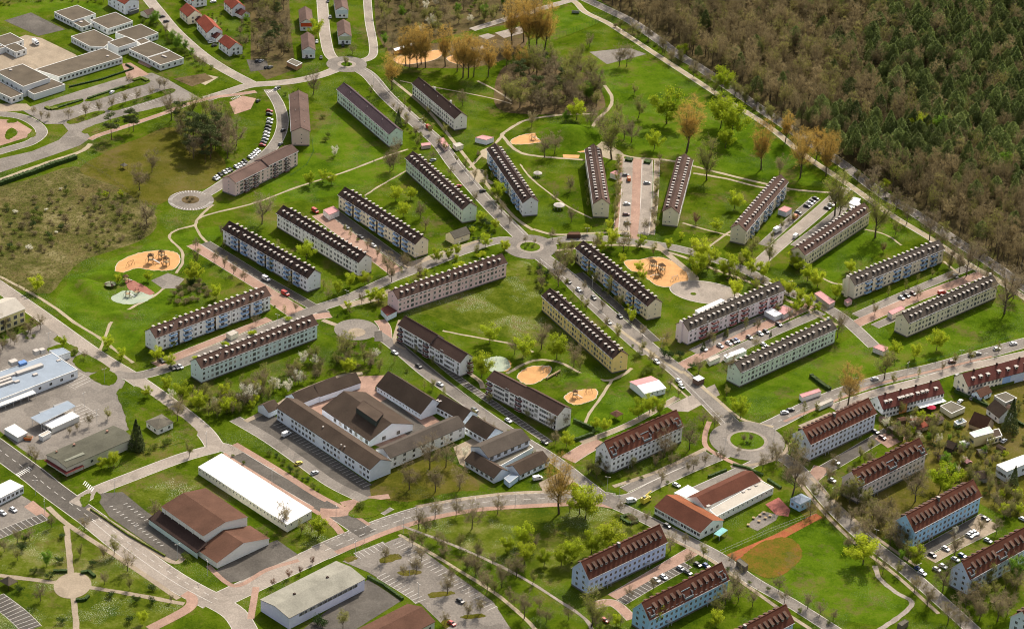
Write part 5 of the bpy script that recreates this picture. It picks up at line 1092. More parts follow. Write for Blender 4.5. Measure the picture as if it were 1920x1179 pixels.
def rdir(r):
    while True:
        v = Vector((r.uniform(-1, 1), r.uniform(-1, 1), r.uniform(-1, 1)))
        if .05 < v.length < 1: return v.normalized()
def skeleton(r, h, cw, base, nl, shape='round', lean=.0):
    """trunk and limbs; returns trunk builder and the list of outer nodes"""
    t = MB(); r0 = h * .0125 + .02; top = Vector((r.uniform(-.02, .02) * h, r.uniform(-.02, .02) * h, h * base)); t.bar((0, 0, -.2), top, r0 * 1.25, n=6, r2=r0); nodes = []
    segs = []
    if shape == 'spire':
        tip = Vector((top.x, top.y, h * .96)); t.bar(top, tip, r0, n=5, r2=r0 * .2)
        for i in range(nl):
            f = (i + .5) / nl; z = h * base + f * (h * .92 - h * base); a = i * 2.4 + r.uniform(-.3, .3); ln = cw / 2 * (1 - f * .6) * r.uniform(.7, 1.05)
            st = Vector((top.x, top.y, z)); en = st + Vector((math.cos(a) * ln, math.sin(a) * ln, ln * .9)); t.bar(st, en, r0 * .4 * (1 - f * .6), n=4, r2=.02); segs.append((st, en))
    else:
        for i in range(nl):
            a = i * 2.4 + r.uniform(-.4, .4); f = ((i * 7) % nl + .5) / nl
            el = f ** .7; rad = cw / 2 * math.sqrt(max(.05, 1 - el * el * .85)) * r.uniform(.7, 1.0)
            if shape == 'vase': rad = cw / 2 * (.25 + .75 * (1 - abs(el - .45) / .75)) * r.uniform(.75, 1.0)
            en = Vector((top.x + math.cos(a) * rad, top.y + math.sin(a) * rad, h * (base + (1 - base) * (.28 + .70 * el))))
            st = Vector((top.x, top.y, h * base * r.uniform(.8, 1.0))) + Vector((0, 0, (h * (1 - base)) * .28 * el)); mid = st.lerp(en, .45) + Vector((0, 0, -.04 * h if shape != 'vase' else -.06 * h)) + rdir(r) * h * .02
            rr = r0 * (.62 - .2 * el); t.bar(st, mid, rr, n=5, r2=rr * .6); t.bar(mid, en, rr * .6, n=4, r2=rr * .18); segs += [(st.lerp(mid, .5), mid), (mid, en)]
        t.bar(top, Vector((top.x, top.y, h * (base + (1 - base) * .3))), r0, n=5, r2=r0 * .45)
    return t, segs, r0
def make_bare(seed, h, cw, base, nl, tw, shape='round', sub=5, twn=7, tws=7, tl=1.0, w=.05, leaves=0, ls=.3, lm=None, fan=.55):
    r = random.Random(seed); t, segs, r0 = skeleton(r, h, cw, base, nl, shape); c = MB(); mats = [tw] + ([lm] if lm else [])
    nodes = []
    for st, en in segs:
        d0 = en - st; L = d0.length
        for k in range(sub):
            p = st.lerp(en, r.uniform(.25, 1.0)); dv = (d0.normalized() * r.uniform(.3, 1) + rdir(r) * .8 + Vector((0, 0, .25))).normalized(); ln = h * .075 * r.uniform(.6, 1.3) * (1 + .5 * (cw / h))
            q = p + dv * ln; t.bar(p, q, r0 * .11 + .012, n=3, r2=.012); nodes.append((p, q, dv))
    for p, q, dv in nodes:
        for k in range(twn):
            s = p.lerp(q, r.uniform(.2, 1.0)); v = (dv * .6 + rdir(r) * .9 + Vector((0, 0, .28))).normalized(); ln = tl * r.uniform(.6, 1.3); e = s + v * ln; sd = v.cross(rdir(r)).normalized() * w * .6
            c.poly((s - sd, s + sd, e))
            for j in range(tws):
                s2 = s.lerp(e, r.uniform(.15, 1)); v2 = (v * .7 + rdir(r) * fan).normalized(); e2 = s2 + v2 * tl * .6 * r.uniform(.6, 1.3); sd = v2.cross(rdir(r)).normalized() * w * .5
                c.poly((s2 - sd, s2 + sd, e2))
                if leaves and r.random() < leaves:
                    u = rdir(r) * ls * r.uniform(.6, 1.2); x = u.cross(rdir(r)).normalized() * ls * r.uniform(.5, 1); m = s2.lerp(e2, r.uniform(.3, 1.1)); c.poly((m - u * .5 - x * .3, m + x * .5, m + u * .6, m - x * .5), 1)
    return t.mesh('trunk', bark), c.mesh('crown', mats)
def make_leafy(seed, h, cw, base, nl, lm, n=2400, ls=.34, shape='round', clump=26, tw=None, spread=.13, trunkm=None):
    """leaf crown of many small leaf faces gathered in clumps"""
    r = random.Random(seed); t, segs, r0 = skeleton(r, h, cw, base, nl, shape); c = MB(); cl = []
    for st, en in segs: cl += [st.lerp(en, f) for f in (.6, .85, 1.0)]
    while len(cl) < clump * 2:
        a = r.uniform(0, 6.283); zz = r.uniform(-.95, 1); rad = math.sqrt(max(0, 1 - zz * zz)) * r.uniform(.55, .98); cl.append(Vector((math.cos(a) * rad * cw / 2, math.sin(a) * rad * cw / 2, h * (base + (1 - base) * (.5 + .46 * zz)))))
    for k in range(n):
        p = r.choice(cl) + rdir(r) * (h * spread) * r.random() ** .5 * (.9 if r.random() < .85 else 1.5)
        if p.z < h * base * .75: continue
        u = rdir(r); x = u.cross(rdir(r)).normalized(); s = ls * r.uniform(.6, 1.25); c.poly((p - u * s * .5, p + x * s * .42, p + u * s * .5, p - x * s * .42))
    for st, en in segs:
        for k in range(5):
            p = st.lerp(en, r.uniform(.3, 1)); q = p + (rdir(r) + Vector((0, 0, .4))).normalized() * h * .09; t.bar(p, q, r0 * .14 + .015, n=3, r2=.012)
    return t.mesh('trunk', trunkm or bark), c.mesh('crown', lm)
def make_pine(seed, h, cw, lm, n=2600):
    r = random.Random(seed); t = MB(); r0 = h * .016; t.bar((0, 0, -.2), (r.uniform(-.3, .3), 0, h * .92), r0, n=6, r2=.05); c = MB(); cl = []
    for i in range(15):
        z = h * r.uniform(.42, .95); a = i * 2.4; ln = cw / 2 * (1.15 - abs(z / h - .6) * 1.7) * r.uniform(.6, 1); p = Vector((math.cos(a) * ln, math.sin(a) * ln, z + ln * .15)); t.bar((0, 0, z - ln * .15), p, r0 * .35, n=4, r2=.03); cl += [p, p * .65 + Vector((0, 0, z * .35))]
    for k in range(n):
        b = r.choice(cl); o = rdir(r); p = b + Vector((o.x, o.y, o.z * .55)) * h * .1 * r.random() ** .4; u = rdir(r) * .34; x = u.cross(rdir(r)).normalized() * .16; c.poly((p - u, p + x, p + u, p - x))
    return t.mesh('trunk', bark_p), c.mesh('crown', lm)
def make_spruce(seed, h, cw, lm, n=900, base=.1, rr=.5, blunt=1.3):
    """conical or blunt conifer: needle sprays through the volume, denser near the outside"""
    r = random.Random(seed); t = MB(); t.bar((0, 0, -.2), (0, 0, h * .85), h * .013, n=5, r2=.03); c = MB(); ph = r.uniform(0, 6)
    for i in range(n):
        f = r.random() ** 1.35; a = r.uniform(0, 6.283); z = h * (base + (1 - base) * f); rad = (cw / 2 * (1 - f ** blunt) + .1) * (1 + .16 * math.sin(3 * a + ph) + .12 * math.sin(f * h * 2.4 + 2 * a)); q = rad * r.uniform(.3, 1) ** .45
        p = Vector((math.cos(a) * q, math.sin(a) * q, z - q * .22 + r.uniform(-.3, .3))); u = (Vector((math.cos(a), math.sin(a), -.15)) + rdir(r) * .9).normalized() * rr * r.uniform(.5, 1.1); x = u.cross(rdir(r)).normalized() * rr * r.uniform(.25, .5)
        c.poly((p - u * .5, p - x, p + u * .6, p + x))
    return t.mesh('trunk', bark), c.mesh('crown', lm)
def make_shrub(seed, h, w_, lm, n=520, ls=.26):
    r = random.Random(seed); c = MB(); t = MB(); cl = []
    for i in range(9):
        a = i * 2.4; q = w_ / 2 * r.uniform(.1, .75); p = Vector((math.cos(a) * q, math.sin(a) * q, h * r.uniform(.4, .85))); cl.append(p); t.bar((0, 0, 0), p, .04, n=3, r2=.015)
    for k in range(n):
        o = rdir(r); p = r.choice(cl) + Vector((o.x * w_ * .26, o.y * w_ * .26, o.z * h * .3)) * r.random() ** .4; p.z = max(.05, p.z); u = rdir(r) * ls * r.uniform(.6, 1.2) * .6; x = u.cross(rdir(r)).normalized() * ls * .4; c.poly((p - u, p + x, p + u, p - x))
    me = bpy.data.meshes.new('shrub'); nv = len(t.v); me.from_pydata(t.v + c.v, [], t.f + [tuple(i + nv for i in f) for f in c.f]); me.materials.append(bark); me.materials.append(lm); me.polygons.foreach_set('material_index', [0] * len(t.f) + [1] * len(c.f)); me.update(); return me
KIND = {   # code: (reference height, variants, words)
 'b': (11, [make_bare(10 + i, 11, 8.4 - i * .5, .2, 9, TW['bare'], sub=5, twn=6, tws=6, tl=1.1, w=.048, leaves=.12, ls=.2, lm=LF['g']) for i in range(4)], 'bare brown'),
 'B': (20, [make_bare(20 + i, 20, 15 - i, .16, 12, TW['bare'], 'vase', sub=7, twn=6, tws=5, tl=1.5, w=.058) for i in range(3)], 'tall bare'),
 'o': (24, [make_bare(30 + i, 24, 15 - 2 * i, .2, 16, TW['orange'], 'vase', sub=8, twn=6, tws=6, tl=1.6, w=.07, fan=.7) for i in range(3)], 'orange-budded'),
 'y': (9, [make_leafy(40 + i, 9, 7.4 + .6 * (i % 3), .2, 9, LF['y'], 4600, .33) for i in range(5)], 'yellow-green'),
 'g': (14, [make_bare(50 + i, 14, 8.5 - i * .6, .14, 11, TW['bare'], sub=6, twn=5, tws=5, tl=1.1, w=.04, leaves=.85, ls=.26, lm=LF['g']) for i in range(4)], 'olive-green'),
 'G': (10, [make_leafy(60 + i, 10, 6.5, .18, 9, LF['G'], 3600, .35) for i in range(3)], 'fresh green'),
 'k': (10, [make_bare(70 + i, 10, 4.2, .1, 12, TW['bare'], 'spire', sub=6, twn=5, tws=4, tl=.7, w=.04, leaves=.8, ls=.24, lm=LF['g']) for i in range(2)], 'slender green'),
 'w': (7, [make_leafy(80 + i, 7, 6, .15, 9, LF['w'], 1500, .28) for i in range(2)], 'white-blossomed'),
 'p': (16, [make_pine(90 + i, 16, 8, LF['p']) for i in range(3)], 'dark pine'),
 'n': (13, [make_spruce(95 + i, 13, 6.5, LF['p'], 2600, .06, .55, 1.0) for i in range(2)], 'dark conifer'),
 'd': (6, [make_leafy(98 + i, 6, 4.6, .2, 8, LF['d'], 900, .3) for i in range(2)], 'russet-leaved'),
}
SHR = {'s': [make_shrub(110 + i, 2.4, 3.4, LF['s']) for i in range(3)], 'e': [make_shrub(115 + i, 2.4, 3.4, LF['h']) for i in range(2)], 'v': [make_shrub(120 + i, 2.2, 3.6, LF['r']) for i in range(3)], 'l': [make_shrub(125 + i, 1.8, 3.2, LF['y']) for i in range(2)], 'x': [make_shrub(130 + i, 2.2, 3.2, LF['w']) for i in range(1)]}
SWORD = dict(s='green shrub', e='dark green bush', v='brown dry shrub', l='bright yellow shrub', x='white-flowering shrub')
NAMED = []      # (object, words, plural, x, y)
def tree(px, py, hp, k, wide=1.0, P=None, H=None):
    h0, var, words = KIND[k]; P = P or G(px, py); h = H or hgt(px, py, hp)
    if k in ('b',) and h > 15: h0, var, words = KIND['B']
    elif k == 'b' and h < 8.2: words = 'small bare'
    tm, cm = var[rnd.randrange(len(var))]; s = h / h0; wide *= 1.12 if k in 'ybg' else 1.0
    o = empty('tall_bare_tree' if words == 'tall bare' else 'young_bare_tree' if words == 'small bare' else dict(p='pine_tree', n='conifer_tree', b='bare_tree', o='budding_poplar_tree', y='leafy_tree', g='budding_tree', G='green_tree', k='slender_tree', w='blossom_tree', d='russet_tree')[k], P, rnd.uniform(0, 6.283)); o.scale = (s * wide, s * wide, s)
    inst('trunk', tm, o); inst('crown', cm, o); o['category'] = 'tree'
    NAMED.append((o, words + (' tree' if k not in 'pn' else ''), P.x, P.y)); return o
def shrub(px, py, k='s', s=1.0, P=None):
    P = P or G(px, py); o = inst(dict(s='shrub', e='bush', v='dry_shrub', l='yellow_shrub', x='flowering_shrub')[k], SHR[k][rnd.randrange(len(SHR[k]))], None, P, rnd.uniform(0, 6.283), (s * rnd.uniform(.85, 1.2), s * rnd.uniform(.85, 1.2), s * rnd.uniform(.8, 1.2)))
    o['category'] = 'shrub'; NAMED.append((o, SWORD[k], P.x, P.y)); return o
TREES = {
 'p': '209,262,51 242,246,40 250,247,42 338,242,52 362,268,58 380,288,70 395,298,62 356,290,50 405,270,60',
 'n': '746,238,32 256,842,56 1361,630,18 1893,806,58 1899,913,40 262,838,40 1445,630,10',
 'b': '128,223,22 161,218,25 186,211,22 210,204,22 235,195,22 259,188,22 283,181,18 299,165,20 309,167,22 242,160,22 64,215,16 78,223,16 90,226,16 321,226,60 443,275,55 417,277,58 397,287,62 428,285,50 285,323,42 262,357,50 274,425,52 224,407,25 587,178,48 867,199,30 744,290,30 661,102,20 '
      '1108,237,36 1125,252,50 1170,263,40 1184,267,45 997,239,30 1021,295,45 1040,288,40 1161,125,45 1175,125,40 1105,89,25 1242,99,35 1216,76,30 1258,118,28 1300,145,30 1325,160,26 367,466,20 403,491,22 421,501,22 438,514,22 458,527,22 417,443,22 491,420,62 788,410,32 727,514,42 734,529,32 763,504,25 756,496,22 737,318,42 731,323,36 798,432,26 '
      '1169,471,36 1047,537,48 1036,450,22 985,455,14 1002,458,12 1069,359,28 1071,417,30 1041,379,20 1176,433,22 1209,433,22 1230,392,20 1743,450,56 1781,499,46 1799,511,46 1812,517,66 1834,499,42 1883,588,98 1631,369,58 1462,328,36 1700,420,44 1765,470,40 1850,540,50 1900,560,54 1680,395,42 '
      '333,789,44 167,799,24 59,862,26 67,868,24 130,814,14 159,672,15 145,808,16 694,692,26 806,878,62 836,875,50 768,917,52 816,922,46 862,917,42 1015,654,50 1076,687,42 965,664,32 1057,801,32 1034,806,30 1041,832,24 1293,842,54 1319,796,26 1339,801,28 1257,728,22 1310,700,32 1367,712,48 1408,829,16 1394,828,15 1415,654,24 1245,857,52 '
      '1570,633,52 1448,860,30 159,994,26 195,1047,28 239,1070,36 196,1095,24 76,1126,30 8,1034,26 33,1016,26 55,1014,26 97,988,24 321,1128,14 290,971,32 532,992,50 584,996,22 785,991,36 816,971,34 855,968,32 885,991,50 933,963,34 722,1052,28 780,1075,34 756,1078,20 839,1113,36 877,1156,28 900,1151,30 834,1169,22 774,1024,30 829,1034,32 790,1052,30 892,1078,42 913,1111,40 941,1100,45 846,1088,28 '
      '1068,960,30 968,1083,45 1001,1032,32 1011,1141,26 1024,1167,28 983,1159,50 1184,986,28 1164,960,22 1211,981,24 1257,1032,35 1291,1062,28 1374,1111,45 1384,1128,36 1411,1136,32 1360,1133,36 1179,1121,22 1225,1106,25 1486,927,86 1618,1014,46 1636,981,42 1646,988,36 1716,940,66 1669,1021,45 1684,1009,35 1700,1024,35 1789,1044,45 1768,1108,55 1738,1136,42 1714,1111,30 1777,1169,45 1837,1161,32 1870,1164,50 1888,1154,45 1822,1108,36 1567,940,36 1837,1001,30 1868,1001,30 1460,1108,30 1514,1141,30 1537,1154,28 1562,1164,22 1799,1182,40 '
      '1120,470,30 1050,500,34 890,380,22 845,330,18 812,300,18 780,255,18 955,420,20 940,400,22 1455,870,34 1430,880,30 1240,905,26 1300,880,26 1350,865,24 1555,905,30 1535,925,26 1590,1030,28 1655,1075,30 1330,640,22 1480,600,24 1420,620,22 1250,640,18 1205,630,20 1130,580,18 1095,545,18 1640,590,22 1720,560,22 1780,530,24 480,610,20 555,585,20 615,560,18 690,535,18',
 'o': '735,168,72 761,123,70 783,127,76 790,121,70 798,127,76 835,125,76 857,135,65 868,146,86 878,146,76 888,144,76 915,145,70 768,127,56 960,84,86 982,79,80 993,92,90 1006,94,94 1021,94,86 975,142,56 950,125,48 1287,286,100 1427,318,90 1472,268,56 1504,302,62 1557,308,64 1549,330,76 1500,334,92 1048,963,102 1590,758,76 1530,300,60',
 'y': '593,72,35 1081,225,36 1250,232,62 1351,240,60 1371,257,64 1226,282,36 1360,278,36 1278,109,26 1353,173,46 69,545,27 197,371,12 226,369,12 221,532,18 277,527,18 364,529,36 405,560,26 580,349,25 605,341,22 621,346,22 742,378,28 770,374,22 756,407,27 575,487,34 633,551,24 656,539,27 684,534,24 695,567,24 710,567,27 818,491,24 841,486,22 902,415,18 857,478,20 910,463,24 928,430,18 933,374,32 946,473,22 '
      '1377,392,32 1342,433,22 1099,439,18 1141,430,18 1123,458,22 1147,463,34 1201,463,22 1253,468,20 1277,448,12 1311,494,46 1306,519,40 1320,505,34 1337,491,24 1367,514,36 1408,514,28 1431,519,28 1377,557,32 1166,494,18 1197,511,20 1204,527,20 1180,588,17 1486,501,28 1498,509,24 1514,527,30 1532,539,32 1567,560,26 1478,552,25 1498,567,26 1516,578,26 1593,511,22 1659,356,20 1450,545,22 1395,490,22 '
      '201,656,26 228,674,22 118,651,20 295,677,26 319,689,24 313,733,26 342,753,36 373,768,34 421,748,28 425,776,30 276,745,20 191,878,20 214,873,26 204,876,22 917,644,36 903,707,44 1044,672,44 980,672,40 1184,603,22 1217,776,34 1198,784,36 1237,776,28 1136,809,24 1118,804,20 1062,837,26 1388,784,36 1380,772,28 1677,669,28 1715,674,28 1756,656,36 597,1006,36 951,1037,30 1087,963,52 1097,973,56 1109,1037,40 1142,1032,52 1072,1055,42 1052,1062,36 983,1057,40 982,1024,40 1342,1174,30 1225,1172,42 1156,1172,20 1618,1057,48 1626,1029,20 1763,920,48 1717,1060,36 1906,937,22 267,1172,25 1775,935,34 1150,1045,36 1020,1060,30 945,470,18 1108,520,18',
 'g': '648,123,20 803,216,16 834,252,20 696,178,18 783,275,18 1118,201,32 1110,186,42 1147,299,92 1197,221,42 1189,178,22 1157,219,30 1325,338,78 1087,122,40 1377,183,36 1398,193,34 1418,201,26 1340,178,28 1440,225,34 1475,240,34 260,374,16 187,468,15 369,494,28 656,590,18 1049,468,22 1072,473,24 1158,366,20 1158,387,20 1230,366,16 1565,405,82 1574,402,70 1641,445,90 1679,440,28 1410,479,36 1441,492,42 1748,410,26 1388,501,26 202,786,22 354,858,32 649,672,50 712,697,26 811,682,15 859,702,18 811,730,20 918,756,20 988,784,18 1087,695,30 1158,636,26 1362,743,20 1186,878,22 1123,878,28 1272,743,15 1658,710,56 1488,870,55 1478,845,42 1613,860,22 1633,847,24 1689,778,24 1700,827,28 214,1039,34 643,1178,36 564,1001,26 1109,1174,72 1593,943,52 1608,945,42 1855,1098,42 150,1042,22 244,1105,24 33,1050,22 1342,1154,40 1745,817,26 1730,870,34 1760,850,30 1870,870,24 780,664,16 880,702,20 500,1010,16',
 'G': '88,1062,30 1903,1088,46 1060,228,20 1690,1050,20 1100,190,36',
 'k': '1106,501,30 1141,552,32 508,511,26 544,540,22 1058,480,26 420,470,20',
 'w': '628,293,20 463,758,38 872,857,20 560,720,26 540,735,24 480,745,26 1712,800,20 1760,830,18 1700,770,16 1790,1000,14',
 'd': '1304,421,22 1656,473,18 512,1098,14 541,1083,16 563,1075,14 586,1057,14',
}
for k, s in TREES.items():
    for e in s.split():
        x, y, hp = (float(v) for v in e.split(',')); big = {(1287, 286): 1.25, (1048, 963): 1.1, (1618, 1057): 1.25, (1250, 232): 1.1, (1590, 758): 1.15}.get((x, y), 1.0)
        tree(x, y, hp, k, big)
def scatter(poly, n, fn, seed, mind=0.0):
    r = random.Random(seed); W = [G(*p) for p in poly]; xs = [p.x for p in W]; ys = [p.y for p in W]; got = []; tries = 0
    while len(got) < n and tries < n * 60:
        tries += 1; x, y = r.uniform(min(xs), max(xs)), r.uniform(min(ys), max(ys))
        if not inside((x, y), [(p.x, p.y) for p in W]): continue
        if mind and any((x - a) ** 2 + (y - b) ** 2 < mind * mind for a, b in got): continue
        got.append((x, y)); fn(Vector((x, y, 0)), r)
    return got
def mix(spec, hlo, hhi):
    ks = [k for k, n in spec for _ in range(n)]
    def f(P, r):
        k = r.choice(ks)
        if k in SHR: shrub(0, 0, k, r.uniform(hlo, hhi) / 9, P)
        else: tree(0, 0, 0, k, 1.0, P, r.uniform(hlo, hhi) * (.75 if k in 'yw' else 1))
    return f
# groves and belts
scatter([(965, 212), (940, 190), (950, 150), (1000, 130), (1060, 125), (1105, 145), (1128, 175), (1108, 205), (1040, 212)], 42, mix((('b', 6), ('g', 4), ('p', 1)), 13, 20), 1, 4)
scatter([(345, 300), (330, 255), (350, 225), (390, 215), (430, 235), (450, 265), (440, 290), (400, 312)], 20, mix((('b', 6), ('g', 3), ('p', 1)), 12, 18), 2, 4.5)
scatter([(700, -30), (1030, -30), (1000, 25), (930, 40), (870, 58), (800, 76), (740, 92), (712, 80)], 120, mix((('b', 4), ('g', 4), ('s', 3), ('G', 1), ('w', 1)), 6, 12), 3, 3)
scatter([(478, 100), (470, 30), (450, -30), (533, -30), (538, 60), (545, 105), (510, 118)], 48, mix((('b', 5), ('g', 3), ('p', 1), ('s', 2)), 9, 17), 4, 3.5)
scatter([(300, 738), (360, 748), (430, 738), (520, 700), (600, 668), (650, 645), (700, 655), (718, 680), (660, 698), (590, 712), (510, 745), (465, 775), (420, 790), (350, 765)], 95, mix((('b', 4), ('g', 5), ('w', 1), ('s', 3), ('y', 1), ('v', 2)), 6, 10), 5, 2.6)
scatter([(1650, 800), (1700, 775), (1800, 790), (1820, 830), (1900, 850), (1850, 880), (1790, 900), (1745, 870), (1700, 850)], 105, mix((('g', 4), ('s', 8), ('b', 3), ('e', 4), ('y', 1), ('G', 1), ('w', 1)), 4, 9), 6, 2.2)
scatter([(1745, 890), (1860, 890), (1925, 960), (1880, 975), (1850, 930), (1790, 905)], 34, mix((('g', 4), ('s', 4), ('b', 3), ('y', 1)), 5, 9), 7, 3)
scatter([(1500, 960), (1560, 925), (1640, 905), (1700, 890), (1680, 960), (1640, 1000), (1590, 1000)], 13, mix((('b', 5), ('g', 2), ('s', 1)), 7, 11), 8, 5)
scatter([(1880, 760), (1925, 735), (1925, 840), (1900, 830)], 18, mix((('s', 4), ('g', 2), ('e', 2)), 4, 7), 9, 2.5)
scatter([(0, 0), (140, 0), (250, 0), (260, 8), (180, 6), (90, 2), (10, 12)], 24, mix((('s', 5), ('w', 2), ('b', 2), ('G', 1)), 4, 8), 10, 2.5)
scatter([(262, 40), (290, 38), (320, 70), (360, 105), (400, 130), (380, 130), (330, 95), (290, 60)], 34, mix((('s', 7), ('G', 1), ('b', 1)), 6, 10), 11, 2)
scatter([(440, 40), (470, 20), (465, 110), (440, 110), (410, 100), (450, 85)], 22, mix((('s', 5), ('b', 2), ('G', 1)), 5, 9), 12, 2.4)
scatter([(330, 20), (350, 5), (440, 40), (430, 60), (400, 50)], 16, mix((('s', 5), ('e', 2), ('w', 1)), 4, 7), 13, 2.4)
scatter([(-10, 625), (60, 600), (90, 615), (40, 650), (-10, 660)], 20, mix((('s', 4), ('v', 3), ('b', 1)), 6, 10), 14, 2.4)
scatter([(1090, 880), (1140, 888), (1200, 880), (1270, 850), (1280, 860), (1200, 900), (1120, 908)], 18, mix((('s', 4), ('b', 2), ('g', 2)), 5, 8), 15, 2.6)
scatter([(330, 540), (370, 528), (400, 545), (390, 560), (350, 575), (310, 570)], 24, mix((('v', 4), ('s', 3), ('e', 1)), 8, 12), 16, 2)
scatter([(1330, 505), (1450, 530), (1540, 575), (1580, 605), (1560, 600), (1440, 560), (1350, 520)], 40, mix((('v', 4), ('s', 2), ('y', 1), ('b', 1)), 5, 8), 17, 2.4)
scatter([(1150, 50), (1190, 70), (1330, 155), (1440, 225), (1560, 310), (1690, 395), (1900, 530), (1900, 520), (1690, 385), (1560, 300), (1440, 218), (1330, 148), (1190, 62)], 90, mix((('s', 3), ('b', 5), ('g', 3), ('v', 2), ('e', 1)), 5, 10), 18, 3.4)
scatter([(520, 185), (560, 165), (575, 172), (540, 180)], 4, mix((('s', 3),), 5, 8), 19, 3)
scatter([(735, 195), (760, 220), (800, 265), (800, 280), (755, 235), (730, 205)], 16, mix((('s', 2), ('b', 1), ('g', 1)), 4, 7), 20, 3)
scatter([(880, 275), (915, 300), (960, 370), (940, 370), (890, 310)], 14, mix((('s', 2), ('e', 1), ('g', 1), ('b', 1)), 4, 7), 21, 3)
scatter([(1050, 478), (1075, 470), (1080, 500), (1060, 505)], 10, mix((('g', 2), ('s', 2), ('b', 1)), 5, 9), 22, 2.5)
scatter([(990, 500), (1030, 510), (1020, 560), (1000, 540)], 14, mix((('e', 2), ('s', 2), ('b', 1)), 5, 9), 23, 2.5)
scatter([(870, 425), (905, 425), (935, 440), (900, 460), (880, 450)], 14, mix((('e', 3), ('s', 2), ('y', 1)), 5, 7), 24, 2.4)
def along(pts, gap, ks, hlo, hhi, seed, off=1.5):
    r = random.Random(seed); W = [G(*p) for p in pts]
    for a, b in zip(W, W[1:]):
        L = (b - a).length; t = (b - a) / L; n = Vector((-t.y, t.x, 0)); s_ = r.uniform(0, gap)
        while s_ < L: mix([(k, 1) for k in ks], hlo, hhi)(a + t * s_ + n * r.uniform(-off, off), r); s_ += gap * r.uniform(.6, 1.5)
scatter([(1640, 1000), (1700, 960), (1690, 1000), (1740, 1060), (1700, 1060)], 9, mix((('b', 4), ('g', 2)), 8, 12), 61, 4)
scatter([(1790, 1120), (1900, 1060), (1925, 1110), (1880, 1150), (1830, 1179)], 16, mix((('b', 5), ('g', 3), ('s', 1)), 7, 12), 62, 4)
scatter([(1560, 880), (1640, 850), (1640, 870), (1590, 905)], 9, mix((('b', 4), ('s', 3), ('g', 2)), 5, 9), 63, 3)
scatter([(1130, 1150), (1180, 1179), (1100, 1185), (1060, 1160)], 8, mix((('b', 4), ('s', 2), ('g', 2)), 5, 9), 64, 3)
along([(630, 592), (720, 556), (800, 512), (900, 474)], 14, 'bygs', 4, 8, 31); along([(760, 200), (840, 290), (905, 350), (950, 405)], 12, 'bgks', 5, 8, 32); along([(1060, 478), (1180, 468), (1270, 488), (1380, 528), (1500, 588)], 11, 'gyky', 5, 9, 33)
along([(1030, 500), (1100, 580), (1200, 660), (1290, 735)], 13, 'gkbs', 4, 8, 34); along([(300, 662), (400, 622), (500, 585)], 16, 'ksy', 4, 6, 35, .6); along([(1500, 785), (1640, 728), (1780, 690), (1900, 655)], 13, 'gkb', 5, 8, 36); along([(1225, 915), (1330, 868), (1390, 850)], 12, 'bgs', 4, 7, 37)
along([(1470, 880), (1540, 955), (1610, 1020), (1700, 1090), (1760, 1140)], 10, 'bbgs', 6, 10, 38, 2.5); along([(1280, 1015), (1370, 1065), (1470, 1130), (1550, 1175)], 10, 'bbgs', 5, 9, 39, 2.5); along([(700, 650), (780, 715), (860, 770), (1000, 860)], 12, 'gkbs', 4, 7, 40); along([(505, 850), (560, 890), (612, 925)], 3.2, 'ses', 5, 9, 41, 1.5)
along([(470, 545), (540, 595)], 8, 'kgs', 4, 7, 42); along([(520, 470), (590, 530), (620, 548)], 9, 'kgs', 4, 7, 43); along([(640, 430), (720, 490), (760, 520)], 9, 'kbs', 4, 7, 44, .8); along([(1085, 495), (1140, 555), (1195, 605)], 8, 'kgs', 4, 8, 45, .8); along([(1620, 575), (1700, 540), (1780, 505)], 9, 'kgs', 4, 7, 46, .8); along([(1310, 660), (1400, 615), (1480, 580)], 10, 'kgsn', 4, 7, 47, .8)
along([(920, 300), (945, 350), (975, 400)], 8, 'kgs', 4, 7, 48, 1); along([(1095, 300), (1100, 350), (1108, 410)], 12, 'sk', 4, 6, 49, 1); along([(1160, 290), (1158, 360), (1150, 430)], 7, 'ggs', 5, 8, 50, 1); along([(1236, 300), (1232, 360), (1225, 430)], 8, 'gbs', 5, 8, 51, 1.2); along([(1400, 470), (1440, 450), (1500, 400)], 9, 'gsb', 4, 7, 52, 1); along([(420, 850), (480, 885)], 8, 'bs', 4, 7, 53); along([(770, 1005), (860, 1062), (960, 1130), (1010, 1165)], 10, 'bbg', 6, 9, 54, 2); along([(790, 1000), (900, 1045), (1010, 1098)], 11, 'bg', 6, 9, 55, 2.5)
# heath: shrubs that can be told apart, and the tussocks between them
scatter([(-15, 400), (60, 375), (130, 350), (140, 420), (100, 470), (30, 490), (-15, 480)], 60, mix((('s', 3), ('v', 4), ('x', 1), ('e', 1)), 6, 13), 25, 3)
scatter([(150, 345), (230, 365), (285, 410), (270, 445), (190, 470), (150, 470), (140, 400)], 60, mix((('v', 6), ('s', 2), ('b', 1)), 5, 10), 26, 3)
tb = MB(); r_ = random.Random(5); W = [G(*p) for p in HEATH]; xs = [p.x for p in W]; ys = [p.y for p in W]
while len(tb.f) < 22000:
    x, y = r_.uniform(min(xs), max(xs)), r_.uniform(min(ys), max(ys))
    if not inside((x, y), [(p.x, p.y) for p in W]): continue
    m = r_.choice((0, 0, 1)); hh = r_.uniform(.2, .75)
    for k in range(4):
        a = r_.uniform(0, 6.283); q = r_.uniform(.1, .4); tb.poly(((x + math.cos(a) * q - .07, y + math.sin(a) * q, 0), (x + math.cos(a) * q + .07, y + math.sin(a) * q, 0), (x + math.cos(a) * q * 2.2, y + math.sin(a) * q * 2.2, hh)), m)
tag(tb.build('heath_tussocks', [LF['r'], LF['s']]), 'dry brownish tussocks and weeds covering the heath field', 'weeds', kind='stuff')
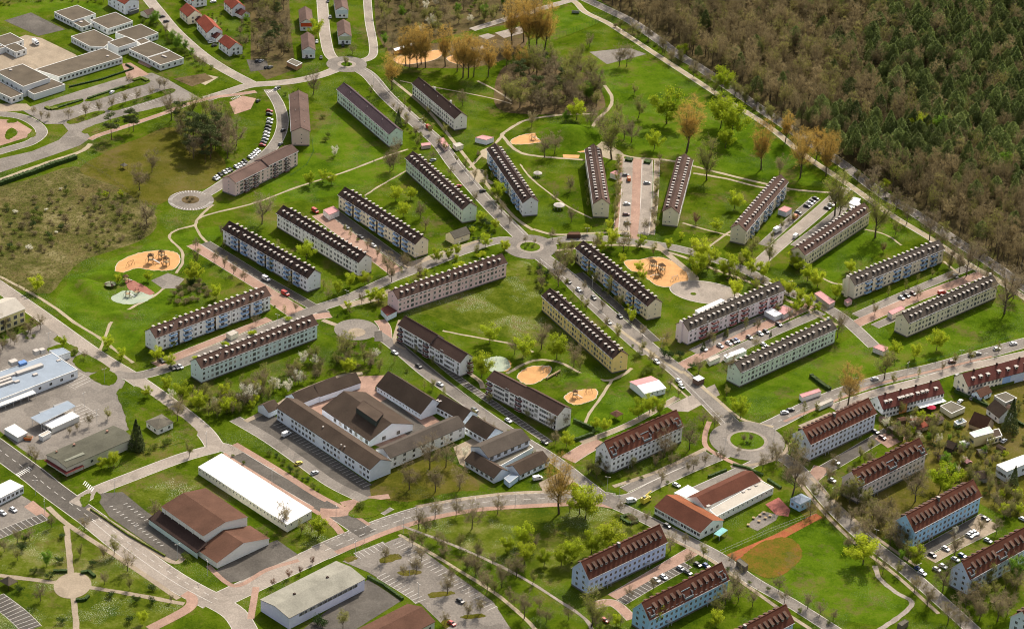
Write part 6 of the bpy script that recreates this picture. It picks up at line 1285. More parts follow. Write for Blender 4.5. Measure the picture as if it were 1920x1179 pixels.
# single shrubs and hedges
for k, s, lst in (('e', 1.25, '116,1008 111,1053 64,1075 173,1060 41,1030 47,1015 37,1108 207,1119 286,1106 255,1128 286,1130 116,1166 242,1166 94,1084'), ('s', 1.2, '605,222 610,265 615,258 309,835 315,830 290,840 280,848 397,862 405,870 673,953 678,948 140,665 1212,700 1205,705 1220,698 1197,668 1190,672 865,1040 803,1029 831,1039 875,1064 345,1045 352,1050 715,565 700,575'), ('l', 1.3, '366,676 420,648 471,628 476,626 425,650 372,680 790,516 797,512 857,502 865,498 897,482 905,479 540,600'), ('e', 1.6, '1024,519 1010,508 905,420 915,424 880,432 1256,673 1245,668 1275,670 1297,690 1460,1178 595,1170 605,1176')):
    for e in lst.split(): shrub(*(float(v) for v in e.split(',')), k, s)
def hedge(pts, w_, h, label, m='h', short=None):
    W = [G(*p) for p in pts]; r = random.Random(len(NAMED)); b = MB(); c = sum(W, Vector()) / len(W)
    for a, d in zip(W, W[1:]):
        L = (d - a).length; t = (d - a) / L; n = Vector((-t.y, t.x, 0)); k = max(1, int(L / 1.2))
        for i in range(k):
            p0, p1 = a + t * (L * i / k) - c, a + t * (L * (i + 1) / k) - c; hh = h * r.uniform(.9, 1.08)
            q = [p0 - n * w_ / 2 * .85, p1 - n * w_ / 2 * .85, p1 + n * w_ / 2 * .85, p0 + n * w_ / 2 * .85]; b.prism([(v.x, v.y) for v in q], 0, hh * .93)
            for j in range(int(34 * w_ * h / 2)):
                p = p0.lerp(p1, r.random()) + n * w_ / 2 * r.uniform(-1, 1); p.z = hh * r.uniform(.25, 1.02); u = rdir(r) * .2; x = u.cross(rdir(r)).normalized() * .13; b.poly((p - u, p + x, p + u, p - x))
    o = b.build('hedge', LF[m], None, (c.x, c.y, 0)); tag(o, label, 'hedge')
hedge([(-10, 350), (60, 326), (100, 311), (143, 297)], 3.0, 2.4, 'long dark green hedge along the upper edge of the heath')
hedge([(706, 729), (740, 752), (776, 775)], 1.8, 1.4, 'clipped hedge along the upper wing of the dark-roofed school')
hedge([(165, 186), (200, 174), (232, 163)], 1.6, 1.0, 'clipped hedge on the upper car park island'); hedge([(108, 203), (130, 196), (155, 188)], 1.6, 1.0, 'clipped hedge on the lower car park island')
hedge([(86, 202), (95, 206), (108, 203)], 3, 1.0, 'rounded hedge end at the lower car park island', 's'); hedge([(250, 152), (265, 147), (277, 153)], 3, 1.0, 'rounded hedge end at the upper car park island', 's')
hedge([(130, 164), (190, 150), (250, 130), (236, 122)], 1.2, 1.0, 'low hedge around the lawn of the flat-roofed school')
hedge([(1076, 790), (1112, 806), (1112, 815), (1075, 828)], 1.4, 1.8, 'dark hedge beside the grey-white red-balconied block'); hedge([(1520, 706), (1540, 722), (1556, 732)], 2.2, 1.8, 'dark hedge beside the turning area with the orange tree')
hedge([(1328, 895), (1362, 882)], 1.2, 1.2, 'clipped hedge beside the kindergarten lawn'); hedge([(1440, 900), (1464, 916)], 1.4, 1.2, 'clipped hedge at the upper corner of the kindergarten'); hedge([(1374, 872), (1400, 878), (1430, 892)], 1.2, 1.2, 'clipped hedge behind the kindergarten')
hedge([(690, 1082), (720, 1098), (755, 1124)], 1.4, 1.2, 'hedge between the yard and the big car park'); hedge([(1164, 973), (1180, 983), (1196, 978)], 1.6, 1.2, 'clipped hedge box on the daisy meadow'); hedge([(1164, 971), (1180, 966), (1194, 976)], 1.6, 1.2, 'rear hedge of the box on the daisy meadow')
hedge([(1640, 775), (1665, 800), (1690, 826)], 2.6, 2.4, 'tall hedge beside the blue-white block', 's'); hedge([(1173, 300), (1186, 302)], 4.5, 1.4, 'dark hedge at the left head of the pink strip'); hedge([(1208, 304), (1220, 306)], 4.5, 1.4, 'dark hedge at the right head of the pink strip')
hedge([(100, 1072), (112, 1072), (126, 1072)], 1.6, 1.2, 'clipped hedge above the park crossing'); hedge([(152, 1075), (166, 1072), (178, 1082)], 1.6, 1.2, 'clipped hedge right of the park crossing'); hedge([(142, 1126), (160, 1125), (166, 1118)], 1.6, 1.2, 'clipped hedge below the park crossing')
hedge([(170, 955), (200, 975), (240, 1003), (310, 1043)], .7, .9, 'row of low bollard-like shrubs along the concrete road', 's'); hedge([(1790, 735), (1850, 762), (1920, 800)], 1.2, 1.6, 'garden hedge along the narrow lane')
hedge([(1855, 765), (1830, 740), (1900, 718)], 1.4, 1.6, 'garden hedge behind the longer terraced row', 's')
for e in '655,123 648,118 356,378 362,373 352,373 1395,822 1408,820 1400,832 990,460 998,465 985,466'.split(): shrub(*(float(v) for v in e.split(',')), rnd.choice('esv'), .6)
# ------------------------------------------------------------------ the forest
FV = [make_bare(200 + i, 18, 8.6, .32, 9, TW['forest'], 'vase' if i % 2 else 'round', sub=5, twn=5, tws=4, tl=1.3, w=.08) for i in range(5)]
FV += [make_bare(210 + i, 17, 7.0, .3, 8, TW['forest'], 'round', sub=5, twn=5, tws=4, tl=1.2, w=.07, leaves=.35, ls=.34, lm=LF['g']) for i in range(2)]
CV = [make_spruce(220 + i, 16, 7.2 + .5 * i, LF['c'], 1400, .42, .8, 2.0 + .8 * i) for i in range(4)]
def joined(tm, cm, name):
    me = bpy.data.meshes.new(name); v = []; f = []; mi = []; mats = []
    for src in (tm, cm):
        n = len(v); v += [tuple(x.co) for x in src.vertices]; f += [tuple(n + i for i in p.vertices) for p in src.polygons]; mi += [len(mats) + p.material_index for p in src.polygons]; mats += list(src.materials)
    me.from_pydata(v, [], f)
    for mt in mats: me.materials.append(mt)
    me.polygons.foreach_set('material_index', mi); me.update(); return me
rf_ = random.Random(99); W = [G(*p) for p in FOREST]; poly = [(p.x, p.y) for p in W]; pts = []
xs = [p[0] for p in poly]; ys = [p[1] for p in poly]; step = 6.3; y = min(ys)
while y < max(ys):
    x = min(xs)
    while x < max(xs):
        p = (x + rf_.uniform(-2.8, 2.8), y + rf_.uniform(-2.8, 2.8))
        if inside(p, poly):
            sx, sy = PX(Vector((*p, 10)))
            if -40 < sx < 1980 and -60 < sy < 640:
                # conifers stand in the upper right, bare wood along the road and in the upper middle
                cx = (sx - 1500) / 420 - (sy - 150) / 900 * .6 - max(0, (60 - sy)) * .002; nz = math.sin(p[0] * .021 + 1.3) * math.cos(p[1] * .017) * .5 + math.sin(p[0] * .05 + p[1] * .043) * .25
                pr_ = min(1, max(.05, (cx + nz * .7 + .0) / .5)) * (1 if sy < 250 else max(.06, 1 - (sy - 250) / 120)); con = rf_.random() < pr_ * .84
                gap = rf_.random() < (.04 if con else .12)
                if not gap: pts.append((p, con, PX(Vector((*p, 0)))))
        x += step
    y += step
near = sorted(pts, key=lambda q: -q[2][1])
bare_n = [q for q in near if not q[1]]; con_n = [q for q in near if q[1]]
for lst, var, nm, lab, grp, h0 in ((bare_n[:300], FV, 'forest_tree', 'leafless forest tree', 'leafless trees along the forest edge', 18), (con_n[:300], CV, 'spruce_tree', 'dark green spruce', 'spruces of the forest', 17)):
    for p, c, _ in lst:
        s = rf_.uniform(.65, 1.22); o = empty(nm, (p[0], p[1], 0), rf_.uniform(0, 6.28)); o.scale = (s, s, s * rf_.uniform(.92, 1.12)); tm, cm = rf_.choice(var); inst('trunk', tm, o); inst('crown', cm, o); tag(o, None, 'tree', grp); NAMED.append((o, lab, p[0], p[1]))
def mass(name, lst, var, label, smin, smax):
    """the rest of the wood, one mass"""
    col = bpy.data.collections.new(name + '_kinds')
    for i, (tm, cm) in enumerate(var): col.objects.link(bpy.data.objects.new(name + '_kind', joined(tm, cm, name + '_kind')))
    me = bpy.data.meshes.new(name); me.from_pydata([(p[0], p[1], 0) for p, c, _ in lst], [], []); o = bpy.data.objects.new(name, me); COL.objects.link(o); tag(o, label, 'forest', kind='stuff')
    ng = bpy.data.node_groups.new(name, 'GeometryNodeTree'); ng.interface.new_socket('Geometry', in_out='INPUT', socket_type='NodeSocketGeometry'); ng.interface.new_socket('Geometry', in_out='OUTPUT', socket_type='NodeSocketGeometry')
    N = ng.nodes; gi, go = N.new('NodeGroupInput'), N.new('NodeGroupOutput'); ip = N.new('GeometryNodeInstanceOnPoints'); ci = N.new('GeometryNodeCollectionInfo'); ci.inputs['Collection'].default_value = col; ci.inputs['Separate Children'].default_value = True; ci.inputs['Reset Children'].default_value = True
    ip.inputs['Pick Instance'].default_value = True; rv = N.new('FunctionNodeRandomValue'); rv.data_type = 'FLOAT_VECTOR'; rv.inputs[0].default_value = (0, 0, 0); rv.inputs[1].default_value = (0, 0, 6.283); rs = N.new('FunctionNodeRandomValue'); rs.data_type = 'FLOAT'; rs.inputs[2].default_value = smin; rs.inputs[3].default_value = smax
    L = ng.links; L.new(gi.outputs[0], ip.inputs['Points']); L.new(ci.outputs[0], ip.inputs['Instance']); L.new(rv.outputs[0], ip.inputs['Rotation']); L.new(rs.outputs[1], ip.inputs['Scale']); L.new(ip.outputs[0], go.inputs[0])
    o.modifiers.new('wood', 'NODES').node_group = ng
mass('forest', bare_n[300:], FV, 'leafless brown forest filling the slope beyond the road', .62, 1.25); mass('spruce_forest', con_n[300:], CV, 'dark green spruce forest in the upper right', .55, 1.2)
tree(1362 + 155, 30, 30, 'G'); tree(1880, 330, 45, 'G'); tree(1720, 260, 45, 'y'); tree(1758, 262, 45, 'G'); tree(1790, 78, 22, 'y'); tree(1820, 88, 22, 'y'); tree(1778, 115, 28, 'y'); tree(1480, 62, 24, 'G'); tree(1500, 66, 24, 'G'); tree(1812, 262, 30, 'G')
# ================================================================== CARS AND SMALL THINGS
PAINT = {k: mat('paint_' + k, c, .04, .5, .35, spec=.5) for k, c in dict(w=(.72, .73, .74), s=(.42, .44, .45), k=(.022, .023, .026), r=(.36, .025, .018), b=(.03, .07, .22), d=(.10, .025, .02), o=(.5, .13, .03), g=(.14, .15, .15), y=(.6, .48, .06)).items()}
PNAME = dict(w='white', s='silver', k='black', r='red', b='blue', d='dark red', o='orange', g='grey', y='yellow')
wood_w = mat('shed_wood', (.2, .14, .085), .25, .8)
tyre = mat('tyre', (.02, .02, .02), .1, .5)
def prof(m, pts, y0, y1, mi=0):
    n = len(m.v); k = len(pts); m.v += [(x, y0, z) for x, z in pts] + [(x, y1, z) for x, z in pts]
    m.f.append(tuple(n + i for i in range(k))); m.f.append(tuple(n + k + k - 1 - i for i in range(k))); m.m += [mi, mi]
    for i in range(k):
        j = (i + 1) % k; m.f.append((n + j, n + i, n + k + i, n + k + j)); m.m.append(mi)
def wheel_mesh(r):
    m = MB(); m.bar((0, -.11, 0), (0, .11, 0), r, 0, 10); m.bar((0, -.12, 0), (0, .12, 0), r * .55, 1, 8); return m.mesh('wheel', [tyre, rail])
WHEEL = wheel_mesh(.32)
CARM = {}
def car_meshes(kind):
    if kind in CARM: return CARM[kind]
    b, g = MB(), MB()
    if kind == 'car':
        prof(b, [(-2.1, .28), (2.08, .28), (2.14, .62), (1.95, .80), (1.05, .93), (-1.9, .95), (-2.12, .72)], -.86, .86); b.box(-1.35, -.64, 1.39, .35, .64, 1.45)
        g.v += [(-1.85, -.80, .94), (1.0, -.80, .94), (1.0, .80, .94), (-1.85, .80, .94), (-1.35, -.64, 1.4), (.32, -.64, 1.4), (.32, .64, 1.4), (-1.35, .64, 1.4)]; wb = 1.28
        for x in (-1.4, .3): b.bar((x + (-.4 if x < 0 else .6), -.79, .95), (x, -.645, 1.4), .05); b.bar((x + (-.4 if x < 0 else .6), .79, .95), (x, .645, 1.4), .05)
    elif kind == 'van':
        prof(b, [(-2.5, .35), (2.5, .35), (2.55, .85), (2.3, 1.15), (1.55, 1.3), (-2.5, 1.3)], -.98, .98); b.box(-2.48, -.9, 2.05, .9, .9, 2.2); b.box(-2.48, -.95, 1.3, .25, .95, 2.06)
        g.v += [(.26, -.95, 1.29), (1.6, -.95, 1.29), (1.6, .95, 1.29), (.26, .95, 1.29), (.26, -.9, 2.06), (.92, -.9, 2.06), (.92, .9, 2.06), (.26, .9, 2.06)]; wb = 1.6
    else:   # box truck
        b.box(-3.0, -1.15, .6, 1.2, 1.15, 3.1); prof(b, [(1.35, .45), (3.0, .45), (3.05, 1.3), (2.8, 1.4), (1.35, 1.4)], -1.05, 1.05); b.box(1.35, -1.0, 2.2, 2.5, 1.0, 2.32)
        g.v += [(1.36, -1.03, 1.39), (2.85, -1.03, 1.39), (2.85, 1.03, 1.39), (1.36, 1.03, 1.39), (1.36, -1, 2.21), (2.5, -1, 2.21), (2.5, 1, 2.21), (1.36, 1, 2.21)]; wb = 1.9
    g.f += [(0, 1, 5, 4), (1, 2, 6, 5), (2, 3, 7, 6), (3, 0, 4, 7), (4, 5, 6, 7)]; g.m += [0] * 5
    CARM[kind] = (b, g.mesh('windows', dk), wb, {}); return CARM[kind]
CARS = []
def car(px, py, ang, c='w', kind='car', name=None, label=None):
    b, g, wb, cache = car_meshes(kind)
    if c not in cache: cache[c] = b.mesh('body', PAINT[c])
    P = G(px, py); P.z = .115; o = empty(name or dict(car='parked_car', van='van', truck='box_truck')[kind], P, R(ang + rnd.uniform(-3, 3)))
    inst('body', cache[c], o); inst('windows', g, o)
    for x in (-wb, wb):
        for y in (-.8, .8): inst('wheel', WHEEL, o, (x, y * (1.1 if kind != 'car' else 1), .32))
    o['category'] = dict(car='car', van='van', truck='truck')[kind]
    if label: o['label'] = label
    else: NAMED.append((o, PNAME[c] + ' ' + dict(car='car', van='van', truck='box truck')[kind], P.x, P.y))
    return o
for ang, s in (
    (-12, '505,210,r 505,216,k 506,226,w 505,232,s 503,239,k 502,245,g 500,251,w 499,257,w 497,263,s 494,269,k 492,274,r'), (-50, '484,284,w 480,287,w 477,291,w 473,294,s 469,297,w 459,304,k 455,309,s 449,312,w 443,315,w 432,320,k 427,322,s 421,325,w 413,329,k 408,334,w 404,337,s'),
    (70, '518,168,s 522,166,k 531,246,k 526,272,g 210,175,w 484,191,k'), (35, '400,5,w 396,81,w 402,87,k 304,33,k 312,42,k'), (-85, '615,4,k 619,34,g 602,110,k 643,87,k 594,80,w 575,108,k'), (60, '483,116,k 490,116,s 500,128,k 507,128,g'),
    (5, '1175,384,w 1174,404,d 1173,330,g 1213,345,s 1176,420,k'), (-30, '1529,374,k 1523,379,k 1518,383,w 1513,388,k 1558,386,s 1551,392,k 1496,400,g'),
    (-60, '1162,595,k 1141,606,s 1113,560,g 1231,680,w 1278,726,w 1272,716,w 1066,530,k 1085,545,w'), (-48, '1320,656,w 1366,645,w 1375,642,k 1381,640,b 1425,627,w 1436,623,k 1432,648,w 1350,650,s 1405,634,g 1460,610,k 1700,556,k 1712,552,d 1690,560,s 1790,520,g'),
    (20, '1785,680,d 1822,668,k 1833,665,g 1869,656,s 1471,775,w 1482,770,k 1900,646,w 1640,712,s'), (55, '1798,731,s 1823,748,g 1800,754,w 1794,706,k 1882,828,w 1866,810,k'),
    (-45, '1641,811,k 1654,822,d 1567,868,s 1560,902,s 1847,974,k 1828,1000,w 1822,1002,w 1817,1006,s 1852,1015,s 1773,1030,w 1748,1042,k 1804,1043,b 1756,1069,s 1768,1063,w 1722,1068,b 1729,1076,w 1791,1050,s 1918,975,w 1276,1067,s 1244,1083,w 1230,1089,s 1324,1062,b 1308,1060,k 1290,1075,g'),
    (-46, '323,692,k 331,691,k 338,689,s 303,678,k 310,677,g 740,663,w 785,688,k 953,790,w 1021,831,k 825,722,s 890,770,g 676,446,k 700,462,s 650,428,g'), (-42, '863,1128,k 847,1170,r 1268,911,w 1134,1164,r 1251,987,k 5,963,w 25,957,w'), (40, '905,360,k 860,351,r 812,302,s'), (44, '560,870,y 590,888,s')):
    for e in s.split():
        x, y, c = e.split(','); car(float(x), float(y), ang, c)
for x, y, a, c, k in ((804, 242, -60, 'r', 'van'), (591, 398, -45, 'r', 'van'), (499, 525, -45, 'w', 'van'), (535, 553, -40, 'r', 'van'), (1179, 338, 90, 'o', 'van'), (1491, 409, 62, 'o', 'van'), (1457, 435, 55, 'w', 'truck'), (1492, 445, 58, 'w', 'van'), (1766, 551, 30, 'r', 'van'), (537, 816, 48, 'w', 'van'), (1008, 899, 25, 'w', 'van'), (1184, 941, 25, 'w', 'van'), (67, 84, -50, 'w', 'truck')): car(x, y, a, c, k)
# more sheds in the gardens
rs_ = random.Random(77)
for k in range(11):
    x, y = [(1655, 790), (1672, 808), (1690, 792), (1722, 800), (1740, 790), (1765, 862), (1785, 845), (1812, 870), (1840, 852), (1876, 845), (1896, 770)][k]
    o = thing('garden_shed', x, y, '', 'shed'); o.rotation_euler = (0, 0, rs_.uniform(0, 3)); w_, d_ = rs_.uniform(1.4, 2.2), rs_.uniform(1.2, 1.8); rc = rs_.choice(('old', 'felt', 'brk', 'slate', 'pink'))
    m = MB(); m.box(-w_, -d_, 0, w_, d_, 2.1); m.build('wall', wood_w, o); m = MB(); m.slab([(-w_ - .2, -d_ - .2, 2.1), (w_ + .2, -d_ - .2, 2.1), (w_ + .2, 0, 2.8), (-w_ - .2, 0, 2.8)], .08); m.slab([(-w_ - .2, d_ + .2, 2.1), (w_ + .2, d_ + .2, 2.1), (w_ + .2, .002, 2.8), (-w_ - .2, .002, 2.8)], .08); m.build('roof', RF[rc], o)
    NAMED.append((o, 'small garden shed', o.location.x, o.location.y))
# crane truck
ct = car(1211, 941, 48, 'y', 'truck', 'crane_truck', 'yellow crane truck parked at the road junction by the kindergarten')
MB().bar((-2.6, 0, 3.2), (3.4, 0, 4.6), .35).build('boom', PAINT['y'], ct); MB().box(-2.2, -.6, 3.1, -.8, .6, 3.9).build('turret', PAINT['g'], ct)
# skip
sk = thing('skip', 53, 824, 'rusty orange skip beside the white-roofed shelter', 'skip'); m = MB(); prof(m, [(-1.4, .1), (1.4, .1), (2.1, 1.5), (-2.1, 1.5)], -1, 1); m.build('tub', PAINT['o'], sk); MB().box(-1.9, -.85, 1.49, 1.9, .85, 1.53).build('load', MATS['soil'], sk)
# street lamps
def lamp_mesh():
    p = MB(); p.bar((0, 0, 0), (0, 0, 8), .09, 0, 6, .06); a = MB(); a.bar((-.9, 0, 8), (.9, 0, 8), .05); h = MB(); h.box(-1.3, -.16, 7.95, -.6, .16, 8.08); h2 = MB(); h2.box(.6, -.16, 7.95, 1.3, .16, 8.08)
    return p.mesh('pole', rail), a.mesh('arm', rail), h.mesh('lamp_head', lidm), h2.mesh('lamp_head', lidm)
LM = lamp_mesh()
for e in '255,1011 333,1048 389,1079 84,965 67,928 215,928 756,1000 815,973 890,962 666,1043 684,1015 784,1122 768,1080 510,905 630,975 966,950 1125,950 1138,921 1161,936 1326,1056 158,763 196,718 182,795 92,650 387,838 1358,850 1450,830 1240,660 1180,605 1110,545 1060,500 925,400 880,345 840,295 790,245 745,205 700,160 420,655 520,615 650,570 780,500 860,480 1100,452 1200,460 1330,490 1480,552 1600,735 1700,705 1800,682 1560,940 1640,1020 1720,1085'.split():
    x, y = (float(v) for v in e.split(',')); o = empty('street_lamp', G(x, y), rnd.uniform(0, 3)); o['category'] = 'street lamp'
    for nm, me in zip(('pole', 'arm', 'lamp_head', 'lamp_head'), LM): inst(nm, me, o)
    NAMED.append((o, 'street lamp', o.location.x, o.location.y))
# fences
def fence(pts, h, sp, mt, label, rails=3, r=.05):
    W = [G(*p) for p in pts]; root = empty('fence', W[0]); tag(root, label, 'fence'); rb = MB(); pm = MB().bar((0, 0, 0), (0, 0, h), r, 0, 4).mesh('post', mt)
    for a, b in zip(W, W[1:]):
        n = max(1, int((b - a).length / sp))
        for i in range(n + 1): inst('post', pm, root, a.lerp(b, i / n) - W[0])
        for k in range(rails): z = h * (k + .6) / rails; rb.bar(a - W[0] + Vector((0, 0, z)), b - W[0] + Vector((0, 0, z)), .035)
    rb.build('rail', mt, root)
fgreen = mat('fence_green', (.03, .10, .05), .1); fwhite = mat('fence_white', (.55, .55, .5), .1); fdark = mat('fence_dark', (.1, .09, .07), .1)
fence([(1030, 78), (1075, 62), (1122, 44)], 4, 3, fgreen, 'tall green fence below the ball field at the top', 5); fence([(1350, 1040), (1440, 1000), (1530, 965)], 3, 3.2, fwhite, 'white-posted fence along the clay strip', 2)
fence([(145, 298), (200, 330), (245, 362)], 1.6, 4, fdark, 'thin wire fence between the heath and the meadow', 2); fence([(1130, 915), (1160, 935), (1200, 958)], 2.2, 3, fgreen, 'green wire fence at the road junction', 3)
fence([(1350, 1042), (1400, 1078), (1470, 1115), (1560, 1165)], 2, 4, fdark, 'dark fence along the lower edge of the sports field', 3); fence([(585, 262), (588, 285), (575, 310), (545, 330)], 1.2, 3, fgreen, 'low green fence below the brownish block', 2)
fence([(1690, 690), (1780, 668), (1900, 632)], 1.6, 3, fgreen, 'green fence between the lawn and the main road', 3); fence([(410, 812), (440, 845)], 1, 2, fdark, 'short barrier across the pale road', 1); fence([(1100, 885), (1135, 915)], 2, 3, fdark, 'dark fence beside the street behind the school', 3)
fence([(1545, 975), (1600, 1030), (1640, 1085)], 1.8, 4, fdark, 'dark fence along the right side of the sports field', 2); fence([(60, 832), (90, 868), (105, 880)], 1.4, 2.5, fdark, 'fence beside the grey-roofed hall entrance', 2); fence([(1440, 975), (1500, 955), (1520, 960)], 1.4, 2.5, fgreen, 'green fence below the light blue pavilion', 2)
# playground equipment
wood = mat('play_wood', (.16, .10, .055), .25, .8); wood_l = mat('play_wood_light', (.36, .27, .16), .2, .8)
def tower(px, py, s, label, roof=True, slide=True, rz=0.0):
    o = empty('climbing_tower', G(px, py), rz); tag(o, label, 'climbing frame', 'wooden climbing frames'); o.scale = (s, s, s)
    for x in (-1.2, 1.2):
        for y in (-1.2, 1.2): MB().bar((x, y, 0), (x * .9, y * .9, 4.2), .14, 0, 6).build('post', wood, o)
    MB().box(-1.3, -1.3, 1.9, 1.3, 1.3, 2.05).build('platform', wood_l, o)
    b = MB()
    for x in (-1.2, 1.2): b.bar((x, -1.2, 2.9), (x, 1.2, 2.9), .09)
    b.bar((-1.2, 1.2, 2.9), (1.2, 1.2, 2.9), .09); b.bar((-1.2, -1.2, 3), (2.8, -2.6, .1), .08); b.bar((-1.2, 1.2, 3.2), (-3, 2.4, .1), .08); b.build('railing', wood, o)
    if roof:
        b = MB()
        for i in range(4):
            a0, a1 = i * 1.5708 + .785, (i + 1) * 1.5708 + .785; b.slab([(2.1 * math.cos(a0), 2.1 * math.sin(a0), 4.1), (2.1 * math.cos(a1), 2.1 * math.sin(a1), 4.1), (0, 0, 5.3)], .08)
        b.build('roof', wood, o)
    if slide: MB().slab([(1.2, -.4, 2.0), (1.2, .4, 2.0), (4.2, .4, .3), (4.2, -.4, .3)], .08).build('slide', rail, o)
def swing(px, py, L, label, rz=0.0, mt=None, n=2):
    o = empty('swing', G(px, py), R(rz)); tag(o, label, 'swing', 'swings'); b = MB()
    for x in (-L / 2, L / 2): b.bar((x, -1.1, 0), (x, 0, 2.5), .08); b.bar((x, 1.1, 0), (x, 0, 2.5), .08)
    b.bar((-L / 2, 0, 2.5), (L / 2, 0, 2.5), .08); b.build('frame', mt or wood, o)
    for i in range(n):
        x = -L / 2 + L * (i + 1) / (n + 1); s = MB(); s.bar((x - .25, 0, 2.5), (x - .25, 0, .5), .025); s.bar((x + .25, 0, 2.5), (x + .25, 0, .5), .025); s.box(x - .3, -.15, .45, x + .3, .15, .5); s.build('seat', dcheek, o)
tower(283, 493, 1.15, 'wooden climbing tower at the middle of the left sandpit'); tower(303, 484, 1.0, 'wooden climbing tower at the back of the left sandpit', rz=1); tower(312, 497, 1.0, 'wooden climbing tower with slide at the right end of the left sandpit', rz=2.4)
tower(240, 556, .9, 'wooden climbing frame on the mint rubber patch', False); tower(256, 552, .8, 'second climbing frame on the mint rubber patch', False, rz=1.2); tower(236, 529, .9, 'climbing tower at the edge of the red rubber patch', rz=.6)
tower(1224, 505, 1.2, 'largest wooden tower of the big sandpit', rz=.4); tower(1240, 512, 1.2, 'wooden tower with slide right of the largest one in the big sandpit', rz=2); tower(1232, 520, .9, 'low climbing frame in front of the big sandpit towers', False, rz=3); tower(1078, 745, .9, 'dark climbing tower in the small sandpit below the yellow block', True); tower(1000, 262, .9, 'climbing frame in the sandpit at the grass mound', False)
swing(245, 497, 4, 'wooden swing at the left end of the left sandpit', 50); swing(1265, 525, 4, 'metal swing at the right end of the big sandpit', 40, rail); swing(1022, 695, 4, 'swing at the right end of the oval sandpit', 40, rail); swing(1104, 737, 3, 'square climbing frame in the small sandpit', 20, wood, 1); swing(925, 683, 4, 'grey swing on the mint rubber patch behind the grey-white block', 45, rail)
rt = thing('round_seat_shelter', 207, 537, 'round shelter with green and dark panels beside the rubber patch', 'shelter'); b = MB()
for i in range(10): b.poly(((3.2 * math.cos(i * .6283), 3.2 * math.sin(i * .6283), 1.6), (3.2 * math.cos((i + 1) * .6283), 3.2 * math.sin((i + 1) * .6283), 1.6), (0, 0, 2.4)), i % 3 // 2)
b.build('canopy', [mat('canopy_olive', (.2, .22, .14)), dcheek], rt)
for i in range(5): MB().bar((3 * math.cos(i * 1.2566), 3 * math.sin(i * 1.2566), 0), (3 * math.cos(i * 1.2566), 3 * math.sin(i * 1.2566), 1.65), .09).build('post', wood, rt)
lg = thing('log_bench', 1037, 704, 'long carved log lying on the lawn beside the sandpit', 'log', None); a, b_ = G(1025, 711) - lg.location, G(1050, 697) - lg.location; MB().bar(a + Vector((0, 0, .7)), b_ + Vector((0, 0, .8)), .55, 0, 8).build('trunk', wood_l, lg); MB().box(-1, -.6, 0, -.5, .6, .5).build('foot', wood, lg); MB().box(1.5, -.6, 0, 2, .6, .5).build('foot', wood, lg)
gl = thing('goal', 1079, 26, 'white football goal on the ball field at the top', 'goal'); b = MB(); b.bar((-2.5, 0, 0), (-2.5, 0, 2.2), .09); b.bar((2.5, 0, 0), (2.5, 0, 2.2), .09); b.bar((-2.5, 0, 2.2), (2.5, 0, 2.2), .09); b.build('frame', lidm, gl); MB().poly(((-2.5, 1, 0), (2.5, 1, 0), (2.5, .05, 2.2), (-2.5, .05, 2.2))).build('net', rail, gl)
for i, (x, y) in enumerate(((1403, 985), (1413, 972), (1425, 967), (1433, 962), (1423, 978), (1435, 972), (1444, 968))):
    o = thing('play_table', x, y, '', 'table', None, 'round play tables of the kindergarten'); MB().bar((0, 0, 0), (0, 0, .7), .35, 0, 8).build('base', wood, o); MB().bar((0, 0, .7), (0, 0, .8), .8, 0, 10).build('table_top', wood_l, o); NAMED.append((o, 'round play table', o.location.x, o.location.y))
# people: small figures, each one grown surface
def person(px, py, top, leg, rz, label):
    me = bpy.data.meshes.new('person'); V = [(0, 0, .95), (0, 0, 1.25), (0, 0, 1.45), (0, .01, 1.55), (0, .03, 1.68), (.1, .12, .5), (.1, .1, .06), (.1, .24, .03), (-.1, -.1, .5), (-.1, -.25, .06), (-.1, -.11, .03), (.2, 0, 1.42), (.27, -.08, 1.15), (.26, .1, .92), (-.2, 0, 1.42), (-.27, .08, 1.15), (-.26, .2, .94), (.1, .02, .92), (-.1, -.02, .92)]
    E = [(0, 1), (1, 2), (2, 3), (3, 4), (0, 17), (17, 5), (5, 6), (6, 7), (0, 18), (18, 8), (8, 9), (9, 10), (2, 11), (11, 12), (12, 13), (2, 14), (14, 15), (15, 16)]
    me.from_pydata(V, E, []); o = bpy.data.objects.new('person', me); COL.objects.link(o); o.location = G(px, py) + Vector((0, 0, .08)); o.rotation_euler = (0, 0, rz)
    o.modifiers.new('body', 'SKIN'); rad = [.16, .15, .15, .06, .1, .075, .055, .05, .075, .055, .05, .07, .05, .04, .07, .05, .04, .1, .1]
    for i, v in enumerate(me.skin_vertices[0].data): v.radius = (rad[i], rad[i]); v.use_root = (i == 0)
    o.modifiers.new('smooth', 'SUBSURF').levels = 1; me.materials.append(mat('cloth_' + top, dict(dark=(.03, .03, .04), blue=(.05, .08, .2), grey=(.2, .2, .2))[top])); tag(o, label, 'person')
person(701, 305, 'dark', 'dark', .5, 'person in dark clothes walking on the dirt path'); person(1082, 451, 'blue', 'dark', 1.6, 'person in blue walking past the dark bus shelter'); person(1284, 694, 'grey', 'dark', 2.5, 'person in grey crossing the court entrance')
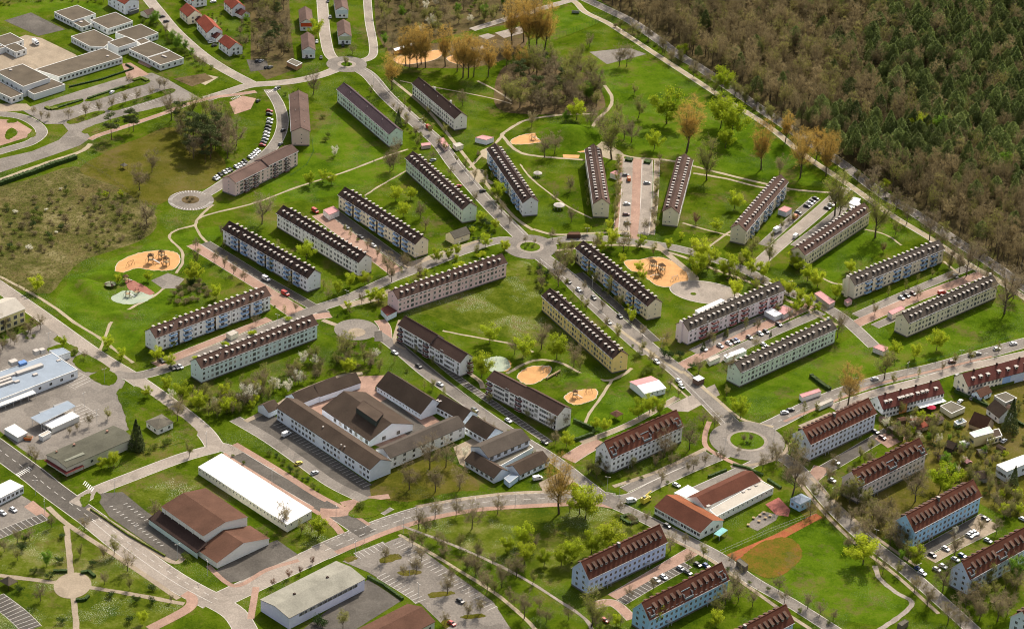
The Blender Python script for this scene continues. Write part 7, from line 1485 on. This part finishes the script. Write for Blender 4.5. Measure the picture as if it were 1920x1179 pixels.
# ------------------------------------------------------------------ labels of things of which there are many
for x, y, s in ((994, 463, 'small roundabout'), (1401, 826, 'big roundabout'), (650, 121, 'top roundabout'), (358, 376, 'turning circle'), (1235, 510, 'big sandpit'), (280, 490, 'left sandpit'), (1000, 702, 'oval sandpit'), (1322, 548, 'oval plaza'), (1068, 250, 'grass mound'), (100, 430, 'heath'), (220, 410, 'heath path'), (136, 1097, 'park crossing'), (60, 1040, 'upper park lawn'), (230, 1080, 'park lawn by the road'), (100, 1150, 'lower park lawn'),
    (800, 1085, 'big car park'), (890, 1140, 'lower end of the car park'), (1560, 1060, 'sports field'), (1430, 1040, 'clay court'), (240, 190, 'school car park'), (130, 225, 'car park entrance'), (40, 250, 'driveway loop'), (1150, 105, 'ball court'), (1060, 50, 'ball field'), (840, 110, 'poplar stand'), (980, 80, 'tallest poplars'), (1030, 175, 'park grove'), (400, 260, 'pine grove'), (500, 50, 'strip of wood'), (860, 20, 'wood at the top'), (760, 40, 'wood beside the path'), (960, 10, 'wood by the top road'),
    (1200, 80, 'upper forest road'), (1330, 160, 'bend of the forest road'), (1460, 245, 'forest road by the park'), (1570, 320, 'forest road by the poplars'), (1700, 420, 'lower forest road'), (1860, 530, 'forest road at the edge'), (1280, 230, 'park lawn'), (1400, 300, 'lawn below the poplars'), (520, 720, 'shrub belt'), (400, 770, 'left shrub belt'), (640, 680, 'upper shrub belt'), (950, 1000, 'daisy meadow'), (850, 1040, 'meadow path'), (1100, 1030, 'lower meadow'),
    (1750, 830, 'back gardens'), (1700, 800, 'upper gardens'), (1830, 890, 'right gardens'), (1600, 960, 'wooded strip'), (1480, 545, 'curved street'), (1380, 515, 'curved planting'), (1620, 1015, 'right field road'), (250, 1010, 'concrete road'), (270, 770, 'lawn by the pale road'), (1590, 745, 'turning area'), (1720, 690, 'main road'), (330, 550, 'brown thicket'), (1650, 470, 'lawn between the blocks'), (900, 640, 'lawn with the dirt path'), (280, 320, 'dry meadow'), (800, 380, 'lawn of the yellow trees'), (1700, 200, 'spruces'), (1620, 215, 'spruce clump'), (1560, 90, 'first spruces'), (1650, 120, 'inner spruces'), (1780, 250, 'lower spruces'), (1880, 330, 'spruces at the edge'), (1800, 120, 'dense spruces'), (1900, 60, 'corner spruces'), (1450, 120, 'bare wood'), (1300, 60, 'upper bare wood'), (1750, 350, 'lower bare wood'), (1600, 280, 'bare wood by the poplars'), (1880, 440, 'bare wood at the edge'), (640, 300, 'green slope')):
    landmark(*G(x, y).xy, s)
ORD = ['', 'first', 'second', 'third', 'fourth', 'fifth', 'sixth', 'seventh', 'eighth', 'ninth', 'tenth', 'eleventh', 'twelfth', 'thirteenth', 'fourteenth', 'fifteenth', 'sixteenth', 'seventeenth', 'eighteenth', 'nineteenth', 'twentieth']
NUM = ['', 'one', 'two', 'three', 'four', 'five', 'six', 'seven', 'eight', 'nine', 'ten', 'eleven', 'twelve', 'thirteen', 'fourteen', 'fifteen', 'sixteen', 'seventeen', 'eighteen', 'nineteen', 'twenty']
def ordn(i):
    if i <= 20: return ORD[i]
    return ['', '', 'twenty', 'thirty', 'forty', 'fifty', 'sixty', 'seventy', 'eighty', 'ninety', 'hundred', 'hundred-ten', 'hundred-twenty', 'hundred-thirty'][i // 10] + ('-' + ORD[i % 10] if i % 10 else 'th')
def numn(i): return NUM[i] if i <= 20 else ['', '', 'twenty', 'thirty', 'forty', 'fifty', 'sixty', 'seventy', 'eighty', 'ninety', 'hundred', 'hundred-ten', 'hundred-twenty', 'hundred-thirty'][i // 10] + ('-' + NUM[i % 10] if i % 10 else '')
def plural(w): return w + ('es' if w.endswith('sh') else 's')
groups = {}
for o, words, x, y in NAMED:
    s = min(LAND, key=lambda l: (l[0] - x) ** 2 + (l[1] - y) ** 2)[2]; groups.setdefault((words, s), []).append((PX(Vector((x, y, 0)))[0], o))
for (words, s), lst in groups.items():
    lst.sort(key=lambda q: q[0]); n = len(lst)
    for i, (_, o) in enumerate(lst):
        if n == 1: o['label'] = '%s standing alone by the %s' % (words, s) if 'car' not in words else 'the only %s parked by the %s' % (words, s)
        elif n == 2: o['label'] = '%s %s by the %s' % (('left one of two', 'right one of two')[i], plural(words), s)
        elif i == 0: o['label'] = 'leftmost of %s %s by the %s' % (numn(n), plural(words), s)
        elif i == n - 1: o['label'] = 'rightmost of %s %s by the %s' % (numn(n), plural(words), s)
        else: o['label'] = '%s from left of %s %s by the %s' % (ordn(i + 1), numn(n), plural(words), s)
        if len(o['label'].replace('-', ' ').split()) > 16: o['label'] = '%s from left, %s by the %s' % (ordn(i + 1), words, s)
        o['group'] = '%s by the %s' % (plural(words), s) if n > 1 else plural(words)
